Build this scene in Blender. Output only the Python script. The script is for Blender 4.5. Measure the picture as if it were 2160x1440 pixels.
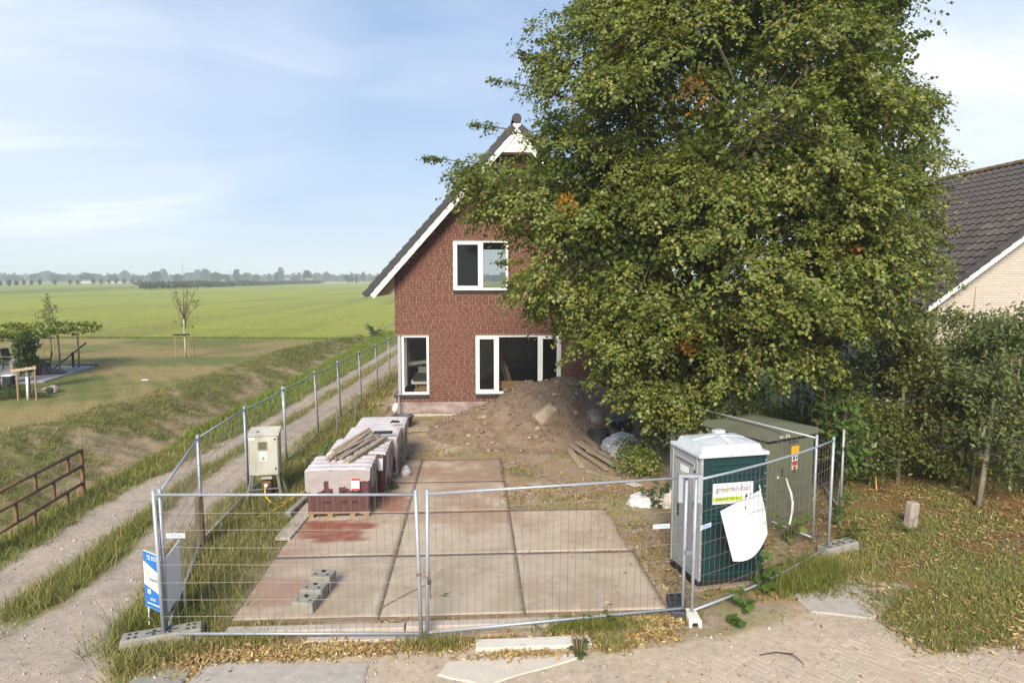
import bpy, bmesh, math, random
import numpy as np
from mathutils import Vector, Matrix, Euler
for o in list(bpy.data.objects): bpy.data.objects.remove(o)
SC = bpy.context.scene
COL = SC.collection
RD = random.Random(11)
NG = np.random.default_rng(11)
PI = math.pi
rad = math.radians

# ---------------------------------------------------------------- camera, sky, sun, exposure
CAM_H = 4.7
cam = bpy.data.objects.new('camera', bpy.data.cameras.new('camera'))
COL.objects.link(cam)
cam.location = (0, 0, CAM_H)
cam.data.sensor_width = 36; cam.data.lens = 24
cam.data.clip_start = 0.1; cam.data.clip_end = 9000
cam.rotation_euler = (rad(90) - math.atan(133/1440), 0, rad(-3.2))
SC.camera = cam

SUN_EL, SUN_AZ = rad(33), rad(194)          # azimuth clockwise from +Y: behind the camera, to its left
SKY_STRENGTH, SUN_STRENGTH, EXPOSURE = 0.10, 2.4, 1.56
world = bpy.data.worlds.new('World'); SC.world = world
world.use_nodes = True
wt = world.node_tree; wn, wl = wt.nodes, wt.links
wn.clear()
def wnode(t, **kw):
    n = wn.new(t)
    for k, v in kw.items(): setattr(n, k, v)
    return n
w_out = wnode('ShaderNodeOutputWorld')
w_bg = wnode('ShaderNodeBackground'); w_bg.inputs['Strength'].default_value = SKY_STRENGTH
wl.new(w_bg.outputs[0], w_out.inputs['Surface'])
w_sky = wnode('ShaderNodeTexSky', sky_type='NISHITA', sun_disc=False, sun_elevation=SUN_EL, sun_rotation=SUN_AZ,
              air_density=1.0, dust_density=0.7, ozone_density=3.0, altitude=0)
w_geo = wnode('ShaderNodeTexCoord')
def wmath(op, a, b=None, c=None, clamp=False):
    n = wnode('ShaderNodeMath', operation=op); n.use_clamp = clamp
    for i, v in enumerate((a, b, c)):
        if v is None: continue
        if isinstance(v, (int, float)): n.inputs[i].default_value = v
        else: wl.new(v, n.inputs[i])
    return n.outputs[0]
w_sep = wnode('ShaderNodeSeparateXYZ'); wl.new(w_geo.outputs['Generated'], w_sep.inputs[0])
w_z = wmath('MAXIMUM', w_sep.outputs['Z'], 0.0)
# a cloud sheet: the view direction projected on a plane high above
w_den = wmath('ADD', w_z, 0.12)
w_comb = wnode('ShaderNodeCombineXYZ')
wl.new(wmath('DIVIDE', w_sep.outputs['X'], w_den), w_comb.inputs['X'])
wl.new(wmath('DIVIDE', w_sep.outputs['Y'], w_den), w_comb.inputs['Y'])
def wnoise(scale, loc, rot, detail=6, rough=0.55, dist=0.3):
    m = wnode('ShaderNodeMapping'); m.inputs['Scale'].default_value = scale; m.inputs['Location'].default_value = loc
    m.inputs['Rotation'].default_value = (0, 0, rot)
    wl.new(w_comb.outputs[0], m.inputs['Vector'])
    n = wnode('ShaderNodeTexNoise'); n.inputs['Scale'].default_value = 1; n.inputs['Detail'].default_value = detail
    n.inputs['Roughness'].default_value = rough; n.inputs['Distortion'].default_value = dist
    wl.new(m.outputs[0], n.inputs['Vector'])
    return n.outputs['Fac']
def wramp(v, a, b, lo=0.0, hi=1.0):
    n = wnode('ShaderNodeMapRange', interpolation_type='SMOOTHSTEP')
    n.inputs['From Min'].default_value = a; n.inputs['From Max'].default_value = b
    n.inputs['To Min'].default_value = lo; n.inputs['To Max'].default_value = hi
    wl.new(v, n.inputs['Value']); return n.outputs[0]
def wspot(d, a, b):                       # soft patch of cloud round one direction
    n = wnode('ShaderNodeVectorMath', operation='DOT_PRODUCT'); n.inputs[1].default_value = Vector(d).normalized()
    wl.new(w_geo.outputs['Generated'], n.inputs[0]); return wramp(n.outputs['Value'], a, b)
c_warp = wnoise((0.5, 0.9, 1), (5.3, 1.1, 0), rad(-20), 3, 0.5, 0.5)
c_broad = wramp(wnoise((0.40, 0.75, 1), (3.1, 0.4, 0), rad(-22), 4, 0.48, 0.9), 0.45, 0.80, 0.0, 0.36)
c_wisp = wramp(wnoise((0.75, 1.25, 1), (0.7, 2.9, 0), rad(-30), 7, 0.52, 0.7), 0.40, 0.80)
w_bend = wmath('MULTIPLY', wmath('SUBTRACT', c_warp, 0.5), 0.055)
def wspot2(d, a, b):                      # cloud patch with a ragged border
    n = wnode('ShaderNodeVectorMath', operation='DOT_PRODUCT'); n.inputs[1].default_value = Vector(d).normalized()
    wl.new(w_geo.outputs['Generated'], n.inputs[0]); return wramp(wmath('ADD', n.outputs['Value'], w_bend), a, b)
patch = wmath('MAXIMUM', wspot2((-0.64, 1.0, 0.27), 0.945, 1.0), wspot2((0.86, 1.0, 0.24), 0.90, 0.99))
patch = wmath('MAXIMUM', patch, wmath('MULTIPLY', wspot2((-0.40, 1.0, 0.37), 0.955, 1.0), 0.6))
c_patch = wmath('MULTIPLY', patch, wmath('ADD', wmath('MULTIPLY', c_wisp, 0.75), 0.48))
c_hor = wramp(w_z, 0.0, 0.10, 0.25, 0.0)
cloud = wmath('MINIMUM', wmath('ADD', wmath('MAXIMUM', wmath('ADD', c_broad, wmath('MULTIPLY', c_wisp, 0.16)), c_patch), c_hor), 0.94)
# thin veil of high haze: evens out the clear sky
w_top = wramp(w_z, 0.02, 0.50, 0.0, 1.0)
w_vc = wnode('ShaderNodeMix', data_type='RGBA'); wl.new(w_top, w_vc.inputs['Factor'])
w_vc.inputs[6].default_value = (1.6, 2.1, 3.0, 1); w_vc.inputs[7].default_value = (0.66, 1.24, 2.35, 1)
w_veil = wnode('ShaderNodeMix', data_type='RGBA'); w_veil.inputs['Factor'].default_value = .90
wl.new(w_sky.outputs[0], w_veil.inputs[6]); wl.new(w_vc.outputs[2], w_veil.inputs[7])
w_mix = wnode('ShaderNodeMix', data_type='RGBA')
wl.new(cloud, w_mix.inputs['Factor']); wl.new(w_veil.outputs[2], w_mix.inputs[6])
w_mix.inputs[7].default_value = (3.7, 3.85, 4.1, 1)
wl.new(w_mix.outputs[2], w_bg.inputs['Color'])

sun = bpy.data.objects.new('sun', bpy.data.lights.new('sun', 'SUN')); COL.objects.link(sun)
sun.data.energy = SUN_STRENGTH; sun.data.angle = rad(22); sun.data.color = (1.0, 0.90, 0.75)
sd = Vector((math.sin(SUN_AZ)*math.cos(SUN_EL), math.cos(SUN_AZ)*math.cos(SUN_EL), math.sin(SUN_EL)))
sun.rotation_euler = sd.to_track_quat('Z', 'Y').to_euler(); sun.location = sd*40
vs = SC.view_settings
vs.view_transform = 'Standard'; vs.look = 'None'; vs.exposure = EXPOSURE; vs.gamma = 1; vs.use_curve_mapping = False
SC.cycles.max_bounces = 6; SC.cycles.diffuse_bounces = 3; SC.cycles.glossy_bounces = 2; SC.cycles.transmission_bounces = 4
SC.cycles.transparent_max_bounces = 8; SC.cycles.volume_bounces = 1; SC.cycles.caustics_reflective = False; SC.cycles.caustics_refractive = False
SC.cycles.use_denoising = True

# ---------------------------------------------------------------- helpers
def hash2(ix, iy, seed):
    n = (ix.astype(np.int64)*374761393 + iy.astype(np.int64)*668265263 + seed*1442695041) & 0xffffffff
    n = ((n ^ (n >> 13))*1274126177) & 0xffffffff
    return ((n ^ (n >> 16)) & 0xffff)/65535.0
def vnoise(x, y, seed=0):
    ix, iy = np.floor(x), np.floor(y); fx, fy = x-ix, y-iy
    fx, fy = fx*fx*(3-2*fx), fy*fy*(3-2*fy)
    a, b, c, d = hash2(ix, iy, seed), hash2(ix+1, iy, seed), hash2(ix, iy+1, seed), hash2(ix+1, iy+1, seed)
    return (a*(1-fx)+b*fx)*(1-fy) + (c*(1-fx)+d*fx)*fy
def fbm(x, y, seed=0, octaves=4, rough=0.5):
    x = np.asarray(x, float); y = np.asarray(y, float)
    s, a, t = 0, 1.0, 0
    for k in range(octaves):
        s = s + a*vnoise(x*2**k + 17.3*k, y*2**k - 9.1*k, seed+k); t += a; a *= rough
    return s/t
def sstep(a, b, v):
    t = np.clip((v-a)/(b-a), 0, 1); return t*t*(3-2*t)

def mk(name, verts, faces, mat=None, parent=None, smooth=False, midx=None, attr=None, loc=None):
    me = bpy.data.meshes.new(name)
    if isinstance(faces, np.ndarray):
        nv, nf, k = len(verts), len(faces), faces.shape[1]
        me.vertices.add(nv); me.vertices.foreach_set('co', np.asarray(verts, np.float32).ravel())
        me.loops.add(nf*k); me.loops.foreach_set('vertex_index', faces.astype(np.int32).ravel())
        me.polygons.add(nf); me.polygons.foreach_set('loop_start', np.arange(0, nf*k, k, dtype=np.int32))
        me.update(calc_edges=True)
    else:
        me.from_pydata([tuple(v) for v in verts], [], faces); me.update()
    for m in (mat if isinstance(mat, (list, tuple)) else [mat]):
        if m: me.materials.append(m)
    if midx is not None: me.polygons.foreach_set('material_index', np.asarray(midx, np.int32))
    if smooth: me.polygons.foreach_set('use_smooth', np.ones(len(me.polygons), bool))
    if attr is not None:                      # per-vertex real surface colour
        a = me.color_attributes.new('tint', 'FLOAT_COLOR', 'POINT')
        c = np.ones((len(me.vertices), 4), np.float32); c[:, :3] = attr
        a.data.foreach_set('color', c.ravel())
    return link(name, me, parent, loc)
def link(name, me, parent=None, loc=None, rot=None, scale=None):
    o = bpy.data.objects.new(name, me); COL.objects.link(o)
    if parent: o.parent = parent
    if loc is not None: o.location = loc
    if rot is not None: o.rotation_euler = rot
    if scale is not None: o.scale = scale
    return o
def tag(o, label=None, cat=None, group=None, kind=None):
    if label: o['label'] = label
    if cat: o['category'] = cat
    if group: o['group'] = group
    if kind: o['kind'] = kind
    return o
ROOTM = {}
def thing(name, label, cat, loc=(0, 0, 0), rz=0.0, group=None):
    o = bpy.data.objects.new(name, None); COL.objects.link(o)
    o.empty_display_size = 0.2
    o.location = loc; o.rotation_euler = (0, 0, rz)
    return tag(o, label, cat, group)
def copy_tree(o, parent=None):
    c = o.copy(); COL.objects.link(c)
    if parent: c.parent = parent
    for ch in list(o.children): copy_tree(ch, c)
    return c

class MB:
    """collects simple solids, links them as one mesh object"""
    def __init__(s): s.v, s.f, s.m, s.t = [], [], [], []
    def add(s, v, f, m=0, tint=None):
        n = len(s.v); s.v += [tuple(p) for p in v]; s.f += [tuple(i+n for i in q) for q in f]; s.m += [m]*len(f)
        s.t += [tint or (1, 1, 1)]*len(v); return s
    def box(s, x0, x1, y0, y1, z0, z1, m=0, M=None, tint=None):
        v = [Vector((x, y, z)) for z in (z0, z1) for x, y in ((x0, y0), (x1, y0), (x1, y1), (x0, y1))]
        if M: v = [M @ p for p in v]
        return s.add(v, [(3, 2, 1, 0), (4, 5, 6, 7), (0, 1, 5, 4), (1, 2, 6, 5), (2, 3, 7, 6), (3, 0, 4, 7)], m, tint)
    def bbox(s, x0, x1, y0, y1, z0, z1, b=0.01, m=0, M=None):
        """box with chamfered vertical and top edges"""
        def ring(d, z): return [(x0+d, y0+b), (x0+b, y0+d), (x1-b, y0+d), (x1-d, y0+b), (x1-d, y1-b), (x1-b, y1-d), (x0+b, y1-d), (x0+d, y1-b)], z
        v = []
        for (r, z) in (ring(0, z0), ring(0, z1-b), ring(b*0.9, z1)):
            v += [Vector((x, y, z)) for x, y in r]
        if M: v = [M @ p for p in v]
        f = [tuple(reversed(range(8))), tuple(range(16, 24))]
        for k in (0, 8):
            for i in range(8): f.append((k+i, k+(i+1) % 8, k+8+(i+1) % 8, k+8+i))
        return s.add(v, f, m)
    def tube(s, pts, r, n=6, m=0, cap=True):
        pts = [Vector(p) for p in pts]; k = len(pts)
        rr = r if isinstance(r, (list, tuple)) else [r]*k
        v, f = [], []
        ref = None
        for i, p in enumerate(pts):
            d = (pts[min(i+1, k-1)]-pts[max(i-1, 0)])
            d = d.normalized() if d.length > 1e-9 else Vector((0, 0, 1))
            if ref is None: ref = Vector((0, 0, 1)) if abs(d.z) < 0.9 else Vector((1, 0, 0))
            a = (ref - d*ref.dot(d)); a = a.normalized() if a.length > 1e-6 else d.orthogonal().normalized()
            ref = a; b = d.cross(a)
            for j in range(n):
                t = 2*PI*j/n; v.append(p + (a*math.cos(t)+b*math.sin(t))*rr[i])
        for i in range(k-1):
            for j in range(n): f.append((i*n+j, i*n+(j+1) % n, (i+1)*n+(j+1) % n, (i+1)*n+j))
        if cap: f += [tuple(reversed(range(n))), tuple(range((k-1)*n, k*n))]
        return s.add(v, f, m)
    def bar(s, p0, p1, w, h, m=0, up=(0, 0, 1)):
        p0, p1 = Vector(p0), Vector(p1); d = (p1-p0).normalized(); u = Vector(up)
        if abs(d.dot(u)) > 0.98: u = Vector((0, 1, 0))
        a = d.cross(u).normalized()*w/2; b = a.cross(d).normalized()*h/2
        v = [p + sx*a + sy*b for p in (p0, p1) for sx, sy in ((-1, -1), (1, -1), (1, 1), (-1, 1))]
        return s.add(v, [(3, 2, 1, 0), (4, 5, 6, 7), (0, 1, 5, 4), (1, 2, 6, 5), (2, 3, 7, 6), (3, 0, 4, 7)], m)
    def prism(s, poly, ext, m=0):
        """polygon (3D points) extruded along a vector"""
        n = len(poly); e = Vector(ext); v = [Vector(p) for p in poly]; v += [p+e for p in v[:n]]
        f = [tuple(reversed(range(n))), tuple(range(n, 2*n))] + [(i, (i+1) % n, n+(i+1) % n, n+i) for i in range(n)]
        return s.add(v, f, m)
    def lathe(s, prof, n=16, c=(0, 0, 0), m=0, M=None):
        v, f = [], []
        for r, z in prof:
            for j in range(n):
                p = Vector((r*math.cos(2*PI*j/n), r*math.sin(2*PI*j/n), z))
                v.append((M @ p if M else p) + Vector(c))
        for i in range(len(prof)-1):
            for j in range(n): f.append((i*n+j, i*n+(j+1) % n, (i+1)*n+(j+1) % n, (i+1)*n+j))
        return s.add(v, f, m)
    def build(s, name, mat, parent=None, smooth=False, world=False, tint=False, loc=None):
        v = s.v
        if world and parent:
            Mi = (Matrix.Translation(parent.location) @ parent.rotation_euler.to_matrix().to_4x4()).inverted()
            v = [Mi @ Vector(p) for p in v]
        return mk(name, v, s.f, mat, parent, smooth, s.m if isinstance(mat, (list, tuple)) else None, np.array(s.t) if tint else None, loc)

def cells(name, polys_v, faces_k, k, mat, tint, parent=None):
    """numpy leaf/blade soups: polys_v (N, P, 3), faces_k (F, k) within one piece, tint (N, 3)"""
    N, P = polys_v.shape[:2]
    f = (faces_k[None] + (np.arange(N)*P)[:, None, None]).reshape(-1, k)
    return mk(name, polys_v.reshape(-1, 3), f, mat, parent, False, None, np.repeat(tint, P, axis=0))

# ---------------------------------------------------------------- materials
MATS = {}
def mat(name, col, rough=0.8, var=0.12, scale=6.0, bump=0.0, bscale=40.0, metal=0.0, col2=None, attr=False, spec=0.3,
        stain=None, rnd=0.0, streak=None, detail=5):
    """principled material: noise-varied colour, fine relief, optional second colour in patches, optional per-piece tint"""
    if name in MATS: return MATS[name]
    m = bpy.data.materials.new(name); m.use_nodes = True; MATS[name] = m
    nt = m.node_tree; N, L = nt.nodes, nt.links
    b = N['Principled BSDF']; b.inputs['Roughness'].default_value = rough; b.inputs['Metallic'].default_value = metal
    b.inputs['Specular IOR Level'].default_value = spec
    geo = N.new('ShaderNodeNewGeometry'); src = geo.outputs['Position']
    def noise(sc, det=detail, rg=0.6):
        n = N.new('ShaderNodeTexNoise'); n.inputs['Detail'].default_value = det; n.inputs['Roughness'].default_value = rg
        if isinstance(sc, (tuple, list)):
            mp = N.new('ShaderNodeMapping'); mp.inputs['Scale'].default_value = sc; L.new(src, mp.inputs['Vector']); L.new(mp.outputs[0], n.inputs['Vector'])
            n.inputs['Scale'].default_value = 1
        else: n.inputs['Scale'].default_value = sc; L.new(src, n.inputs['Vector'])
        return n.outputs['Fac']
    def mixrgb(f, a, c, mode='MIX'):
        n = N.new('ShaderNodeMix'); n.data_type = 'RGBA'; n.blend_type = mode
        for s, v in ((n.inputs['Factor'], f), (n.inputs[6], a), (n.inputs[7], c)):
            if hasattr(v, 'links') or hasattr(v, 'is_linked'): L.new(v, s)
            elif isinstance(v, (int, float)): s.default_value = v
            else: s.default_value = (*v, 1)
        return n.outputs[2]
    def rng(v, a, c, lo, hi):
        n = N.new('ShaderNodeMapRange'); n.inputs['From Min'].default_value = a; n.inputs['From Max'].default_value = c
        n.inputs['To Min'].default_value = lo; n.inputs['To Max'].default_value = hi; L.new(v, n.inputs['Value']); return n.outputs[0]
    c = tuple(col)
    if attr:
        at = N.new('ShaderNodeAttribute'); at.attribute_name = 'tint'
        c = mixrgb(1.0, c, at.outputs['Color'], 'MULTIPLY') if col != (1, 1, 1) else at.outputs['Color']
    if col2 is not None: c = mixrgb(rng(noise(scale*0.6), 0.38, 0.66, 0, 1), c, col2)
    if stain is not None:
        sc, sa, sb, scol = stain; c = mixrgb(rng(noise(sc), sa, sb, 0, 1), c, scol)
    if streak is not None:
        sc, sa, sb, scol = streak; c = mixrgb(rng(noise(sc), sa, sb, 0, 1), c, scol)
    if var:
        v = rng(noise(scale), 0.25, 0.75, 1-var, 1+var)
        if rnd:
            oi = N.new('ShaderNodeObjectInfo'); mm = N.new('ShaderNodeMath'); mm.operation = 'MULTIPLY'
            L.new(v, mm.inputs[0]); L.new(rng(oi.outputs['Random'], 0, 1, 1-rnd, 1+rnd), mm.inputs[1]); v = mm.outputs[0]
        vm = N.new('ShaderNodeVectorMath'); vm.operation = 'SCALE'
        if isinstance(c, tuple): vm.inputs[0].default_value = c
        else: L.new(c, vm.inputs[0])
        L.new(v, vm.inputs['Scale']); c = vm.outputs[0]
    if isinstance(c, tuple): b.inputs['Base Color'].default_value = (*c, 1)
    else: L.new(c, b.inputs['Base Color'])
    if bump:
        bp = N.new('ShaderNodeBump'); bp.inputs['Strength'].default_value = bump; bp.inputs['Distance'].default_value = 0.02
        L.new(noise(bscale, 4), bp.inputs['Height']); L.new(bp.outputs[0], b.inputs['Normal'])
    return m
def leafmat(name, trans=0.3, rough=0.5, spec=0.35):
    m = bpy.data.materials.new(name); m.use_nodes = True; MATS[name] = m
    nt = m.node_tree; N, L = nt.nodes, nt.links
    b = N['Principled BSDF']; b.inputs['Roughness'].default_value = rough; b.inputs['Specular IOR Level'].default_value = spec
    at = N.new('ShaderNodeAttribute'); at.attribute_name = 'tint'
    L.new(at.outputs['Color'], b.inputs['Base Color'])
    t = N.new('ShaderNodeBsdfTranslucent'); vm = N.new('ShaderNodeVectorMath'); vm.operation = 'MULTIPLY'; vm.inputs[1].default_value = (1.1, 1.25, 0.6)
    L.new(at.outputs['Color'], vm.inputs[0]); L.new(vm.outputs[0], t.inputs['Color'])
    mx = N.new('ShaderNodeMixShader'); mx.inputs[0].default_value = trans
    L.new(b.outputs[0], mx.inputs[1]); L.new(t.outputs[0], mx.inputs[2])
    L.new(mx.outputs[0], N['Material Output'].inputs['Surface'])
    return m
M_GROUND = mat('ground_surface', (1, 1, 1), 0.95, 0.22, 9.0, 0.5, 45.0, attr=True, spec=0.1, detail=8)
M_FIELD = mat('field_surface', (1, 1, 1), 0.95, 0.10, 0.25, 0.3, 8.0, attr=True, spec=0.1)
M_GRASS = leafmat('grass_blade', 0.25, 0.6, 0.25)
M_LEAF = leafmat('leaf', 0.38, 0.42, 0.4)
M_LITTER = leafmat('dry_leaf', 0.15, 0.8, 0.1)
M_BARK = mat('bark', (0.11, 0.085, 0.06), 0.95, 0.35, 14, 0.7, 30, col2=(0.16, 0.14, 0.10))
M_BARKPALE = mat('bark_pale', (0.24, 0.21, 0.15), 0.95, 0.25, 14, 0.5, 30)
M_SLAB = mat('slab_concrete', (1, 1, 1), 0.9, 0.10, 3.0, 0.25, 90, attr=True, spec=0.2, stain=(70.0, 0.63, 0.75, (0.2, 0.17, 0.14)))
M_STEELEDGE = mat('slab_steel_edge', (0.19, 0.145, 0.11), 0.8, 0.25, 9, 0.2, 60)
M_CONC = mat('concrete', (0.40, 0.36, 0.31), 0.92, 0.16, 7, 0.35, 70, stain=(9.0, 0.55, 0.8, (0.28, 0.25, 0.2)))
M_CONCGREY = mat('concrete_grey', (0.27, 0.26, 0.22), 0.92, 0.18, 7, 0.35, 70, stain=(9.0, 0.55, 0.8, (0.19, 0.18, 0.14)))
M_GALV = mat('galvanised_steel', (0.36, 0.39, 0.43), 0.5, 0.12, 12, 0.0, 40, metal=0.35, spec=0.5)
M_GALVDK = mat('weathered_steel', (0.20, 0.22, 0.24), 0.6, 0.15, 12, metal=0.3)
M_WIRE = mat('fence_wire', (0.20, 0.17, 0.15), 0.6, 0.2, 3, metal=0.35)
M_RUST = mat('rusty_steel', (0.20, 0.115, 0.06), 0.85, 0.3, 8, 0.3, 60, col2=(0.13, 0.075, 0.045))
M_WHITE = mat('white_paint', (0.78, 0.77, 0.74), 0.55, 0.04, 3)
M_WHITEPL = mat('white_plastic', (0.74, 0.75, 0.78), 0.45, 0.04, 2)
M_BLACK = mat('black_matt', (0.018, 0.018, 0.02), 0.6, 0.1, 5)
M_DARKGREY = mat('dark_grey', (0.05, 0.05, 0.055), 0.65, 0.15, 6)
M_WOOD = mat('weathered_wood', (0.33, 0.255, 0.175), 0.9, 0.2, 5, 0.4, 60, col2=(0.40, 0.33, 0.25), rnd=0.18, streak=((40, 3, 40), 0.5, 0.75, (0.2, 0.15, 0.1)))
M_STAKE = mat('stake_wood', (0.30, 0.19, 0.10), 0.9, 0.2, 8, rnd=0.1)
M_DIRT = mat('heap_dirt', (0.195, 0.138, 0.092), 0.97, 0.28, 3.0, 0.9, 28, col2=(0.225, 0.17, 0.12), spec=0.1, detail=9)
M_ROCK = mat('boulder_rock', (0.36, 0.28, 0.19), 0.95, 0.22, 5, 0.7, 18, col2=(0.42, 0.35, 0.26))
M_BRICK = mat('red_brick', (0.138, 0.058, 0.041), 0.9, 0.12, 14, 0.15, 90, attr=True, spec=0.15)
M_MORTAR = mat('pink_mortar', (0.38, 0.265, 0.21), 0.95, 0.08, 8, 0.2, 90, spec=0.1)
M_SILL = mat('black_glazed_brick', (0.035, 0.037, 0.045), 0.4, 0.2, 20, rnd=0.2)
M_TILE = mat('anthracite_tile', (0.050, 0.050, 0.056), 0.7, 0.15, 5, 0.15, 60, rnd=0.12)
M_OLDTILE = mat('weathered_brown_tile', (0.082, 0.071, 0.066), 0.85, 0.2, 4, 0.25, 50, attr=True, rnd=0.14, stain=(28.0, 0.66, 0.74, (0.22, 0.21, 0.18)))
M_RIDGEMOSS = mat('mossy_ridge_tile', (0.16, 0.105, 0.055), 0.9, 0.25, 6, 0.3, 40, rnd=0.2)
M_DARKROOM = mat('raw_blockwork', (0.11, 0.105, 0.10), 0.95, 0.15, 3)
M_TIMBER = mat('fresh_timber', (0.42, 0.27, 0.13), 0.8, 0.12, 5)
def glassmat(name, tint, alpha, rough=0.03):
    m = bpy.data.materials.new(name); m.use_nodes = True
    b = m.node_tree.nodes['Principled BSDF']; b.inputs['Base Color'].default_value = (*tint, 1); b.inputs['Roughness'].default_value = rough
    b.inputs['Alpha'].default_value = alpha; b.inputs['Specular IOR Level'].default_value = 0.5; return m
M_GLASS = glassmat('window_glass', (0.02, 0.022, 0.022), 0.22)
M_GLASSDK = glassmat('dark_window_glass', (0.012, 0.012, 0.011), 0.72)
def flat(name, col, rough=0.5): return mat(name, col, rough, 0.03, 3)

# ---------------------------------------------------------------- terrain
YS = [5, 8.0, 9.7, 11.3, 14.3, 16.5, 19, 25, 34, 39, 50, 60, 4000]
def interp(v): return lambda y: np.interp(y, YS, v)
L1 = interp([-9.5, -8.3, -7.8, -7.75, -7.8, -7.55, -7.3, -6.85, -6.3, -6.0, -5.6, -5.3, -5.3])
R1 = interp([-6.1, -6.6, -6.7, -6.66, -6.7, -6.8, -6.6, -6.2, -5.75, -5.45, -5.0, -4.7, -4.7])
L2 = interp([-6.5, -6.45, -5.98, -5.86, -6.25, -6.3, -6.2, -5.75, -5.1, -4.9, -4.5, -4.2, -4.2])
R2 = interp([-3.9, -4.5, -4.95, -5.4, -5.35, -5.2, -5.07, -4.8, -4.3, -4.1, -3.8, -3.6, -3.6])
YD = [0, 11, 20.9, 23.7, 27.3, 34, 45, 51, 57, 60, 4000]
def DT(y): return np.interp(y, YD, [-14.9, -14.6, -14.2, -13.7, -13.05, -12.8, -12.3, -10.9, -9.0, -8.6, -8.6])   # lawn edge of the ditch
def DB(y): return np.interp(y, YD, [-8.7, -8.6, -8.6, -8.55, -8.5, -8.3, -8.0, -7.9, -7.8, -7.8, -7.8])             # track edge of the ditch
def bump(x, y):
    return (fbm(x*0.5, y*0.5, 3, 3)-0.5)*0.05 + (fbm(x*3, y*3, 5, 3)-0.5)*0.03
def tz(x, y):
    x = np.asarray(x, float); y = np.asarray(y, float)
    t, b = DT(y), DB(y); w = b-t
    d = 0.15 + 1.0*np.clip((60-y)/30, 0, 1)*np.clip(w/4.5, 0, 1)
    bot = b - 0.9
    z = -d*sstep(t-0.2, bot-0.5, x)*(1-sstep(bot, b+0.15, x))
    near = np.clip(1-(np.hypot(x, y-18)-22)/30, 0, 1)
    rough = sstep(t-0.5, t+0.6, x)*(1-sstep(b-0.2, b+0.4, x))
    z = z + (fbm(x*1.3, y*1.3, 23, 4)-0.5)*0.34*rough
    yard = ((x > -3.5) & (x < 3.2) & (y > 8.6) & (y < 20))
    return z + bump(x, y)*near*np.where(yard, 0.35, 1.0)
CC = dict(gravel=(.37, .305, .245), dust=(.465, .375, .272), dirt=(.30, .23, .165), litter=(.30, .19, .075), grass=(.16, .165, .045),
          dry=(.29, .235, .105), bankg=(.15, .15, .045), bankd=(.285, .215, .135), lawnd=(.27, .21, .09), lawng=(.13, .15, .045),
          field=(.262, .285, .052), fieldd=(.205, .22, .048), straw=(.36, .30, .14), shade=(.15, .11, .055))
CC = {k: np.array(v) for k, v in CC.items()}
def lerp(a, b, t): return a + (b-a)*np.asarray(t)[..., None]
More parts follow.
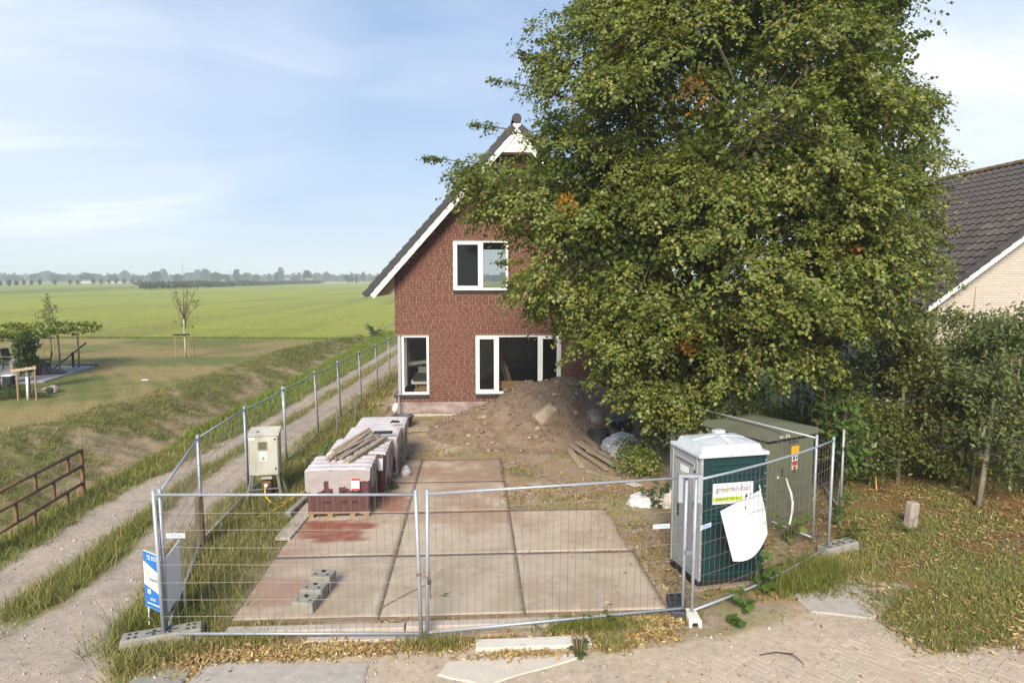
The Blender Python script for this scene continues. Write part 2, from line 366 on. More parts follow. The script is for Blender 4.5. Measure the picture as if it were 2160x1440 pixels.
def ground_colour(x, y):
    x = np.asarray(x, float); y = np.asarray(y, float)
    n1 = fbm(x*0.9, y*0.9, 41, 5); n2 = fbm(x*3.1, y*3.1, 47, 4); n3 = fbm(x*0.25, y*0.25, 51, 4); n4 = fbm(x*9, y*9, 57, 3)
    jx = (fbm(x*1.5, y*1.5, 61, 4)-0.5)*0.9
    c = np.broadcast_to(CC['dirt'], x.shape+(3,)).copy()
    # yard: dirt, litter and thin grass in drifts
    c = lerp(c, CC['dust'], sstep(0.45, 0.7, n1)*0.7)
    c = lerp(c, CC['litter'], sstep(0.46, 0.64, n2)*0.6)
    c = lerp(c, CC['grass'], sstep(0.55, 0.68, fbm(x*0.8+9, y*0.8, 71, 4))*0.4)
    # right hand garden ground: leaf litter over thin grass
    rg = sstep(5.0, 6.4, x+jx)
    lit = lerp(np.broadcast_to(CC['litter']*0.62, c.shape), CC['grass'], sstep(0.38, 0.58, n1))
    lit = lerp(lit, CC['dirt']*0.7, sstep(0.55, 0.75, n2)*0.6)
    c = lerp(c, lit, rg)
    # grass further back to the right and behind the house
    c = lerp(c, CC['lawng']*1.15, sstep(16.5, 18.5, y+jx)*sstep(6.0, 7.5, x))
    # dusty road edge along the bottom, rising to the right
    edge = 8.35 + 0.5*np.clip((x-2.6)/2.2, 0, 1) + 0.35*np.clip((x-4.2)/1.0, 0, 1) - 1.0*np.clip((x-5.6)/1.4, 0, 1)
    c = lerp(c, lerp(np.broadcast_to(CC['dust'], c.shape), CC['gravel'], sstep(.4, .7, n1)*.6), 1-sstep(-0.12, 0.15, y-edge+jx*0.25))
    pb = np.exp(-(((x-5.9)/0.95)**2+((y-9.55)/0.55)**2)*1.2)
    c = lerp(c, CC['dust']*0.85, sstep(0.35, 0.6, pb+jx*0.3))
    # verge right of the track, by the fence
    v = sstep(0, 0.35, x-R2(y)+jx*0.35)*(1-sstep(-3.55, -3.2, x+jx*0.3))*np.where(y < 40, 1, 0)
    vg = lerp(np.broadcast_to(CC['grass'], c.shape), CC['dry'], sstep(0.42, 0.62, n1)); vg = lerp(vg, CC['dirt'], sstep(0.5, 0.7, n2)*0.6)
    c = lerp(c, vg, v)
    # everything left of the right wheel track's edge
    left = 1-sstep(-0.08, 0.1, x-R2(y)+jx*0.2)
    g = lerp(np.broadcast_to(CC['gravel'], c.shape), CC['dust'], sstep(0.45, 0.75, n1)*0.5)
    g = lerp(g, CC['gravel']*0.72, sstep(0.55, 0.75, n2)*0.6)
    c = lerp(c, g, left)
    strip = sstep(-0.08, 0.12, x-R1(y)+jx*0.22)*(1-sstep(-0.12, 0.08, x-L2(y)+jx*0.22))*sstep(8.8, 9.6, y+jx)
    sg = lerp(np.broadcast_to(CC['grass']*1.1, c.shape), CC['dry'], sstep(0.45, 0.65, n2))
    c = lerp(c, sg, strip)
    lv = 1-sstep(-0.15, 0.15, x-L1(y)+jx*0.3)
    vg2 = lerp(np.broadcast_to(CC['grass']*1.25, c.shape), CC['field'], sstep(22, 40, y)); vg2 = lerp(vg2, CC['dry'], sstep(0.5, 0.65, n1)*(1-sstep(14, 22, y)))
    c = lerp(c, vg2, lv)
    bk = 1-sstep(-0.5, 0.2, x-DB(y)+jx*0.5)
    tt = np.clip((x-DT(y))/(DB(y)-DT(y)), 0, 1)
    bg = lerp(np.broadcast_to(CC['bankd'], c.shape), CC['bankg'], sstep(0.42, 0.58, n2*0.5+n1*0.5+0.26*(0.42-tt)))
    bg = lerp(bg, CC['bankd']*0.62, sstep(0.55, 0.72, n4)*0.6)
    c = lerp(c, bg, bk)
    # lawn: mown arcs, dry with green patches
    lw = 1-sstep(-0.3, 0.5, x-DT(y)+jx*0.8)
    arc = np.hypot(x+60, (y-5)*1.0)
    mow = 0.5+0.5*np.sin(arc*2*PI/0.95 + n3*3)
    dryv = sstep(0.36, 0.62, n3*0.75+fbm(arc*0.35, np.arctan2(y-5, x+60)*14, 77, 4)*0.35 + 0.09*(mow-0.5) - 0.22*np.exp(-(((x+17.5)/4.2)**2+((y-30)/7)**2)))
    lc = lerp(np.broadcast_to(CC['lawng'], c.shape), CC['lawnd'], dryv); lc = lc*(0.95+0.1*mow)[..., None]
    c = lerp(c, lc, lw)
    # big meadow
    fd = np.where(x < -8.6, sstep(52.6, 53.6, y+0.10*(x+8)+fbm(x*.4, y*.4, 81, 3)*0.8), 0)
    fd = np.maximum(fd, sstep(34.5, 36.5, y+jx)*sstep(-3.4, -2.4, x))
    fl = lerp(np.broadcast_to(CC['field'], c.shape), CC['fieldd'], sstep(0.42, 0.68, fbm(x*0.30, y*0.018, 91, 4)*0.6+fbm(x*0.05, y*0.05, 95, 4)*0.4))
    fl = lerp(fl, CC['lawnd']*0.9, sstep(0.52, 0.7, fbm(x*0.12, y*0.12, 99, 4))*(1-sstep(55, 110, y))*0.5)
    c = lerp(c, fl, fd)
    # beyond the meadow's left edge: strips of other crops
    far = 1-sstep(-141, -137, x)
    st = fbm(x*0.012+y*0.0008, y*0.0006, 105, 3)
    fc = lerp(np.broadcast_to(CC['straw'], c.shape), CC['field']*0.85, sstep(0.40, 0.55, st)); fc = lerp(fc, CC['bankg'], sstep(0.60, 0.66, st)*0.8)
    c = lerp(c, fc, far)
    return c
def graded(parts):
    out = []
    for a, b, d in parts: out += list(np.arange(a, b-1e-6, d))
    return np.array(out + [parts[-1][1]])
def geo(a, b, n, inv=False):
    g = np.geomspace(abs(a), abs(b), n); return list(g)
gx = np.concatenate([-np.geomspace(4200, 30, 46), graded([(-29, -15, .35), (-14.8, -9.5, .12), (-9.4, -3.2, .055), (-3.1, 3, .09), (3.07, 8.2, .06), (8.3, 14, .16)]), np.geomspace(14.8, 4200, 40)])
gy = np.concatenate([[-60, -20, 0, 4], graded([(6, 12, .06), (12.08, 18, .085), (18.1, 26, .13), (26.2, 40, .3), (40.5, 60, .5)]), np.geomspace(61.2, 5200, 70)])
gx = np.unique(np.round(gx, 3)); gy = np.unique(np.round(gy, 3))
X, Y = np.meshgrid(gx, gy)
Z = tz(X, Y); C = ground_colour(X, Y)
nx, ny = len(gx), len(gy)
idx = np.arange(nx*ny).reshape(ny, nx)
quads = np.stack([idx[:-1, :-1], idx[:-1, 1:], idx[1:, 1:], idx[1:, :-1]], -1).reshape(-1, 4)
xc, yc = X.ravel()[quads].mean(1), Y.ravel()[quads].mean(1)
is_track = (xc < R2(yc)) & (xc > L1(yc)) & (yc < 60)
is_bank = (xc <= DB(yc)) & (xc >= DT(yc)) & (yc < 57)
is_field = ((yc > 53.5) & (xc < -8.6)) | ((yc > 36) & (xc > -3.4)) | (yc > 60)
is_lawn = (xc < DT(yc)) & ~is_field
PV, PC = np.stack([X, Y, Z], -1).reshape(-1, 3), C.reshape(-1, 3)
rest = np.ones(len(quads), bool)
for nm, msk, mt in (('meadow_field', is_field, M_FIELD), ('gravel_path', is_track, M_GROUND), ('ditch_terrain', is_bank & ~is_field, M_GROUND), ('garden_lawn', is_lawn, M_GROUND), ('ground', None, M_GROUND)):
    sel = rest if msk is None else (msk & rest)
    q = quads[sel]; rest = rest & ~sel
    u, inv = np.unique(q.ravel(), return_inverse=True)
    tag(mk(nm, PV[u], inv.reshape(-1, 4), mt, None, True, None, PC[u]), kind='structure')

# driveway of concrete slabs, each a piece of its own with steel edging
drive = tag(bpy.data.objects.new('driveway_pavement', None), kind='structure'); COL.objects.link(drive)
def slab_tint(x, y):
    n1, n2 = fbm(x*1.6, y*1.6, 131, 5), fbm(x*7, y*7, 137, 4)
    c = np.broadcast_to(np.array([.45, .368, .275]), x.shape+(3,)).copy()
    c = lerp(c, np.array([.385, .305, .222]), sstep(.42, .68, n1)); c = lerp(c, np.array([.51, .435, .34]), sstep(.56, .7, n2)*.5)
    red = np.array([.25, .085, .055])
    jag = (fbm(x*3, y*7, 141, 4)-.5)*1.0
    def patch(x0, x1, y0, y1, s=.12):
        return sstep(-s, s, np.minimum(np.minimum(x-x0, x1-x), np.minimum(y-y0, y1-y)) + jag*0.55)
    r = np.maximum(patch(-3.25, -1.95, 11.9, 12.95)*.95, patch(-3.5, -2.35, 9.5, 10.45, .3)*.5)
    r = np.maximum(r, patch(-0.9, 0.75, 12.6, 17.5, .9)*.38*sstep(.35, .6, n1)); r = np.maximum(r, patch(-2.0, -1.4, 13.4, 14.6, .15)*.7)
    r = np.maximum(r, patch(-3.5, -2.6, 10.9, 12.0, .5)*.35)
    c = lerp(c, red, np.clip(r*(0.65+0.7*n2), 0, 1))
    c = lerp(c, CC['dirt']*np.array([1.05, .88, .82]), sstep(14.6, 16.6, y+jag*2.2+.5*sstep(-1.2, -.6, x))*.85*sstep(.25, .5, n1))
    c = lerp(c, CC['dirt'], sstep(.3, .8, sstep(13.2, 17, y)*sstep(-.2, .8, x)*n1*1.6)*.8)
    return c
slabs = []
for ci, (x0, x1) in enumerate(((-3.33, -1.355), (-1.32, .675), (.71, 2.70))):
    for ri, (y0, y1) in enumerate(((9.13, 11.22), (11.26, 13.34), (13.38, 15.36), (15.40, 17.35))):
        if ci == 2 and ri > 1: continue
        n = 26
        ux = np.linspace(x0, x1, n); uy = np.linspace(y0, y1, n); A, B = np.meshgrid(ux, uy)
        dz = RD.uniform(-.012, .012); tx_, ty_ = RD.uniform(-.006, .006), RD.uniform(-.006, .006)
        zz = 0.055 + dz + tx_*(A-(x0+x1)/2) + ty_*(B-(y0+y1)/2) + (fbm(A*8, B*8, 151, 2)-.5)*.004
        if ci == 2 and ri == 1: A = A - (A > x1-.35)*(fbm(B*3, A*0+2, 7, 3))*.10
        t = slab_tint(A, B)
        V = np.stack([A, B, zz], -1).reshape(-1, 3); ii = np.arange(n*n).reshape(n, n)
        F = np.stack([ii[:-1, :-1], ii[:-1, 1:], ii[1:, 1:], ii[1:, :-1]], -1).reshape(-1, 4)
        rim = list(ii[0]) + list(ii[1:, -1]) + list(ii[-1, -2::-1]) + list(ii[-2:0:-1, 0])
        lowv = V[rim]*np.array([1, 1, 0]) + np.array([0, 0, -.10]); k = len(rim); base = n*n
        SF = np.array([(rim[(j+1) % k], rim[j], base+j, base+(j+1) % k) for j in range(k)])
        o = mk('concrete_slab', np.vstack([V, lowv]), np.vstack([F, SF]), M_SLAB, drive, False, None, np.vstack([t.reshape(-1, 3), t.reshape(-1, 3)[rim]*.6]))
        e = MB(); zt = 0.052+dz
        for (a, b) in (((x0-.012, y0-.012), (x1+.012, y0-.012)), ((x0-.012, y1+.012), (x1+.012, y1+.012)), ((x0-.012, y0), (x0-.012, y1)), ((x1+.012, y0), (x1+.012, y1))):
            e.bar((*a, zt-.037), (*b, zt-.037), .020, .085)
        if not (ci == 2 and ri == 1): e.build('steel_edge', M_STEELEDGE, o)

# pavers of the road, showing through the dust at the bottom right: the largest ones singly
road = tag(bpy.data.objects.new('paved_road', None), kind='structure'); COL.objects.link(road)
M_PAVER = mat('dusty_paver', (.43, .36, .28), .95, .12, 5, .3, 80, rnd=.06, spec=.1, stain=(2.0, .36, .6, (.46, .375, .285)))
pm = [MB().bbox(-.1+.004, .1-.004, -.05+.004, .05-.004, -.06, .0, .006).build('paver', M_PAVER) for _ in range(1)]
pme = pm[0].data; bpy.data.objects.remove(pm[0])
pv = []
ca, sa = math.cos(rad(38)), math.sin(rad(38))
for i in range(-60, 90):
    for j in range(-60, 60):
        # herringbone: pairs of 0.2 x 0.1 blocks
        for k in (0, 1):
            u = i*.1 + j*.2 - (.0 if k == 0 else 0); v = i*.1 - j*.2
            cu, cv, rr = (u+.1, v+.05, 0) if k == 0 else (u+.05, v+.2, PI/2)
            if (i+0) % 1: continue
            x, y = 3.2 + cu*ca - cv*sa, 7.0 + cu*sa + cv*ca
            e_ = 8.02 + .42*min(max((x-2.6)/2.2, 0), 1) - .9*min(max((x-5.6)/1.4, 0), 1)
            if 1.15 + .6*math.sin(y*9) < x < 8.0 and 5.6 < y < e_ - .06: pv.append((x, y, rr + rad(38)))
seen = set(); pvu = []
for x, y, r in pv:
    kx = (round(x*20), round(y*20))
    if kx not in seen: seen.add(kx); pvu.append((x, y, r))
pvu.sort(key=lambda p: abs(p[1]-7.6) + .15*abs(p[0]-4))
pz = lambda x, y: float(tz(x, y)) + .002 + .022*(float(fbm(x*1.2, y*1.2, 171, 3))-.52)
rest_p = MB()
for n_, (x, y, r) in enumerate(pvu):
    z = pz(x, y)
    if n_ < 290: link('paver', pme, road, (x, y, z), (RD.uniform(-.015, .015), RD.uniform(-.015, .015), r))
    elif n_ < 900: rest_p.bbox(-.096, .096, -.046, .046, -.06, 0, .006, 0, Matrix.Translation((x, y, z)) @ Matrix.Rotation(r, 4, 'Z'))
tag(rest_p.build('paver_field', M_PAVER, road), kind='stuff')
# broken slab pieces at the road's edge
def rough_slab(name, pts, z0, z1, m, **kw):
    """low slab with a broken outline"""
    out = []
    for i, p in enumerate(pts):
        q = pts[(i+1) % len(pts)]
        for t in (0, .33, .66): out.append((p[0]+(q[0]-p[0])*t+RD.uniform(-.02, .02), p[1]+(q[1]-p[1])*t+RD.uniform(-.02, .02)))
    cx_, cy_ = sum(p[0] for p in out)/len(out), sum(p[1] for p in out)/len(out)
    n = len(out); v = [(x, y, z0) for x, y in out] + [(x, y, z1-.012) for x, y in out] + [(cx_+(x-cx_)*.97, cy_+(y-cy_)*.97, z1) for x, y in out]
    f = [tuple(range(2*n, 3*n))] + [(a+i, a+(i+1) % n, a+n+(i+1) % n, a+n+i) for a in (0, n) for i in range(n)]
    return tag(mk(name, v, f, m), **kw)
rough_slab('paving_slab', [(-3.35, 7.2), (-1.25, 7.25), (-1.3, 8.02), (-3.3, 8.12)], -.05, .035, M_CONC, label='wide worn concrete paving slab below the fallen leaves in front of the gate', cat='paving slab', kind='thing')
rough_slab('paving_slab', [(-4.1, 7.2), (-3.42, 7.2), (-3.4, 8.05), (-4.0, 8.1)], -.05, .04, M_CONCGREY, label='narrow grey paving slab beside the gravel track at the lower edge', cat='paving slab', kind='thing')
rough_slab('concrete_patch', [(-.45, 7.75), (.1, 7.5), (1.35, 8.05), (1.25, 8.12), (-.35, 8.02)], -.05, .022, mat('pale_concrete', (.55, .49, .40), .95, .1, 6, .3, 60), label='pale broken concrete patch in the dust in front of the white plank', cat='concrete patch', kind='thing')
rough_slab('paving_slab', [(4.75, 9.0), (5.5, 8.75), (6.3, 9.35), (6.0, 9.75), (5.2, 9.95), (4.7, 9.55)], -.05, .025, M_CONC, label='cracked grey slab half covered by soil right of the leaning fence', cat='paving slab', kind='thing')

# ---------------------------------------------------------------- the brick house
HX0, HX1, HY, HB = -2.66, 5.50, 23.2, 33.4
HXC = (HX0+HX1)/2; SL = 5.6/4.98                 # roof slope
APEX = 9.55                                      # underside of the roof at the gable's centre line
def roof_z(x): return APEX - SL*abs(x-HXC)
house = thing('brick_house', 'unfinished red brick house with steep dark roof behind the heap of earth', 'house', (HXC, HY, 0))
OPEN = [(HX0-.01, -1.54, .75, 2.78), (.04, 2.99, .75, 2.78), (-.70, 1.17, 4.30, 5.98), (4.60, 5.36, .75, 2.78)]
UP2 = (1.67, 3.54, 4.30, 5.98)
def gable(mb, y0, y1, zb, openings, x0=HX0, x1=HX1, top=roof_z):
    xs = sorted({x0, x1, HXC, *[v for o in openings for v in o[:2] if x0 < v < x1]})
    for a, b in zip(xs, xs[1:]):
        if b-a < 1e-4: continue
        mid = (a+b)/2; z = zb
        for o in sorted([o for o in openings if o[0] <= mid <= o[1]], key=lambda o: o[2]):
            if o[2] > z: mb.box(a, b, y0, y1, z, o[2])
            z = o[3]
        za, zb_ = top(a), top(b)
        mb.prism([(a, y0, z), (b, y0, z), (b, y0, zb_), (a, y0, za)], (0, y1-y0, 0))
w = MB(); gable(w, HY+.012, HY+.30, .02, OPEN)
wall = w.build('wall', M_MORTAR, house, world=True)
SIDEW = (23.40, 24.95, .75, 2.78)
s = MB()
for (ya, yb, za, zb) in ((HY+.302, SIDEW[1], .02, SIDEW[2]), (HY+.302, SIDEW[1], SIDEW[3], roof_z(HX0)), (SIDEW[1], HB, .02, roof_z(HX0))):
    s.box(HX0, HX0+.3, ya, yb, za, zb-.02)
s.box(HX1-.3, HX1, HY+.302, HB, .02, roof_z(HX1)-.02)
BACKW = [(-.2, 1.9, 4.05, 6.1)]
gable(s, HB, HB+.3, .02, BACKW)
s.build('side_wall', mat('side_brickwork', (.20, .08, .055), .9, .2, 12), house, world=True)
# interior: ground slab, upper slab, inner partition
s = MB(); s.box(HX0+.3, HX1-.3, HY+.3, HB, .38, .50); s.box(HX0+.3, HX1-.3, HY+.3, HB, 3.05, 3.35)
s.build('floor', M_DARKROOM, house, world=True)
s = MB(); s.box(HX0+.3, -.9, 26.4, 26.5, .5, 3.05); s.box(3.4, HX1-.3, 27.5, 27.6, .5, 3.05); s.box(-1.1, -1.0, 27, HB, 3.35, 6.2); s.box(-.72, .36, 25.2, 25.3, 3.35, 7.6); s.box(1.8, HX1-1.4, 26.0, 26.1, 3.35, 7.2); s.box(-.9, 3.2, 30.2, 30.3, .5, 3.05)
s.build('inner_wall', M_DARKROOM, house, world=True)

# bricks: wild bond, largest ones (nearest the camera) singly, the others joined
RB = random.Random(5)
bricks = []
zc, k = .50, 0
while zc < 9.5:
    x = HX0 - RB.choice((0, .05, .105, .16))
    while x < HX1:
        L_ = .207 if RB.random() < .78 else .097
        a, b = max(x, HX0), min(x+L_, HX1); x += L_+.015
        if b-a < .02: continue
        lim = min(roof_z(a), roof_z(b)) - .05
        if zc+.051 > lim: continue
        segs = [(a, b)]
        for o in OPEN:
            if zc+.051 > o[2]-.115*(o[2] < 1)+.002 - (.075 if o[2] > 4 else 0) and zc < o[3]:
                ns = []
                for p, q in segs:
                    if q <= o[0] or p >= o[1]: ns.append((p, q))
                    else:
                        if p < o[0]-.02: ns.append((p, o[0]-.002))
                        if q > o[1]+.02: ns.append((o[1]+.002, q))
                segs = ns
        bricks += [(p, q, zc) for p, q in segs]
    zc += .0625; k += 1
def btint():
    t = RB.uniform(.84, 1.16); h = RB.uniform(-.05, .05); return (t*(1+h), t, t*(1-h))
bricks.sort(key=lambda b: (0 if b[1]-b[0] > .15 and b[0] < 1.2 else 1, math.hypot(b[0], b[2]-2.2)))
protos = []
for k in range(10):
    t = btint(); o = MB().box(-.1035, .1035, 0, .05, 0, .049, tint=t).build('brick', M_BRICK, tint=True); protos.append(o.data); bpy.data.objects.remove(o)
n_single = 0; rb = MB()
for (a, b, z) in bricks:
    if n_single < 295 and b-a > .2:
        link('brick', RB.choice(protos), wall, ((a+b)/2-HXC, RB.uniform(-.003, .002), z)); n_single += 1
    else: rb.box(a, b, HY+RB.uniform(-.003, .002), HY+.05, z, z+.049, tint=btint())
o = rb.build('brickwork', M_BRICK, wall, world=False, tint=True); o.location = (-HXC, -HY, 0); tag(o, kind='stuff')

# plinth wrapped in translucent sheeting, and a strip of bare concrete under it
def sheet_tint():
    pass
M_WRAP = mat('plinth_sheeting', (.235, .165, .155), .35, .22, 4, .5, 14, col2=(.33, .27, .26), spec=.5)
n = 90; xs = np.linspace(HX0-.05, HX1, n); zs = np.linspace(.12, .50, 9); A, B = np.meshgrid(xs, zs)
yy = HY - .02 - .05*fbm(A*3+B*5, B*6-A, 201, 3)
ii = np.arange(n*9).reshape(9, n); F = np.stack([ii[:-1, :-1], ii[:-1, 1:], ii[1:, 1:], ii[1:, :-1]], -1).reshape(-1, 4)
mk('plinth_sheet', np.stack([A-HXC, yy-HY, B], -1).reshape(-1, 3), F, M_WRAP, house, True)
MB().box(HX0-.03, HX1+.02, HY-.005, HY+.01, -.2, .125).build('plinth_base', M_CONC, house, world=True)
pts = [(HX0-.03, HY-.06, .49), (HX0-.10, HY-.1, .42), (HX0-.13, HY-.12, .25), (HX0-.06, HY-.1, .14), (HX0+.05, HY-.09, .2), (HX0+.06, HY-.08, .45)]
v = pts + [(-2.67, 23.0, .3)]; tag(mk('loose_sheet_flap', [(p[0]-HXC, p[1]-HY, p[2]) for p in v], [(i, (i+1) % 6, 6) for i in range(6)], mat('clear_sheet', (.62, .58, .56), .3, .1, 8), house, True))

def window(o, lights, y=HY+.06, parent=house, dark=True, proud=0.0, sash=(), label=None):
    """white frame in an opening, with mullions at the given x, inner sashes and panes"""
    x0, x1, z0, z1 = o; fw = .075; d = .09
    f = MB()
    f.box(x0+.003, x1-.003, y, y+d, z1-fw, z1-.003); f.box(x0+.003, x1-.003, y, y+d, z0+.003, z0+fw)
    xs = [x0+.003] + list(lights) + [x1-.003]
    f.box(x0+.003, x0+fw, y, y+d, z0+fw, z1-fw); f.box(x1-fw, x1-.003, y, y+d, z0+fw, z1-fw)
    for m_ in lights: f.box(m_-.05, m_+.05, y-.001, y+d-.001, z0+fw, z1-fw)
    w_ = f.build('window', M_WHITE, parent, world=True)
    bnd = [x0+fw] + [v for m_ in lights for v in (m_-.05, m_+.05)] + [x1-fw]
    off = Vector((-parent.location.x, -parent.location.y, 0))
    for i in range(len(lights)+1):
        a, b = bnd[2*i], bnd[2*i+1]; q = MB(); zz0, zz1 = z0+fw, z1-fw
        if i in sash:
            t = .07
            q.box(a, b, y-.015, y+.06, zz1-t, zz1); q.box(a, b, y-.015, y+.06, zz0, zz0+t); q.box(a, a+t, y-.015, y+.06, zz0+t, zz1-t); q.box(b-t, b, y-.015, y+.06, zz0+t, zz1-t)
            so = q.build('sash', M_WHITE, w_); so.location = off
            a, b, zz0, zz1 = a+t, b-t, zz0+t, zz1-t
        g = MB().box(a, b, y+.03, y+.036, zz0, zz1)
        go = g.build('pane', M_GLASS if i not in sash else M_GLASSDK, w_); go.location = off
    return w_
window(OPEN[1], (.80, 2.24), sash=(0, 2))
window(OPEN[2], (.27,), sash=(0,))
window(OPEN[3], ())
# corner window: front light and side light meeting at a steel post
window((HX0+.20, -1.54, .75, 2.78), ())
f = MB(); y0, y1, z0, z1 = SIDEW
for (a, b, c, d) in ((y0, y1, z1-.075, z1), (y0, y1, z0, z0+.075), (y0, y0+.075, z0, z1), (y1-.075, y1, z0, z1), (y0+.5, y0+.58, z0, z1), (y0+1.0, y0+1.08, z0, z1)):
    f.box(HX0+.06, HX0+.22, a, b, c+.001, d-.001)
f.build('side_window', M_WHITE, house, world=True)
f = MB(); f.box(HX0+.08, HX0+.17, HY+.04, HY+.13, .755, 2.78); f.build('corner_post', M_GALV, house, world=True)
f = MB(); f.tube([(HX0+.12, HY-.28, -.1), (HX0+.12, HY-.28, .74)], .028, 8); f.build('prop_post', M_GALV, house, world=True)
# sills of dark glazed bricks set on edge
sb = MB().bbox(-.027, .027, -.05, .10, 0, .10, .006).build('sill_brick', M_SILL); sbm = sb.data; bpy.data.objects.remove(sb)
for (a, b, z) in ((HX0-.06, -1.54, .65), (.04, 2.99, .65), (4.60, 5.40, .65), (-.70, 1.17, 4.215)):
    st = MB().box(a+.002, b-.002, HY-.035, HY+.055, z+.004, z+.09).build('window_sill', M_MORTAR if z < 4 else M_SILL, house, world=True)
    n = int((b-a)/.06)
    for i in range(n):
        link('sill_brick', sbm, st, (a+(i+.5)*(b-a)/n-HXC, -.012, z-.003), scale=(1, 1, .97 if z < 4 else .85))
f = MB(); f.box(HX0-.06, HX0+.0, HY-.03, 25.0, .655, .745); f.build('side_sill', M_SILL, house, world=True)

# roof: boards, soffits, tiles
RY0, RY1 = HY-.55, HB+.55
dx, dz = 1/math.hypot(1, SL), SL/math.hypot(1, SL)      # along-slope unit (towards the eave), going down
LEN = 7.28
def rp(side, s, n=0.0, y=0.0):                          # point s metres down the slope from the apex, n metres above the underside
    return Vector((HXC + side*(s*dx + n*dz), y, APEX - s*dz + n*dx))
roof = MB()
for sd_ in (-1, 1):
    a, b, c, d = rp(sd_, 0, .02, RY0+.03), rp(sd_, LEN-.12, .02, RY0+.03), rp(sd_, LEN-.12, .18, RY0+.03), rp(sd_, .0, .18, RY0+.03)
    a.x = d.x = HXC; a.z, d.z = APEX+.02/dx, APEX+.18/dx
    roof.prism([a, b, c, d], (0, RY1-RY0-.06, 0))
roof_o = roof.build('roof', mat('roof_deck', (.30, .24, .18), .9), house, world=True)
off = (-HXC, -HY, 0)
bb = MB()
for sd_ in (-1, 1):
    a, b, c, d = rp(sd_, 0, -.15, RY0), rp(sd_, LEN-.05, -.15, RY0), rp(sd_, LEN-.05, .17, RY0), rp(sd_, 0, .17, RY0)
    a.x = d.x = HXC; a.z, d.z = APEX-.15/dx, APEX+.17/dx
    bb.prism([a, b, c, d], (0, .028, 0))
o = bb.build('bargeboard', M_WHITE, roof_o); o.location = off
bb = MB()
bb.prism([(HXC-.50, RY0+.03, APEX-.76), (HXC+.50, RY0+.03, APEX-.76), (HXC+.02, RY0+.03, APEX-.18), (HXC-.02, RY0+.03, APEX-.18)], (0, .03, 0))
bb.prism([(HXC-.50, RY0+.06, APEX-.76), (HXC+.50, RY0+.06, APEX-.76), (HXC+.50, RY0+.06, APEX-.70), (HXC-.50, RY0+.06, APEX-.70)], (0, .5, 0))
o = bb.build('gable_panel', M_WHITE, roof_o); o.location = off
bb = MB()
for sd_ in (-1, 1):
    a, b = rp(sd_, .05, -.02, RY0+.03), rp(sd_, LEN-.1, -.02, RY0+.03)
    bb.prism([a, b, b+Vector((0, 0, .035)), a+Vector((0, 0, .035))], (0, HY-RY0-.03+.005, 0))
    e1 = rp(sd_, LEN-.08, -.14, 0); e0x = HX0 if sd_ < 0 else HX1
    ez = roof_z(HX0)-.55
    bb.prism([(e1.x, HY-.03, e1.z+.02), (e0x-sd_*.004, HY-.03, e1.z+.10), (e0x-sd_*.004, HY-.03, roof_z(HX0)-.03), (e1.x+sd_*.02, HY-.03, e1.z+.10)], (0, RY1-HY-.1, 0))
o = bb.build('soffit', mat('raw_soffit_board', (.44, .34, .25), .85, .12, 6), roof_o); o.location = off
gt = MB(); e1 = rp(-1, LEN-.02, .02, 0)
gt.box(e1.x-.10, e1.x+.02, RY0+.08, RY1, e1.z-.02, e1.z+.07); o = gt.build('gutter', M_GALVDK, roof_o); o.location = off
# tiles: verge tiles with a turned-down edge, ridge tiles, the rest joined row by row
def verge(L_=.36):
    m_ = MB(); m_.prism([(0, -.005, -.02), (L_, -.005, -.02), (L_, -.005, .055), (0, -.005, .02)], (0, .30, 0))
    m_.prism([(0, -.03, -.17), (L_, -.03, -.15), (L_, -.03, .058), (0, -.03, .022)], (0, .025, 0))
    return m_
vo = verge().build('roof_tile', M_TILE); vme = vo.data; bpy.data.objects.remove(vo)
NROW = 22; STEP = (LEN+.05)/NROW
ang = math.atan2(dz, dx)
for sd_ in (-1, 1):
    for i in range(NROW):
        p = rp(sd_, i*STEP+.02, .19, RY0)
        # local x runs down the slope
        Rm = Matrix(((sd_*dx, 0, sd_*dz), (0, 1, 0), (-dz, 0, dx))).to_4x4()
        o = link('roof_tile', vme, roof_o); o.matrix_local = Matrix.Translation(Vector(off)+p) @ Rm
tl = MB()
for sd_ in (-1, 1):
    for i in range(NROW):
        for j in range(26):
            ya = RY0+.30+j*.405
            if ya > RY1-.2: continue
            q = [rp(sd_, i*STEP+.02, .19, ya), rp(sd_, (i+1)*STEP+.05, .235, ya)]
            q2 = [rp(sd_, i*STEP+.02, .23, ya+.2), rp(sd_, (i+1)*STEP+.05, .275, ya+.2)]
            q3 = [rp(sd_, i*STEP+.02, .19, ya+.40), rp(sd_, (i+1)*STEP+.05, .235, ya+.40)]
            tl.add([q[0], q[1], q2[1], q2[0], q3[0], q3[1], rp(sd_, (i+1)*STEP+.05, .19, ya), rp(sd_, (i+1)*STEP+.05, .19, ya+.40)],
                   [(0, 3, 2, 1), (3, 4, 5, 2), (1, 2, 5, 7, 6)])
o = tl.build('roof_tiling', M_TILE, roof_o); o.location = off; tag(o, kind='stuff')
rm = MB()
n = 10; v = []
for yy_ in (0, .42):
    for ring in (.13, .155):
        for j in range(n+1):
            t = PI*(-.12 + 1.24*j/n); v.append((ring*math.cos(t), yy_, ring*math.sin(t)))
f = []
N1 = n+1
for j in range(n):
    f += [(N1+j, N1+j+1, 3*N1+j+1, 3*N1+j), (j, 2*N1+j, 2*N1+j+1, j+1), (j, j+1, N1+j+1, N1+j), (2*N1+j, 3*N1+j, 3*N1+j+1, 2*N1+j+1)]
rm.add(v, f); ro = rm.build('ridge_tile', M_TILE); rme = ro.data; bpy.data.objects.remove(ro)
for j in range(27): link('ridge_tile', rme, roof_o, (0, RY0-HY-.03+j*.41, APEX+.31))
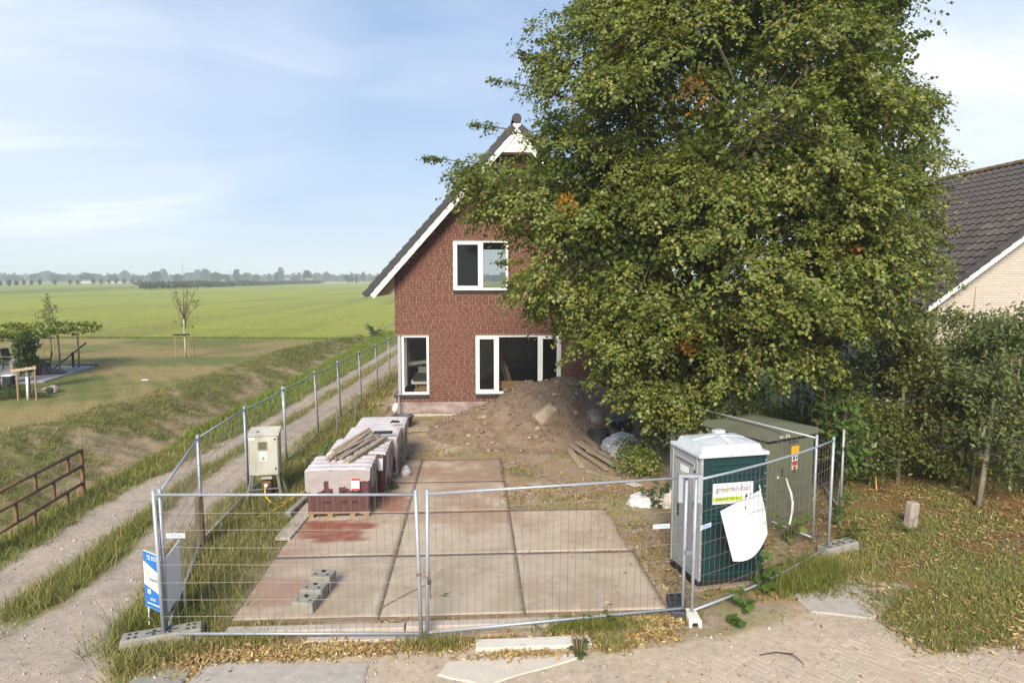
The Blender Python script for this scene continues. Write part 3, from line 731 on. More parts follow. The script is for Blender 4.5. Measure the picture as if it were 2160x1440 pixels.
cap = MB(); cap.lathe([(.0, 0), (.15, 0), (.15, .02), (0, .02)], 18, M=Matrix.Rotation(PI/2, 4, 'X'))
o = cap.build('ridge_end_cap', M_TILE, roof_o); o.location = (0, RY0-HY-.02, APEX+.31)
# things standing in the unfinished rooms
def simple(name, mb, m, label, cat, group=None, smooth=False, kind=None):
    return tag(mb.build(name, m, smooth=smooth), label, cat, group, kind)
simple('timber_beam', MB().box(.15, 1.9, 23.62, 23.74, .86, 1.12), M_TIMBER, 'fresh timber beam lying behind the wide ground floor window', 'beam')
for k, (x, w_, lb) in enumerate(((1.0, .05, 'leftmost and tallest'), (1.12, .06, 'middle'), (1.22, .05, 'rightmost and shortest'))):
    simple('leaning_lath', MB().bar((x+.25, 24.1, .5), (x-.1, 24.9, 2.0-.15*k), w_, .025), M_WOOD, lb+' of the pale laths leaning in the dark room behind the wide window', 'lath', 'laths leaning behind the wide window')
for (x0, x1, y0, y1, z0, z1, m_, lb) in ((-2.1, -1.5, 23.75, 24.3, .5, .82, M_WOOD, 'cardboard box with orange print, lowest in the corner window'),
        (-2.2, -1.5, 23.8, 24.35, 1.02, 1.16, M_WHITE, 'flat white box in the middle of the pile in the corner window'),
        (-1.95, -1.5, 23.8, 24.3, 1.42, 1.62, M_CONCGREY, 'grey crate high on the pile in the corner window')):
    mb = MB().bbox(x0, x1, y0, y1, z0, z1, .012); o = simple('stacked_box', mb, m_, lb, 'box')
    if z0 < .6: MB().box(x0+.08, x0+.36, y0-.004, y0-.001, z0+.14, z0+.24).build('printed_band', flat('orange_print', (.55, .25, .08)), o)
simple('slatted_crate', MB().box(-2.05, -1.5, 23.78, 24.3, .83, .87).box(-2.05, -2.01, 23.78, 24.3, .87, 1.02).box(-1.98, -1.5, 23.95, 24.3, .87, .97), M_TIMBER, 'open crate of dark scraps between the boxes in the corner window', 'crate')
simple('insulation_board', MB().bbox(-2.15, -1.5, 23.7, 24.35, 1.17, 1.25, .01).bbox(-2.05, -1.5, 23.8, 24.3, 1.26, 1.41, .01), M_DARKGREY, 'dark rubble bag on the white box in the corner window', 'bag')
simple('grey_plank', MB().bar((-2.25, 23.95, 1.72), (-1.35, 23.75, 1.86), .3, .10), M_CONCGREY, 'thick grey board lying across the top of the pile in the corner window', 'board')

# ---------------------------------------------------------------- lettering
def letters(s, size, name='lettering', mat_=None, parent=None, M=None, bold=0.0, align='CENTER', sx=1.0):
    """flat printed words: text laid in the local XZ plane facing -Y, transformed by M"""
    cu = bpy.data.curves.new('words', 'FONT'); cu.body = s; cu.size = size; cu.align_x = align; cu.align_y = 'CENTER'
    cu.offset = bold; cu.extrude = 0; cu.resolution_u = 2; cu.space_character = 1.05
    to = bpy.data.objects.new('words', cu); COL.objects.link(to)
    dg = bpy.context.evaluated_depsgraph_get(); me = bpy.data.meshes.new_from_object(to.evaluated_get(dg))
    bpy.data.objects.remove(to); bpy.data.curves.remove(cu)
    me.transform(Matrix.Diagonal((sx, 1, 1, 1))); me.transform(Matrix.Rotation(PI/2, 4, 'X'))
    if M is not None: me.transform(M)
    me.materials.clear(); me.materials.append(mat_)
    return link(name, me, parent)
T_ = Matrix.Translation
M_BLUE = flat('print_blue', (.03, .16, .47)); M_PALEBLUE = flat('print_pale_blue', (.16, .30, .62)); M_LIME = flat('print_lime', (.42, .55, .03))
M_INK = flat('print_black', (.03, .03, .035)); M_RED = flat('print_red', (.42, .05, .05)); M_YEL = flat('print_yellow', (.75, .40, .01)); M_GREY = flat('print_grey', (.35, .36, .38))

# ---------------------------------------------------------------- site fence panels
def fence_panel(p0, p1, label, h0=2.0, h1=2.0, lean=(0, 0), plate=None, wires=True, sag=0.0, z0=0.0, z1=0.0, bend=0.0, group='steel mesh site fence panels', rail_lo=.13, thin=False, post_r=.024):
    p0, p1 = Vector((*p0, 0)), Vector((*p1, 0)); L_ = (p1-p0).length
    t = thing('site_fence', label, 'fence', (p0.x, p0.y, 0), math.atan2(p1.y-p0.y, p1.x-p0.x), group)
    ln = Vector((lean[0], lean[1], 0))
    def P(u, v):                       # u along 0..1, v height fraction 0..1
        h = h0+(h1-h0)*u; z = (z0+(z1-z0)*u) + h*v - sag*4*u*(1-u)*(.3+.7*v)
        return Vector((u*L_ + ln.x*v, bend*4*u*(1-u) + ln.y*v + .0, z))
    us = (0, .2, .4, .6, .8, 1) if (sag or bend) else (0, 1)
    for u in (0, 1):
        MB().tube([P(u, 0), P(u, .5), P(u, 1.015)], post_r, 8).build('post', M_GALV, t, True)
    vlo = rail_lo/2
    MB().tube([P(u, .985) for u in us], .018, 8).build('rail', M_GALV, t, True)
    MB().tube([P(u, vlo) for u in us], .019, 8).build('rail', M_GALV, t, True)
    w = MB(); n = int(round(L_/.105)); r = .0027
    for i in range(1, n):
        u = i/n; d = [0, NG.normal()*.003, NG.normal()*.003, 0]
        if NG.random() < .05: d[1] += .02
        w.tube([P(u, vlo) , P(u, .36)+Vector((d[1], 0, 0)), P(u, .7)+Vector((d[2], 0, 0)), P(u, .985)], r, 3, cap=False)
    nh = 8
    for i in range(1, nh):
        v_ = vlo + (.985-vlo)*i/nh
        w.tube([P(u, v_)+Vector((0, -.004, NG.normal()*.004)) for u in (0, .2, .4, .6, .8, 1)], r*1.15, 3, cap=False)
    w.build('wire_mesh', M_WIRE, t)
    if plate:
        u, v_ = plate; c = P(u, v_)
        pl = MB().bbox(-.12, .12, -.014, -.008, -.03, .03, .002, 0, T_(c)).build('maker_plate', flat('plate_white', (.62, .66, .70)), t)
        letters('HERAS', .062, 'lettering', M_PALEBLUE, pl, T_(c+Vector((0, -.0165, 0))), .0012)
        MB().tube([c+Vector((-.12, -.01, 0)), c+Vector((-.16, -.005, .02))], .003, 4).build('plate_clip', M_GALVDK, t)
    return t
A = (-4.02, 8.68); Bm = (-.70, 8.50); Bn = (-.625, 8.52); Cc = (2.88, 8.98); Cd = (2.985, 8.90); Dd = (6.05, 11.02)
fence_panel(A, Bm, 'front mesh fence left of the chained gap, in front of the brick packs', 2.0, 2.0, (-.05, -.0), (.075, .72), post_r=.026)
fence_panel(Bn, Cc, 'front mesh fence between the chained gap and the toilet cabin, tilting up', 2.0, 2.02, (.02, 0), (.90, .66))
fence_panel(Cd, Dd, 'mesh fence slanting back in front of the toilet cabin, holding a white sheet', 2.0, 2.0, (.03, 0), (.055, .645), bend=-.10)
LP = [(-4.02, 8.74), (-4.80, 11.95), (-4.87, 14.62), (-4.76, 17.25), (-4.62, 20.2), (-4.42, 22.6), (-4.22, 25.6), (-4.0, 28.4), (-3.86, 31.4), (-3.7, 34.5)]
LB = ['side fence panel beside the gravel track nearest the road, behind the for-sale board', 'side fence panel beside the track ahead of the electrical cabinet', 'side fence panel directly behind the electrical cabinet',
      'fourth side fence panel from the road, left of the brick packs', 'fifth side fence panel from the road, bent and sagging', 'sixth side fence panel from the road, leaning towards the track',
      'side fence panel left of the house corner, third from the far end', 'side fence panel level with the house front, second from the far end', 'last side fence panel seen left of the house wall']
for i, (p, q) in enumerate(zip(LP, LP[1:])):
    g = .03
    d = Vector((q[0]-p[0], q[1]-p[1])).normalized()
    a_, b_ = (p[0]+d.x*g, p[1]+d.y*g), (q[0]-d.x*g, q[1]-d.y*g)
    fence_panel(a_, b_, LB[i], 1.97 if i else 2.0, 1.97 + (-.0 if i != 3 else .0), (-.03-.04*(i > 3), .0 if i < 3 else .06), None, sag=(0, .0, .06, .05, .10, .02, .07, .03, .03)[i], bend=(0, 0, .05, .0, .12, 0, .08, 0, 0)[i])
fence_panel((4.42, 14.85), (5.98, 11.42), 'fence panel between the toilet cabin and the green transformer cabinet', 1.98, 1.95)
fence_panel((4.50, 14.95), (8.15, 16.35), 'rear fence panel crossing behind the green transformer cabinet', 1.9, 1.92)
fence_panel((8.72, 18.6), (8.22, 16.0), 'rear fence panel in the gap under the big tree, raised at its far end', 1.98, 1.9)
fence_panel((8.30, 16.3), (7.3, 12.9), 'short fence run from the rear corner towards the elder bush', 1.9, 1.7)
def clamp(p, lab):
    MB_ = MB().bbox(-.05, .05, -.03, .03, -.025, .025, .006, 0, T_(Vector(p))); simple('fence_clamp', MB_, M_GALVDK, lab, 'clamp')
clamp((2.93, 8.94, .95), 'steel clamp joining the posts beside the toilet cabin, halfway up')
mb = MB()
for x in (0, .26): mb.box(x-.03, x+.03, -.035, .035, -.35, 0)
mb.box(-.03, .29, -.045, .045, 0, .04)
o = simple('fence_hook', mb, M_GALV, 'grey steel bracket hooked over the two fence posts beside the toilet cabin', 'bracket'); o.location = (2.79, 8.92, 2.02); o.rotation_euler = (0, 0, -.1)

# feet the posts stand in
def foot(x, y, rz, m_, label, L_=.74, w_=.24, h=.13, z=0.0, tilt=0.0, curved=True):
    t = thing('ballast_block', label, 'fence foot', (x, y, z), rz, 'concrete and rubber fence feet'); t.rotation_euler = (tilt, 0, rz)
    mb = MB()
    mb.bbox(-L_/2, L_/2, -w_/2, w_/2, 0, h, .02)
    mb.build('block', m_, t)
    hb = MB()
    for u in (-.40, -.32, -.1, .1, .32, .40):
        for s in (-.05, .05):
            hb.lathe([(0, h+.0015), (.021, h+.0015), (.026, h+.0005)], 10, (u*L_, s, 0))
    hb.box(-.2*L_, .2*L_, -.012, .012, h-.01, h+.002)
    tag(hb.build('hole', M_BLACK, t), kind=None)
    return t
foot(-4.06, 8.72, rad(18), M_CONCGREY, 'long concrete foot under the front left fence corner in the grass', .95, .25, .15)
foot(2.86, 9.18, rad(80), M_DARKGREY, 'dark rubber foot behind the fence post beside the toilet cabin', .6, .23, .12)
foot(6.28, 11.12, rad(24), M_CONCGREY, 'dark concrete foot under the right end of the leaning fence', .78, .26, .14)
# white arched foot in front of the joint
mb = MB(); prof = [(-.085, 0), (-.085, .10), (-.065, .12), (.065, .12), (.085, .10), (.085, 0), (.045, 0), (.045, .05), (.03, .07), (-.03, .07), (-.045, .05), (-.045, 0)]
half = [(-.085, 0), (-.085, .10), (-.065, .12), (0, .12), (0, .07), (-.03, .07), (-.045, .05), (-.045, 0)]
for sgn in (1, -1): mb.prism([(sgn*x, -.16, z) for x, z in half], (0, .32, 0))
o = simple('ballast_block', mb, mat('white_concrete', (.66, .62, .55), .9, .1, 8, .2, 60), 'small white arched foot in front of the toilet cabin fence posts', 'fence foot', 'concrete and rubber fence feet'); o.location = (2.98, 8.84, 0); o.rotation_euler = (0, 0, rad(-4))
MB().box(-.046, .046, -.12, .12, .0, .069).build('hollow', M_BLACK, o)

# chain and padlock at the gap
t = thing('chain_lock', 'rusty chain with padlock closing the gap between the two front panels', 'chain', (-.66, 8.47, .93))
for k in range(9):
    a_ = 2*PI*k/9; c = Vector((.085*math.cos(a_), .05*math.sin(a_), .02*math.sin(a_*2)))
    pts = [c+Vector((.02*math.cos(q)*math.cos(a_+PI/2), .02*math.cos(q)*math.sin(a_+PI/2), .013*math.sin(q))) for q in np.linspace(0, 2*PI, 8)]
    MB().tube(pts, .005, 4).build('link', M_RUST, t)
MB().bbox(.05, .10, -.07, -.045, -.10, -.05, .005).tube([(.06, -.057, -.05), (.06, -.057, -.02), (.09, -.057, -.02), (.09, -.057, -.05)], .005, 5).build('padlock', M_DARKGREY, t)
MB().tube([(.09, -.05, -.06), (.085, -.05, -.22), (.095, -.05, -.3)], .007, 4).build('loose_end', M_RUST, t)

# white sheet tied to the leaning panel
d = Vector((Dd[0]-Cd[0], Dd[1]-Cd[1], 0)).normalized(); nrm = Vector((d.y, -d.x, 0))
base = Vector((Cd[0], Cd[1], 0))
def sheet(cor, label, cat, m_, name, n=12, off=.05, curl=None, parent=None):
    v = []
    for j in range(n+1):
        for i in range(n+1):
            u, w_ = i/n, j/n
            p = (Vector(cor[0])*(1-u)+Vector(cor[1])*u)*(1-w_) + (Vector(cor[3])*(1-u)+Vector(cor[2])*u)*w_
            if curl: p = p + curl(u, w_)
            v.append(p)
    N = n+1
    f = [(j*N+i, j*N+i+1, (j+1)*N+i+1, (j+1)*N+i) for j in range(n) for i in range(n)]
    nb = [p+Vector((0, .004, 0)) for p in v]; k = len(v); rim = [i for i in range(n)] + [n+N*j for j in range(n)] + [n*N+n-i for i in range(n)] + [N*(n-j) for j in range(n)]
    f2 = [tuple(q+k for q in reversed(ff)) for ff in f] + [(rim[(i+1) % len(rim)], rim[i], rim[i]+k, rim[(i+1) % len(rim)]+k) for i in range(len(rim))]
    return mk(name, v+nb, f+f2, m_, parent, False)
def FP(s, z, o=.035): return base + d*s + nrm*o + Vector((0, 0, z))
cor = [FP(.48, 1.46, .08), FP(1.51, 1.56, .05), FP(1.66, .86, .07), FP(.76, .68, .12)]
o = sheet(cor, None, None, M_WHITEPL, 'sheet', curl=lambda u, w_: nrm*(.06*math.sin(u*2.6)*w_) + d*(.04*u*math.sin(PI*w_)) + Vector((0, 0, -.13*math.sin(PI*u)*w_)))
t = tag(o, 'blank white plastic sheet tied to the fence in front of the toilet cabin', 'sheet'); o.name = 'white_sheet'
MB().tube([FP(1.51, 1.55, .06), FP(1.55, 1.61, .0), FP(1.59, 1.59, .0)], .006, 5).build('tie', M_WHITE, o)
MB().tube([FP(1.05, 1.42, .105), FP(1.05, 1.39, .11)], .007, 5).build('hole_mark', M_INK, o)
pts = [FP(2.25, 1.60, .03), FP(2.30, 1.5, .03), FP(2.40, 1.33, .035), FP(2.47, 1.16, .03), FP(2.46, 1.0, .03), FP(2.40, .82, .03)]
mb = MB(); W_ = [.015, .02, .028, .03, .028, .024]
v = [p+d*s_*W_[i]+nrm*q for i, p in enumerate(pts) for s_, q in ((-1, 0), (1, 0), (1, .003), (-1, .003))]
mb.add(v, [(i*4+a_, i*4+(a_+1) % 4, i*4+4+(a_+1) % 4, i*4+4+a_) for i in range(5) for a_ in range(4)])
simple('cloth_strip', mb, M_WHITE, 'narrow white strip hanging on the fence before the green transformer cabinet', 'strip')

# ---------------------------------------------------------------- for-sale board (a V of two boards)
sg = thing('sale_board', 'blue and white V-shaped for-sale board tied behind the front left fence post', 'sign', (-4.30, 9.0, 0))
pA, pB, pC = Vector((-4.40, 9.02)), Vector((-4.02, 8.80)), Vector((-4.05, 9.30))
def board(a, b, z0, z1, nm, slant):
    dd = (b-a).normalized(); ang_ = math.atan2(dd.y, dd.x); M = T_((a.x, a.y, 0)) @ Matrix.Rotation(ang_, 4, 'Z'); L_ = (b-a).length
    mb = MB(); v = [(0, 0, z0), (L_, 0, z0+slant), (L_, 0, z1+slant), (0, 0, z1)]; v2 = [(x, .012, z) for x, y, z in v]
    mb.add([M @ Vector(p) for p in v+v2], [(0, 1, 2, 3), (7, 6, 5, 4), (0, 4, 5, 1), (1, 5, 6, 2), (2, 6, 7, 3), (3, 7, 4, 0)])
    return mb.build(nm, M_WHITEPL, sg, world=True), M @ T_((0, 0, 0)), L_
bo, Mx, L_ = board(pA, pB, .35, 1.12, 'board', -.04)
board(pC, pB + Vector((.0, .012)), .40, 1.14, 'board', -.05)
Mi = T_(-sg.location) @ Mx
def patch(pts, m_, nm, y=-.003, par=None, M=None):
    M = Mi if M is None else M
    return mk(nm, [M @ Vector((x, y, z)) for x, z in pts], [tuple(range(len(pts)))], m_, par)
W = L_
sl = -.04
patch([(.003, .98), (W*.6, .86), (W-.003, .93+sl), (W-.003, 1.115+sl), (.003, 1.115)], M_BLUE, 'blue_top', par=bo)
patch([(.003, .355), (W-.003, .355+sl), (W-.003, .62+sl), (W*.72, .56), (.003, .66)], M_BLUE, 'blue_foot', par=bo)
patch([(W*.72, .56), (W-.003, .62+sl), (W-.003, .66+sl)], M_LIME, 'green_edge', -.0045, par=bo)
letters('TE KOOP', .085, 'lettering', M_WHITE, bo, Mi @ T_((W*.5, -.006, 1.035)), .001, sx=.8)
letters('Havelaar', .085, 'lettering', M_INK, bo, Mi @ T_((W*.52, -.006, .745)), 0, sx=.8)
patch([(.03, .80), (.05, .815), (.12, .86), (.11, .82)], M_LIME, 'leaf_mark', -.005, par=bo)
patch([(.06, .695), (W-.05, .69), (W-.05, .698), (.06, .703)], M_GREY, 'small_print', -.005, par=bo)
patch([(.07, .545), (.13, .54), (.13, .60), (.07, .605)], M_WHITE, 'badge', -.006, par=bo)
letters('0418', .06, 'lettering', M_WHITE, bo, Mi @ T_((W*.38, -.006, .47)), 0, sx=.85)
patch([(.05, .405), (W-.06, .39), (W-.06, .404), (.05, .419)], M_WHITE, 'small_print', -.005, par=bo)
for p in (pA, pC): MB().tube([(p.x+.03, p.y+.02, 0), (p.x+.03, p.y+.02, .5)], .012, 6).build('stake', M_WHITE, sg, world=True)
MB().tube([(pB.x, pB.y+.03, 1.08), (-4.03, 8.70, 1.16)], .006, 5).build('tie', M_WHITE, sg, world=True)

# ---------------------------------------------------------------- portable toilet
wcr = rad(10)
wc = thing('portable_toilet', 'dark green portable toilet cabin with grey door and white roof', 'portable toilet', (3.38, 9.84, 0), wcr)
M_WCG = mat('toilet_green', (.006, .036, .037), .42, .12, 3, spec=.45); M_WCGREY = mat('toilet_grey', (.30, .31, .31), .5, .08, 4, spec=.4)
M_WCROOF = mat('toilet_roof', (.50, .53, .56), .5, .06, 4, .1, 30, stain=(5.0, .48, .68, (.40, .42, .43)))
w_, dp, hh = 1.10, .88, 2.06
MB().bbox(-.02, w_+.02, -.02, dp+.02, .0, .12, .02).build('skid_base', M_BLACK, wc)
mb = MB().box(.045, w_-.0, .0, dp, .13, hh-.02)
mb.build('body', M_WCG, wc)
for k in range(5):                                    # pressed ribs near the top and below, on the front wall
    for (z, ) in ((hh-.16-.085*k,),):
        mb = MB(); n = 14; v = []
        for i in range(n+1):
            u = i/n; x = .14+u*(w_-.26); r = .028*math.sin(PI*u)**.35
            v += [(x, .0, z-.02), (x, -r, z), (x, .0, z+.022)]
        mb.add(v, [q for i in range(n) for q in ((3*i, 3*i+3, 3*i+4, 3*i+1), (3*i+1, 3*i+4, 3*i+5, 3*i+2))]); mb.build('rib', M_WCG, wc, True)
for z in (1.12, 1.05, .62, .18):
    mb = MB(); n = 14; v = []
    for i in range(n+1):
        u = i/n; x = .10+u*(w_-.2); r = .024*math.sin(PI*u)**.35
        v += [(x, .0, z-.022), (x, -r, z), (x, .0, z+.022)]
    mb.add(v, [q for i in range(n) for q in ((3*i, 3*i+3, 3*i+4, 3*i+1), (3*i+1, 3*i+4, 3*i+5, 3*i+2))]); mb.build('rib', M_WCG, wc, True)
for x in (-.005, w_-.04): MB().bbox(x, x+.05, -.025, .03, .12, hh-.02, .012).build('corner_post', M_WCGREY if x < 0 else M_WCG, wc)
rv = MB()
for x in (.022, w_-.016):
    for k in range(9): rv.lathe([(.008, 0), (.006, .006), (0, .007)], 7, (x, -.025, .3+k*.205), M=Matrix.Rotation(PI/2, 4, 'X'))
rv.build('rivet', M_WHITE, wc)
# door side (local -X)
MB().box(-.012, .045, .03, dp-.005, .13, hh-.02).build('door_wall', M_WCGREY, wc)
dr = MB(); dr.bbox(-.035, -.012, .12, dp-.12, .22, hh-.14, .01); do = dr.build('door', M_WCGREY, wc)
MB().box(-.043, -.036, .22, dp-.22, .5, .95).box(-.043, -.036, .22, dp-.22, 1.05, 1.62).build('door_panel', mat('toilet_grey_panel', (.27, .28, .28), .5, .08, 4), do)
for y in (.04, dp-.06): MB().bbox(-.035, -.01, y, y+.045, .13, hh-.04, .008).build('door_post', M_WCGREY, wc)
MB().box(-.05, -.036, dp-.3, dp-.26, .95, 1.2).build('door_handle', M_BLACK, do)
for z in (.35, .75, 1.25, 1.75): MB().box(-.042, -.03, .095, .125, z, z+.06).build('hinge', M_BLACK, do)
MB().box(-.0375, -.0345, .15, dp-.15, hh-.20, hh-.185).build('vent_slot', M_BLACK, do)
dl = MB().box(-.0405, -.0355, .30, .56, 1.66, 1.80).build('door_label', M_WHITEPL, do)
MB().box(-.0415, -.0406, .305, .555, 1.665, 1.70).build('green_band', M_LIME, dl)
# roof: white lip, raised domed panels with a cross of channels, vent cap
ro = MB().bbox(-.05, w_+.03, -.06, dp+.03, hh-.03, hh+.02, .012).build('roof_lip', M_WCROOF, wc)
n = 17; v = []
for j in range(n):
    for i in range(n):
        u, q = i/(n-1), j/(n-1); e = min(u, 1-u, q, 1-q)
        z = hh+.018 + .10*min(1, e/.06) + .07*math.sin(PI*u)*math.sin(PI*q)
        if e > .08 and (abs(u-.5) < .05 or abs(q-.5) < .04): z += -.03
        v.append((.0+u*(w_-.02), -.01+q*(dp-.02), z))
mk('roof_dome', v, [(j*n+i, j*n+i+1, (j+1)*n+i+1, (j+1)*n+i) for j in range(n-1) for i in range(n-1)], M_WCROOF, wc, False)
MB().bbox(.62, .80, dp-.22, dp-.08, hh+.10, hh+.20, .015).build('vent_cap', M_WCROOF, wc)
# sign
so = MB().bbox(.20, .88, -.028, -.018, 1.30, 1.62, .004).build('sign_plate', M_WHITEPL, wc)
letters('groenendaal', .118, 'lettering', M_INK, so, T_((.54, -.0300, 1.525)), .0, sx=.95)
o_ = MB().lathe([(0, 0), (.026, 0)], 14, (.412, -.0312, 1.513), M=Matrix.Rotation(PI/2, 4, 'X')).build('letter_dot', M_LIME, so)
mk('green_band', [(.205, -.0295, 1.345), (.70, -.0295, 1.345), (.70, -.0295, 1.405), (.205, -.0295, 1.405)], [(0, 1, 2, 3)], M_LIME, so)
letters('(0416) 37 54 23', .058, 'lettering', M_INK, so, T_((.45, -.0305, 1.375)), 0, sx=.95)
mk('small_print', [(.22, -.0295, 1.318), (.70, -.0295, 1.318), (.70, -.0295, 1.326), (.22, -.0295, 1.326)], [(0, 1, 2, 3)], M_GREY, so)
for x, skirt in ((.765, 1), (.835, 0)):
    fg = MB(); Rm = Matrix.Rotation(PI/2, 4, 'X')
    fg.lathe([(0, 0), (.012, 0)], 10, (x, -.031, 1.432), M=Rm)
    fg.add([(x-.02, -.031, 1.415), (x+.02, -.031, 1.415), (x+(.028 if skirt else .016), -.031, 1.365), (x-(.028 if skirt else .016), -.031, 1.365)], [(3, 2, 1, 0)])
    for s_ in (-1, 1): fg.add([(x+s_*.009-.006, -.031, 1.365), (x+s_*.009+.006, -.031, 1.365), (x+s_*.009+.005, -.031, 1.318), (x+s_*.009-.005, -.031, 1.318)], [(0, 3, 2, 1)])
    fg.build('figure_mark', M_INK, so)
MB().bbox(3.2-.25, 4.6, 9.55, 9.72, 0, .03, .01, M=T_((0, 0, 0))); 
simple('ground_plank', MB().bar((3.22, 9.78, .02), (4.3, 9.98, .02), .16, .04), M_WOOD, 'weathered plank lying under the front edge of the toilet cabin', 'plank')

# ---------------------------------------------------------------- transformer cabinet
cr = math.atan2(.58, 1.14)
tc = thing('transformer_cabinet', 'olive green transformer cabinet with sloping lid beside the toilet cabin', 'cabinet', (5.42, 12.14, 0), cr)
M_OLIVE = mat('olive_paint', (.115, .125, .080), .6, .10, 2.5, .1, 20, stain=(2.0, .55, .8, (.095, .105, .065))); M_OLIVEROOF = mat('olive_lid', (.125, .135, .095), .75, .14, 3, .2, 20)
cw, cd, ch = 1.36, 1.5, 1.70
MB().bbox(0, cw, 0, cd, .0, ch, .02).build('body', M_OLIVE, tc)
for x in (.10, cw/2+.01): 
    dq = MB().bbox(x, x+cw/2-.11, -.018, 0.001, .16, ch-.10, .006).build('door', M_OLIVE, tc)
    MB().box(x+.28 if x < .5 else x+.05, x+.33 if x < .5 else x+.10, -.035, -.017, 1.0, 1.12).build('handle', M_DARKGREY, dq)
MB().box(-.005, cw+.005, -.022, .02, ch-.05, ch-.025).build('shadow_gap', M_BLACK, tc)
e = .05; zt = ch+.02
v = [(-e, -e, ch), (cw+e, -e, ch), (cw+e, cd+e, ch), (-e, cd+e, ch), (-e, -e, ch+.11), (cw+e, -e, ch+.11), (cw+e, cd+e, ch+.11), (-e, cd+e, ch+.11), (cw/2-.15, .45, ch+.20), (cw/2+.15, .45, ch+.20), (cw/2+.15, cd-.45, ch+.20), (cw/2-.15, cd-.45, ch+.20)]
f = [(3, 2, 1, 0), (0, 1, 5, 4), (1, 2, 6, 5), (2, 3, 7, 6), (3, 0, 4, 7), (4, 5, 9, 8), (5, 6, 10, 9), (6, 7, 11, 10), (7, 4, 8, 11), (8, 9, 10, 11)]
lid = mk('lid', v, f, M_OLIVEROOF, tc)
letters('001.516', .085, 'lettering', M_WHITE, lid, T_((.42, -e-.002, ch+.045)), .001)
st = MB().box(.66, .88, -.0225, -.0185, 1.36, 1.52).build('yellow_sticker', M_YEL, tc)
letters('LET OP', .045, 'lettering', flat('print_brown', (.45, .2, .01)), st, T_((.77, -.0235, 1.46)), 0)
ws = MB().box(.685, .85, -.0225, -.0185, 1.06, 1.35).build('warning_sticker', M_WHITEPL, tc)
mk('red_band', [(.69, -.0235, 1.14), (.845, -.0235, 1.14), (.845, -.0235, 1.23), (.69, -.0235, 1.23)], [(0, 1, 2, 3)], M_RED, ws)
mk('black_mark', [(.70, -.0235, 1.25), (.76, -.0235, 1.25), (.775, -.0235, 1.33), (.72, -.0235, 1.32)], [(0, 1, 2, 3)], M_INK, ws)
mk('black_mark', [(.79, -.0235, 1.24), (.84, -.0235, 1.27), (.83, -.0235, 1.34), (.80, -.0235, 1.29)], [(0, 1, 2, 3)], M_INK, ws)
mk('yellow_band', [(.69, -.0235, 1.095), (.845, -.0235, 1.095), (.845, -.0235, 1.13), (.69, -.0235, 1.13)], [(0, 1, 2, 3)], M_YEL, ws)
mk('white_patch', [(.28, -.0195, .95), (.32, -.0195, .95), (.32, -.0195, 1.0), (.28, -.0195, 1.0)], [(0, 1, 2, 3)], M_WHITE, tc)
mk('label_strip', [(.58, -.0195, 1.58), (.86, -.0195, 1.58), (.86, -.0195, 1.62), (.58, -.0195, 1.62)], [(0, 1, 2, 3)], M_DARKGREY, tc)

# ---------------------------------------------------------------- packs of wrapped bricks
M_PBRICK = mat('pack_brick', (1, 1, 1), .9, .12, 12, .2, 80, attr=True)
M_FILM = bpy.data.materials.new('wrap_film'); M_FILM.use_nodes = True
def film():
    nt = M_FILM.node_tree; N, L = nt.nodes, nt.links; b = N['Principled BSDF']
    b.inputs['Base Color'].default_value = (.66, .60, .59, 1); b.inputs['Roughness'].default_value = .28; b.inputs['Specular IOR Level'].default_value = .6
    g = N.new('ShaderNodeNewGeometry'); at = N.new('ShaderNodeAttribute'); at.attribute_name = 'tint'
    mp = N.new('ShaderNodeMapping'); mp.inputs['Scale'].default_value = (3, 3, .9); L.new(g.outputs['Position'], mp.inputs[0])
    n1 = N.new('ShaderNodeTexNoise'); n1.inputs['Scale'].default_value = 3.2; n1.inputs['Detail'].default_value = 7; L.new(mp.outputs[0], n1.inputs['Vector'])
    m1 = N.new('ShaderNodeMath'); m1.operation = 'MULTIPLY_ADD'; L.new(n1.outputs['Fac'], m1.inputs[0]); m1.inputs[1].default_value = 1.1; m1.inputs[2].default_value = -.55
    m2 = N.new('ShaderNodeMath'); m2.operation = 'ADD'; m2.use_clamp = True; L.new(m1.outputs[0], m2.inputs[0]); L.new(at.outputs['Fac'], m2.inputs[1])
    rm_ = N.new('ShaderNodeMapRange'); rm_.interpolation_type = 'SMOOTHSTEP'; rm_.inputs[1].default_value = .42; rm_.inputs[2].default_value = .60; rm_.inputs[3].default_value = .04; rm_.inputs[4].default_value = .50
    L.new(m2.outputs[0], rm_.inputs[0])
    m3 = N.new('ShaderNodeMath'); m3.operation = 'SUBTRACT'; m3.use_clamp = True; L.new(at.outputs['Fac'], m3.inputs[0]); m3.inputs[1].default_value = 1.0
    m4 = N.new('ShaderNodeMath'); m4.operation = 'ADD'; m4.use_clamp = True; L.new(rm_.outputs[0], m4.inputs[0]); L.new(m3.outputs[0], m4.inputs[1]); L.new(m4.outputs[0], b.inputs['Alpha'])
    bp = N.new('ShaderNodeBump'); bp.inputs['Strength'].default_value = .7; bp.inputs['Distance'].default_value = .02
    n2 = N.new('ShaderNodeTexNoise'); n2.inputs['Scale'].default_value = 14; n2.inputs['Distortion'].default_value = 1.5; L.new(g.outputs['Position'], n2.inputs['Vector'])
    L.new(n2.outputs['Fac'], bp.inputs['Height']); L.new(bp.outputs[0], b.inputs['Normal'])
film()
packme = []
for k in range(6):
    t = RB.uniform(.8, 1.2); o = MB().bbox(-.05, .05, -.024, .024, 0, .205, .003).build('brick', mat('pack_brick_%d' % k, (.085*t, .027*t, .025*t), .9, .15, 10), None); packme.append(o.data); bpy.data.objects.remove(o)
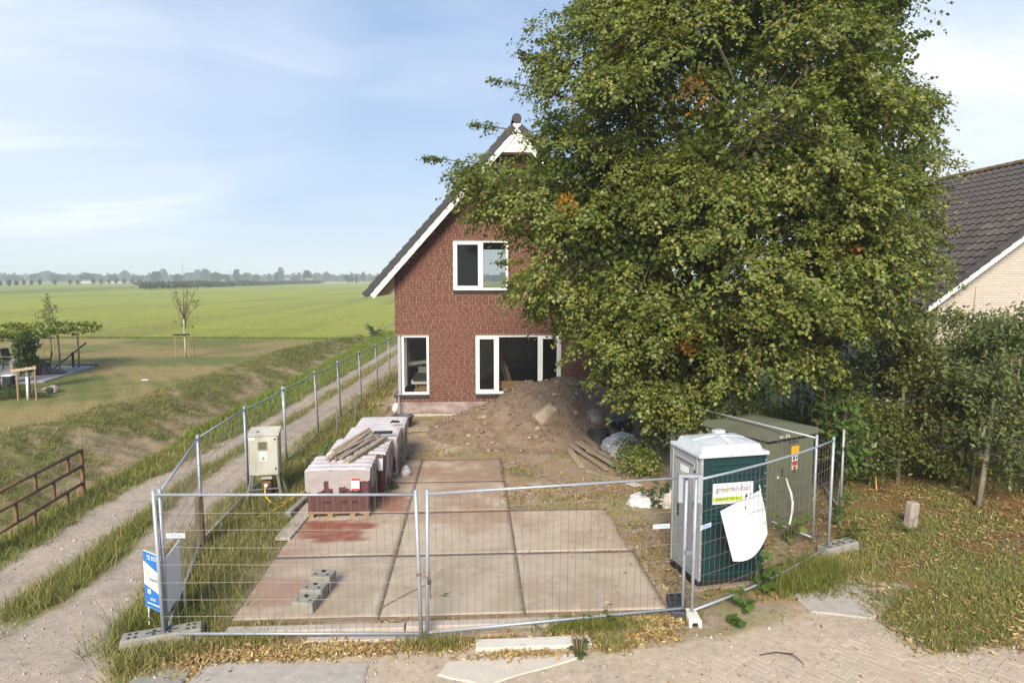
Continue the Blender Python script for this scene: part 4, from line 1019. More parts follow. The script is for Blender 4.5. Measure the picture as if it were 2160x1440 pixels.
# packs: bricks on edge, 11 columns wide, layers with fork holes
def pack(x0, y0, w_, dpt, h, label, covered, single=False, tier=.0):
    t = thing('brick_pack', label, 'brick pack', (x0+w_/2, y0, .06), rad(1.2), 'shrink-wrapped packs of bricks')
    pal = MB()
    for x in (-w_/2+.02, -w_*.18, w_*.18, w_/2-.12): pal.box(x, x+.10, .02, dpt-.02, .0, .085)
    pal.box(-w_/2, w_/2, .0, .10, .086, .11); pal.box(-w_/2, w_/2, dpt-.10, dpt, .086, .11); pal.box(-w_/2, w_/2, dpt/2-.06, dpt/2+.06, .086, .11)
    pal.build('pallet', M_STAKE, t)
    z = .112; nl = max(2, int((h-.112)/.21)); ncol = 11; bw = (w_-.04)/ncol
    core = MB().box(-w_/2+.03, w_/2-.03, .09, dpt-.05, z, z+nl*.21-.005); core.build('brick_core', mat('pack_core', (.04, .016, .015), .95, .2, 9), t)
    if single:
        for r in range(nl):
            for c in range(ncol):
                if r == 1 and c in (2, 4, 6, 8, 9) and True:
                    sc = .72                                   # fork holes: short bricks leave square openings
                elif r == 0 and c in (3, 6, 8): sc = .8
                else: sc = 1
                link('brick', RB.choice(packme), t, (-w_/2+.02+(c+.5)*bw, .032+RB.uniform(0, .010), z+r*.21), None, (bw/.104, 1, sc))
    else:
        mb = MB()
        for r in range(nl):
            for c in range(ncol): mb.box(-w_/2+.02+c*bw+.003, -w_/2+.02+(c+1)*bw-.003, .01, .06, z+r*.21, z+r*.21+.205)
        o = mb.build('brick_front', packme[0].materials[0], t)
    mb = MB(); nd = int(dpt/.1)
    for r in range(nl):
        for c in range(nd): mb.box(w_/2-.07, w_/2-.018, .07+c*(dpt-.1)/nd+.003, .07+(c+1)*(dpt-.1)/nd-.004, z+r*.21, z+r*.21+.205)
    mb.build('brick_side', packme[1].materials[0], t)
    # the wrap: loose over the top in ridges, tight down the sides, tattered at its foot
    H_ = z+nl*.21; nx_, ny_ = 34, 40
    def wrinkle(a, b, s): return float(fbm(np.array(a*5.0+x0*3), np.array(b*5.0+y0), 301+s, 4))-.5
    V, T, F = [], [], []
    def grid(fn, nu, nv, op):
        b_ = len(V)
        for j in range(nv+1):
            for i in range(nu+1):
                p, o_ = fn(i/nu, j/nv); V.append(p); T.append((o_,)*3)
        for j in range(nv):
            for i in range(nu): F.append((b_+j*(nu+1)+i, b_+j*(nu+1)+i+1, b_+(j+1)*(nu+1)+i+1, b_+(j+1)*(nu+1)+i))
    nr = max(3, round(dpt/.26))
    def top(u, v):
        x = -w_/2-.02+u*(w_+.04); y = -.03+v*(dpt+.05)
        rdg = abs(math.sin(v*PI*nr)); zz = H_+.004+.024*(rdg**.5)-.012*(1-min(1, rdg*4))+.020*wrinkle(x, y, 0)
        e_ = min(u, 1-u); zz -= .03*max(0, 1-e_/.06)
        return (x, y, zz), (1.38 + .4*wrinkle(x*1.5, y*1.5, 5) if rdg > .2 else .85)
    grid(top, 26, nr*10, 0)
    def front(u, v):
        x = -w_/2-.02+u*(w_+.04); zz = .07 + .05*wrinkle(x*2, 1, 9)+v*(H_-.075)
        y = -.03+.02*wrinkle(x, zz*2, 2)+.014*wrinkle(x*4, zz*.6, 3)
        return (x, y, zz), covered(u, v)
    grid(front, 30, 26, 0)
    def side(sgn):
        def fn(u, v):
            y = -.03+u*(dpt+.05); zz = .07+.06*wrinkle(y*2, 3, 9)+v*(H_-.075)
            pl = abs(math.sin(u*PI*nr)); x = sgn*(w_/2+.02+.03*pl*(.4+.6*v)+.02*wrinkle(y, zz, 4))
            return ((x, y, zz), .40+.8*wrinkle(y*2.5, zz*.5, 6)+.25*v) if True else None
        return fn
    grid(side(1), nr*8, 14, 0); grid(side(-1), nr*8, 14, 0)
    def back(u, v): return ((w_/2+.02-u*(w_+.04), dpt+.02, .07+v*(H_-.07)), .5)
    grid(back, 6, 4, 0)
    mk('wrap', V, F, M_FILM, t, True, None, np.array(T))
    return t, H_
def cov1(u, v):
    edge = .60 - .07*math.sin(u*9) + (.18 if .27 < u < .36 else 0) - (.16 if .40 < u < .52 else 0) - .05*u - (.05 if u < .2 else 0) + (.25 if u > .83 else 0)
    return (.80 if v > edge else .12) + (.25 if v < .06 else 0)
p1, H1 = pack(-3.25, 13.10, 1.20, 1.05, 1.02, 'front pack of red bricks in torn film with a red and white label', cov1, True)
p2, H2 = pack(-3.10, 14.30, 1.20, 1.35, 1.06, 'second pack of wrapped red bricks, under the bundle of battens', lambda u, v: .25+.2*(v > .9))
p3, H3 = pack(-3.00, 15.70, 1.18, 1.20, 1.06, 'third pack of wrapped red bricks, under the black tubes', lambda u, v: .6)
p4, H4 = pack(-2.95, 16.95, 1.18, 1.15, 1.06, 'rearmost pack of wrapped red bricks nearest the house', lambda u, v: .6)
lb = MB().box(.27, .42, -.062, -.056, .56, .80).build('delivery_label', M_WHITEPL, p1)
mk('red_band', [(.272, -.0635, .75), (.418, -.0635, .75), (.418, -.0635, .798), (.272, -.0635, .798)], [(0, 1, 2, 3)], M_RED, lb)
mk('red_band', [(.272, -.0635, .562), (.418, -.0635, .562), (.418, -.0635, .595), (.272, -.0635, .595)], [(0, 1, 2, 3)], M_RED, lb)
mk('print_block', [(.375, -.0635, .67), (.405, -.0635, .67), (.405, -.0635, .705), (.375, -.0635, .705)], [(0, 1, 2, 3)], M_GREY, lb)
MB().box(.46, .56, -.062, -.056, .60, .86).build('delivery_label', M_WHITEPL, p2)
# battens and tubes lying on the packs
ZT = .06+H1+.035
for k, (xa, ya, xb, yb, w_, h_, dz_, lb) in enumerate(((-2.55, 13.42, -2.02, 15.35, .12, .05, .02, 'thick plank nearest the viewer on top of the brick packs'),
        (-2.72, 13.75, -2.18, 15.75, .07, .03, .02, 'plain batten next to the thick plank on the brick packs'), (-2.80, 13.62, -2.32, 15.9, .05, .03, .02, 'second thin batten from the thick plank on the brick packs'),
        (-2.86, 13.8, -2.45, 16.0, .08, .025, .03, 'broad batten in the middle of the bundle on the brick packs'), (-2.93, 13.6, -2.55, 15.8, .05, .035, .02, 'narrow batten left of the middle of the bundle on the packs'),
        (-2.99, 13.66, -2.66, 15.5, .06, .03, .025, 'leftmost batten of the bundle on the brick packs'), (-2.90, 13.75, -2.30, 15.4, .06, .025, .06, 'batten lying across the top of the bundle on the packs'),
        (-2.97, 14.2, -2.50, 16.1, .07, .03, .055, 'long upper batten reaching furthest back over the packs'))):
    simple('batten' if k else 'thick_plank', MB().bar((xa, ya, ZT+dz_), (xb, yb, ZT+dz_+.055), w_, h_), M_WOOD, lb, 'batten' if k else 'plank', 'battens lying on the brick packs' if k else None)
for k in range(3):
    simple('black_tube', MB().tube([(-2.32, 15.62+.05*k, ZT+.10+.02*(k == 1)), (-1.90, 15.66+.05*k, ZT+.10+.02*(k == 1))], .024, 10), M_BLACK, ('front', 'middle', 'rear')[k]+' of the three short black tubes on the third brick pack', 'tube', 'short black tubes on the packs')
mb = MB(); mb.tube([(-2.08, 16.85, ZT+.09), (-2.02, 16.8, ZT+.13), (-1.96, 16.9, ZT+.1), (-1.9, 16.82, ZT+.12), (-1.86, 16.9, ZT+.09)], [.02, .035, .03, .035, .015], 7)
simple('black_rag', mb, M_BLACK, 'crumpled black strap on the rear brick pack behind the battens', 'strap', smooth=True)

# ---------------------------------------------------------------- electrical cabinet on legs
M_CREAM = mat('cream_polyester', (.46, .445, .375), .6, .10, 4, stain=(3.0, .52, .75, (.33, .33, .25)), streak=((9, 9, 1.2), .58, .78, (.27, .27, .19)))
ec = thing('electrical_cabinet', 'weathered cream electrical cabinet standing on angled legs by the side fence', 'cabinet', (-4.72, 14.3, 0), rad(6))
MB().bbox(0, .60, 0, .34, .58, 1.42, .012).build('body', M_CREAM, ec)
mk('sloped_top', [(-.012, -.03, 1.415), (.612, -.03, 1.415), (.612, .36, 1.52), (-.012, .36, 1.52), (-.012, -.03, 1.43), (.612, -.03, 1.43), (.612, .36, 1.54), (-.012, .36, 1.54)], [(3, 2, 1, 0), (4, 5, 6, 7), (0, 1, 5, 4), (1, 2, 6, 5), (2, 3, 7, 6), (3, 0, 4, 7)], M_CREAM, ec)
MB().prism([(.0, .01, 1.415), (0, .33, 1.415), (0, .33, 1.51)], (.6, 0, 0)).build('top_side', M_CREAM, ec)
do = MB().bbox(.0, .585, -.025, .0, .585, 1.40, .008).build('door', M_CREAM, ec)
mb = MB(); 
for (a, b, c, d_) in ((.19, .38, 1.28, 1.30), (.19, .38, 1.12, 1.14), (.19, .21, 1.14, 1.28), (.36, .38, 1.14, 1.28)): mb.box(a, b, -.036, -.024, c, d_)
wf = mb.build('meter_window', mat('window_rim', (.22, .22, .17), .6), ec); MB().box(.21, .36, -.0275, -.0255, 1.14, 1.28).build('pane', mat('meter_pane', (.13, .135, .09), .2), wf)
sk = MB().box(.215, .37, -.0285, -.0255, .88, 1.085).build('warning_label', M_WHITEPL, ec)
mk('warning_triangle', [(.245, -.0295, .905), (.34, -.0295, .905), (.2925, -.0295, .99)], [(0, 1, 2)], M_INK, sk)
mk('yellow_triangle', [(.258, -.0305, .912), (.327, -.0305, .912), (.2925, -.0305, .975)], [(0, 1, 2)], M_YEL, sk)
mk('bolt_mark', [(.295, -.0315, .96), (.284, -.0315, .938), (.294, -.0315, .938), (.288, -.0315, .918), (.303, -.0315, .944), (.294, -.0315, .944)], [(0, 1, 2, 3, 4, 5)], M_INK, sk)
mk('tape_patch', [(.01, -.0262, 1.33), (.13, -.0262, 1.33), (.13, -.0262, 1.395), (.01, -.0262, 1.395)], [(0, 1, 2, 3)], M_WHITE, do)
for z in (1.33, .70): MB().box(.52, .555, -.033, -.024, z, z+.035).build('lock', M_DARKGREY, do)
for z in (1.28, 1.0, .66): MB().box(.60, .625, .02, .06, z, z+.04).build('hinge', M_RUST, ec)
for (x, y, dx_, dy_) in ((.04, .02, -.12, -.10), (.56, .02, .10, -.10), (.04, .32, -.12, .12), (.56, .32, .14, .12)):
    MB().bar((x, y, .58), (x+dx_, y+dy_, -.05), .04, .035).build('leg', M_CONCGREY, ec)
MB().bar((-.02, -.045, .28), (.62, -.045, .30), .022, .022).build('crossbar', M_GALVDK, ec)
MB().bbox(.22, .44, .06, .26, .47, .58, .01).build('cable_box', M_CREAM, ec)
MB().bbox(.24, .42, .02, .2, .20, .42, .015).build('socket_box', M_RUST, ec)
MB().lathe([(0, -.03), (.035, -.03), (.04, .02), (0, .03)], 10, (.33, -.02, .36), M=Matrix.Rotation(PI/2, 4, 'X')).build('plug', M_WHITE, ec)
MB().tube([(.14, .1, 1.47), (.17, .1, 1.49), (.2, .1, 1.48), (.17, .1, 1.52)], .009, 5).build('lifting_eye', M_RUST, ec)
simple('rust_post', MB().box(-4.50, -4.34, 14.55, 14.66, -.1, .42), M_RUST, 'rusty brown steel stub in the grass under the electrical cabinet', 'stub')
M_HOSE = flat('yellow_cable', (.72, .50, .03))
def smooth_path(pts, k=6):
    out = []; P_ = [Vector(p) for p in pts]; P_ = [2*P_[0]-P_[1]] + P_ + [2*P_[-1]-P_[-2]]
    for i in range(1, len(P_)-2):
        for j in range(k):
            t = j/k; a, b, c, d_ = P_[i-1], P_[i], P_[i+1], P_[i+2]
            out.append(.5*((2*b)+(c-a)*t+(2*a-5*b+4*c-d_)*t*t+(3*b-3*c+d_-a)*t**3))
    return out + [P_[-2]]
simple('yellow_cable', MB().tube(smooth_path([(-4.39, 14.27, .34), (-4.36, 14.15, .2), (-4.2, 14.05, .07), (-4.02, 14.1, .05), (-3.88, 14.4, .06), (-3.7, 14.9, .06), (-3.5, 15.4, .06), (-3.45, 16.1, .07), (-3.3, 16.7, .10), (-3.05, 17.0, .15)]), .014, 7), M_HOSE, 'yellow cable running from the electrical cabinet through the grass to the packs', 'cable', smooth=True)
simple('yellow_cable', MB().tube(smooth_path([(-4.72, 13.3, .05), (-4.5, 13.22, .05), (-4.25, 13.3, .05), (-4.05, 13.6, .06), (-3.88, 14.1, .075), (-3.8, 14.4, .08)]), .014, 7), M_HOSE, 'yellow cable end lying in the grass in front of the electrical cabinet', 'cable', smooth=True)
# timber post, loose planks, blocks
mb = MB(); n_ = 7
pr = [(.075, -.3), (.08, .1), (.07, .5), (.075, .85), (.055, .97), (.02, .99)]
mb.lathe(pr, 9, (-4.74, 11.75, 0)); mb.v = [(x+NG.normal()*.008, y+NG.normal()*.008, z) for x, y, z in mb.v]
simple('timber_post', mb, mat('old_post', (.11, .085, .06), .95, .3, 12, .6, 40), 'dark rotten timber post in the grass beside the second fence', 'post')
simple('loose_plank', MB().bbox(-.14, .14, -.95, .95, 0, .05, .008, 0, T_((-3.38, 12.95, .05)) @ Matrix.Rotation(rad(-3), 4, 'Z')), mat('grey_plank_wood', (.40, .35, .29), .9, .15, 6, .3, 60, streak=((30, 2, 30), .5, .7, (.27, .23, .18))), 'broad grey plank lying along the slab beside the front brick pack', 'plank')
simple('loose_kerb', MB().bbox(-.06, .06, -.5, .5, 0, .12, .02, 0, T_((-3.62, 13.75, .02)) @ Matrix.Rotation(rad(-6), 4, 'Z')), M_CONCGREY, 'mossy kerb stone in the grass left of the front brick pack', 'kerb stone')
blk = []
for k, (y, z, l_, lb) in enumerate(((9.42, .055, .52, 'lowest front concrete block of the stepped pile on the slab'), (9.72, .055, .5, 'middle block of the stepped pile of concrete blocks on the slab'), (10.04, .055, .46, 'rear and highest concrete block of the stepped pile on the slab'))):
    t = thing('concrete_block', lb, 'concrete block', (-2.40+.055*k, y, z), rad(-9), 'stepped hollow concrete blocks on the slab')
    hh_ = (.15, .19, .24)[k]
    MB().bbox(-.16, .16, -.14, .145, 0, hh_, .012).build('block', M_CONCGREY, t)
    hb = MB()
    for x in (-.09, 0, .09): hb.lathe([(0, hh_+.002), (.022, hh_+.002), (.027, hh_+.001)], 10, (x, -.04 if x else .05, 0))
    hb.box(-.045, .02, .06, .11, hh_-.01, hh_+.002)
    hb.build('hole', M_BLACK, t)
M_KERB = mat('kerb_concrete', (.46, .40, .335), .92, .12, 5, .3, 60, stain=(4.0, .5, .75, (.33, .26, .2)))
def beam(x0, x1, y, w_, h, z, rz, m_, label, cat='concrete beam', nm='concrete_beam', grp='beams and planks lying along the front fence'):
    L_ = x1-x0; o = MB().bbox(-L_/2, L_/2, -w_/2, w_/2, 0, h, .012); o.v = [(x, yy+.008*math.sin(x*3), z_+.004*math.sin(x*5)) for x, yy, z_ in o.v]
    o = simple(nm, o, m_, label, cat, grp); o.location = ((x0+x1)/2, y, z); o.rotation_euler = (0, 0, rz); return o
beam(-3.30, -.95, 8.86, .15, .10, -.03, rad(-.2), M_KERB, 'long pale concrete beam inside the fence left of the chained gap')
beam(-.93, 1.22, 8.88, .15, .10, -.03, rad(.6), M_KERB, 'long pale concrete beam inside the fence right of the chained gap')
beam(-2.2, -.35, 8.60, .12, .06, -.02, rad(-.6), M_KERB, 'low concrete strip under the bottom rail left of the chained gap')
beam(-.2, .75, 8.66, .12, .06, -.02, rad(1), M_WOOD, 'thin weathered board behind the white plank', 'board', 'weathered_board')
beam(-2.75, -2.0, 8.55, .10, .05, -.02, rad(1.5), M_STAKE, 'short dark board half buried in yellow leaves left of the gap', 'board', 'buried_board')
beam(0.0, 1.49, 8.36, .23, .05, .005, rad(.6), mat('whitewashed_plank', (.60, .56, .48), .85, .10, 5, .2, 60, streak=((2, 30, 30), .55, .75, (.42, .37, .30))), 'broad whitewashed plank lying outside the fence on the leaves', 'plank', 'white_plank')
beam(1.62, 2.05, 8.62, .16, .05, .0, rad(12), M_CONCGREY, 'grey broken slab piece beside the weeds near the white foot', 'slab piece', 'slab_piece')
# bottom of drive: flat timber under white plank end
simple('stick', MB().tube([(-1.35, 9.35, .065), (-.95, 9.85, .07), (-.75, 10.05, .075)], .007, 5), M_BARKPALE, 'thin bare stick lying on the slab right of the concrete blocks', 'stick')
simple('twig', MB().tube([(3.55, 7.95, .02), (3.75, 7.95, .05), (3.92, 7.92, .04), (3.95, 7.84, .05), (4.0, 7.72, .02)], [.006, .008, .01, .008, .005], 5).tube([(3.92, 7.92, .04), (3.98, 7.94, .04)], .005, 4), mat('dark_twig', (.05, .035, .025), .9), 'dark bent twig lying on the dusty pavers', 'twig')

# ---------------------------------------------------------------- heap of earth, boulder, rubbish
hx = np.linspace(-1.9, 6.2, 150); hy = np.linspace(17.0, 23.12, 110); A, B = np.meshgrid(hx, hy)
def blob(cx, cy, rx, ry, p=1.0): return np.clip(1-np.sqrt(((A-cx)/rx)**2+((B-cy)/ry)**2), 0, 1)**p
base_ = np.maximum.reduce([1.85*blob(3.0, 21.4, 3.0, 3.4, .92), 1.55*blob(2.1, 21.3, 2.6, 3.2, .9), .95*blob(.9, 21.1, 1.9, 2.7, .9), .62*blob(-.1, 21.0, 1.5, 2.2), .25*blob(2.3, 19.4, 3.0, 1.9), .95*blob(4.3, 21.6, 1.5, 2.2)])
base_ = base_*(1-.75*sstep(2.3, 3.8, A)*(1-sstep(18.8, 21.4, B)))
base_ = np.minimum(base_, 1.42 + .12*(fbm(A, B, 3, 2)-.5))
nz = (fbm(A*1.4, B*1.4, 401, 5)-.5)*.42 + (fbm(A*6, B*6, 405, 3)-.5)*.12 + np.maximum(0, fbm(A*9, B*9, 409, 2)-.62)*.45
Zh = base_ + nz*np.clip(base_*2.2, 0, 1) - .05 + .045*np.clip(base_*5, 0, 1)
ii = np.arange(A.size).reshape(A.shape); F = np.stack([ii[:-1, :-1], ii[:-1, 1:], ii[1:, 1:], ii[1:, :-1]], -1).reshape(-1, 4)
tag(mk('earth_heap', np.stack([A, B, Zh], -1).reshape(-1, 3), F, M_DIRT, None, True), 'big heap of loose brown earth in front of the house windows', 'earth heap')
def heap_z(x, y):
    i = int(np.clip(np.searchsorted(hx, x), 1, 149)); j = int(np.clip(np.searchsorted(hy, y), 1, 109)); return float(Zh[j, i])
def rock(name, c, r, m_, label=None, cat=None, seed=1, sub=3, sq=(1, 1, 1), facets=9, **kw):
    bm = bmesh.new(); bmesh.ops.create_icosphere(bm, subdivisions=sub, radius=1.0)
    rr = random.Random(seed); pl = [(Vector((rr.gauss(0, 1), rr.gauss(0, 1), rr.gauss(0, 1))).normalized(), rr.uniform(.62, .9)) for _ in range(facets)]
    for v in bm.verts:
        p = v.co.copy()
        for nn, d_ in pl:
            ex = p.dot(nn)-d_
            if ex > 0: p -= nn*ex*.92
        q = p*(1+.07*(float(fbm(np.array(p.x*3+seed), np.array(p.y*3+p.z*2.1), 7, 3))-.5)*2)
        v.co = Vector((q.x*sq[0]*r, q.y*sq[1]*r, q.z*sq[2]*r))
    me = bpy.data.meshes.new(name); bm.to_mesh(me); bm.free(); me.materials.append(m_)
    return tag(link(name, me, None, c), label, cat, **kw)
rock('boulder', (2.05, 19.45, .66), .47, M_ROCK, 'big pale angular boulder lying on the front of the earth heap', 'boulder', 4, 4, (.95, .75, .95), 11).rotation_euler = (.2, .1, .4)
sp = []
for k in range(16):
    x, y = RD.uniform(-.5, 4.9), RD.uniform(18.2, 20.8); z = heap_z(x, y)
    o = rock('stone', (x, y, z+.01), RD.uniform(.05, .11), M_ROCK, 'small stone lying on the slope of the earth heap', 'stone', k+20, 1, (1, .8, .6), 5, group='small stones on the earth heap')
# clods: many small lumps joined
n = 1500; cx_, cy_ = NG.uniform(-1.5, 5.6, n), NG.uniform(17.3, 22.4, n)
keep = NG.random(n) < .8
V8 = np.array([[1, 0, 0], [-1, 0, 0], [0, 1, 0], [0, -1, 0], [0, 0, .7], [0, 0, -.7]], float); F8 = np.array([[0, 2, 4], [2, 1, 4], [1, 3, 4], [3, 0, 4], [2, 0, 5], [1, 2, 5], [3, 1, 5], [0, 3, 5]])
zz = np.array([heap_z(a, b) for a, b in zip(cx_, cy_)])
r_ = NG.gamma(1.6, .016, n)+.010
PV8 = V8[None]*(1+.35*NG.normal(size=(n, 6, 1)))*r_[:, None, None] + np.stack([cx_, cy_, zz+.005], -1)[:, None]
tt = NG.uniform(.75, 1.3, (n, 1))*np.array([.25, .185, .13])
tag(cells('earth_rubble', PV8, F8, 3, mat('clod', (1, 1, 1), .97, .1, 9, attr=True, spec=.1), tt), kind='stuff')

def bucket(c, r, h, tilt, m_, label, rz=0.0, full=None):
    t = thing('builders_bucket', label, 'bucket', c, rz); t.rotation_euler = (tilt[0], tilt[1], rz)
    MB().lathe([(0, 0), (r*.78, 0), (r*.80, .01), (r*.97, h*.97), (r*1.04, h*.97), (r*1.04, h), (r*.95, h), (r*.78, .03), (0, .02)], 22).build('shell', m_, t, True)
    hd = MB(); hd.tube([(r*math.cos(a_), 0, h*.95+.5*r*math.sin(a_)) for a_ in np.linspace(0, PI, 9)], .006, 5)
    for s_ in (-1, 1): hd.bbox(s_*r-.02, s_*r+.02, -.03, .03, h*.86, h*.95, .006)
    hd.build('handle', M_GALVDK, t)
    if full: MB().lathe([(0, h*.8), (r*.9, h*.78)], 18).build('filling', full, t)
    return t
M_BKT = mat('tub_plastic', (.05, .055, .065), .6, .25, 6, col2=(.16, .155, .15)); M_BKTG = mat('tub_grey', (.23, .21, .18), .7, .2, 5, col2=(.32, .29, .25))
bucket((3.62, 19.75, .34), .33, .40, (rad(-62), rad(4), 0), M_BKTG, 'grey mortar tub tipped on its side against the heap', rad(10))
bucket((3.5, 18.9, .06), .31, .40, (rad(-14), rad(6), 0), M_BKT, 'dark mortar tub standing in front of the tipped grey one', rad(20), M_BKTG)
bucket((4.45, 19.75, .14), .34, .48, (rad(-12), rad(-10), 0), M_BKT, 'large black tub half hidden by the tree leaves beside the heap', rad(60), M_DIRT)
bucket((-2.28, 21.6, .0), .34, .36, (0, 0, 0), M_BKT, 'black mortar tub standing by the house corner behind the packs', 0, M_GALVDK)
def bag(c, r, m_, label, seed, sq=(1, 1, .6), nm='rubble_bag'):
    n = 30; v = []
    for j in range(n+1):
        for i in range(n):
            th, ph = PI*j/n, 2*PI*i/n; p = Vector((math.sin(th)*math.cos(ph), math.sin(th)*math.sin(ph), math.cos(th)))
            q = 1+.55*(float(fbm(np.array(p.x*2.2+seed), np.array(p.y*2.2+p.z*3), 9, 4, .65))-.5)
            v.append((p.x*r*q*sq[0], p.y*r*q*sq[1], max(p.z*r*q*sq[2], -.03)))
    f = [(j*n+i, (j+1)*n+i, (j+1)*n+(i+1) % n, j*n+(i+1) % n) for j in range(n) for i in range(n)]
    return tag(mk(nm, v, f, m_, None, False, loc=c), label, 'bag')
M_BAGG = mat('grey_film', (.52, .54, .56), .28, .3, 5, .6, 12, col2=(.32, .34, .36), spec=.6); M_BAGW = mat('white_film', (.62, .60, .60), .3, .2, 6, .6, 14, spec=.5)
bag((4.08, 18.25, .02), .52, M_BAGG, 'big crumpled grey plastic bag below the tree beside the tubs', 3, (1.05, .8, .85))
bag((3.85, 17.55, .02), .24, M_BAGW, 'small white crumpled plastic bag in front of the grey one', 8, (1.1, .8, .6), 'white_bag')
bag((4.3, 17.5, .02), .28, M_BAGW, 'white plastic bag under the leaves right of the grey bag', 12, (1.2, .8, .7), 'white_bag')
bag((3.55, 13.75, .0), .34, M_BAGW, 'torn white plastic heap in the weeds beside the toilet cabin, left part', 21, (1.1, .8, .75), 'white_bag')
bag((4.02, 13.65, .0), .34, mat('dirty_white_sack', (.60, .54, .46), .5, .2, 5, .5, 12), 'dirty white sack in the weeds right next to the toilet cabin', 31, (.9, .8, .95), 'white_sack')
simple('drain_pipe', MB().tube(smooth_path([(p_[0]-.4, p_[1], p_[2]) for p_ in [(2.52, 19.35, .10), (2.75, 19.62, .16), (3.05, 19.62, .24), (3.30, 19.2, .26), (3.6, 18.3, .20), (3.72, 17.9, .12)]]), .085, 10), mat('coir_pipe', (.24, .16, .095), .95, .25, 14, .8, 60), 'bent brown fibre-wrapped drain pipe lying over the plank pile', 'pipe', smooth=True)
for k, (a, b, w_, h_, lb) in enumerate((((2.75, 19.3, .20), (3.62, 16.15, .06), .12, .04, 'longest plank on top of the pile below the brown pipe'), ((2.95, 19.25, .24), (3.85, 16.3, .10), .10, .035, 'second long plank of the pile below the brown pipe'),
        ((3.1, 19.0, .22), (3.95, 17.0, .09), .14, .03, 'broad short plank nearest the dark tub'), ((2.95, 18.7, .08), (3.05, 16.5, .03), .17, .04, 'broad plank at the bottom left of the pile under the tree'),
        ((3.4, 17.7, .14), (4.02, 16.3, .06), .09, .05, 'short stout batten at the right of the plank pile'), ((3.1, 16.2, .03), (3.75, 15.35, .03), .13, .03, 'loose plank lying apart in front of the plank pile'))):
    simple('pile_plank', MB().bar((a[0]-.4, *a[1:]), (b[0]-.4, *b[1:]), w_, h_), M_WOOD, lb, 'plank', 'weathered planks piled under the tree')
for k, (a, b) in enumerate((((5.0, 22.5, .35), (5.45, 21.6, .75)), ((5.1, 22.5, .3), (5.7, 21.9, .7)))):
    simple('thin_lath', MB().bar(a, b, .035, .02), M_TIMBER, ('left', 'right')[k]+' pale lath leaning behind the earth heap near the tree', 'lath')
simple('blue_card', MB().bbox(-.12, .12, -.14, .14, 0, .012, .003, 0, T_((3.62, 15.0, .03)) @ Matrix.Rotation(.5, 4, 'Z')), M_BAGW, 'small pale sheet lying in the litter in front of the plank pile', 'sheet')
for k, (x, y, h_, tl_) in enumerate(((-3.93, 22.45, .95, .02), (-4.1, 20.4, .9, -.02))):
    simple('steel_stake', MB().tube([(x, y, -.1), (x+tl_, y, h_)], .022, 7), M_GALVDK, ('upright steel stake left of the house corner', 'upright steel stake behind the brick packs by the track')[k], 'stake')
simple('garden_hose', MB().tube(smooth_path([(-3.9, 21.2, .05), (-3.4, 22.3, .1), (-3.1, 23.8, .1), (-3.3, 25.2, .08), (-4.0, 25.2, .06)]), .022, 6), mat('hose_beige', (.42, .34, .2), .7), 'pale hose lying in the grass beside the house corner', 'hose', smooth=True)
simple('scrap_board', MB().bbox(-.35, .35, -.25, .25, 0, .03, .005, 0, T_((-1.75, 21.0, .02)) @ Matrix.Rotation(.3, 4, 'Z')), M_WOOD, 'flat pale board on the ground beside the black tub by the house', 'board')
for k, (x, y, s_) in enumerate(((-1.62, 15.9, .13), (-1.66, 16.25, .1))):
    rock('rubble_piece', (x, y, .12), s_, M_BAGW, ('white rubble lump at the foot of the third brick pack', 'second white rubble lump behind the first beside the packs')[k], 'rubble', 50+k, 2)
# concrete marker post, low stub, pipe arc
mb = MB(); mb.bbox(-.10, .10, -.09, .09, -.1, .50, .03); o = simple('marker_post', mb, mat('weathered_post_concrete', (.33, .28, .24), .95, .2, 9, .5, 40), 'stubby weathered concrete marker post among the leaves on the right', 'post'); o.location = (8.25, 12.15, 0); o.rotation_euler = (rad(3), rad(2), rad(15))
simple('bent_conduit', MB().tube(smooth_path([(8.9, 14.3, 0), (8.98, 14.5, .35), (9.2, 14.85, .62), (9.5, 15.1, .65)]), .018, 7), mat('orange_conduit', (.55, .30, .06), .5), 'orange brown bent conduit arching out of the leaves under the hedge', 'conduit', smooth=True)

# ---------------------------------------------------------------- rusty railing by the ditch
rl = thing('rusty_railing', 'rusty three-rail steel railing beside the gravel track at the ditch', 'railing', (-8.3, 14.5, 0), 0)
ra, rb_ = Vector((-8.42, 14.85, 0)), Vector((-8.2, 10.6, 0))
def RP(u, z): p = ra.lerp(rb_, u); return Vector((p.x, p.y, z + .05*(1-u)))
for z in (.98, .64, .27): MB().tube([RP(0, z), RP(1, z)], .032, 8).build('rail', M_RUST, rl, True, world=True)
MB().bar(RP(0, -.3), RP(0, 1.0), .06, .06).build('post', M_RUST, rl, world=True)
for u, z0, z1 in ((.13, .66, .96), (.40, .66, .96), (.70, .66, .96), (.26, .29, .62), (.55, .29, .62), (.82, .29, .62), (.15, -.3, .26), (.42, -.3, .26), (.70, -.3, .26), (.98, -.3, .98)):
    MB().bar(RP(u, z0), RP(u, z1), .05, .05).build('post', M_RUST, rl, world=True)

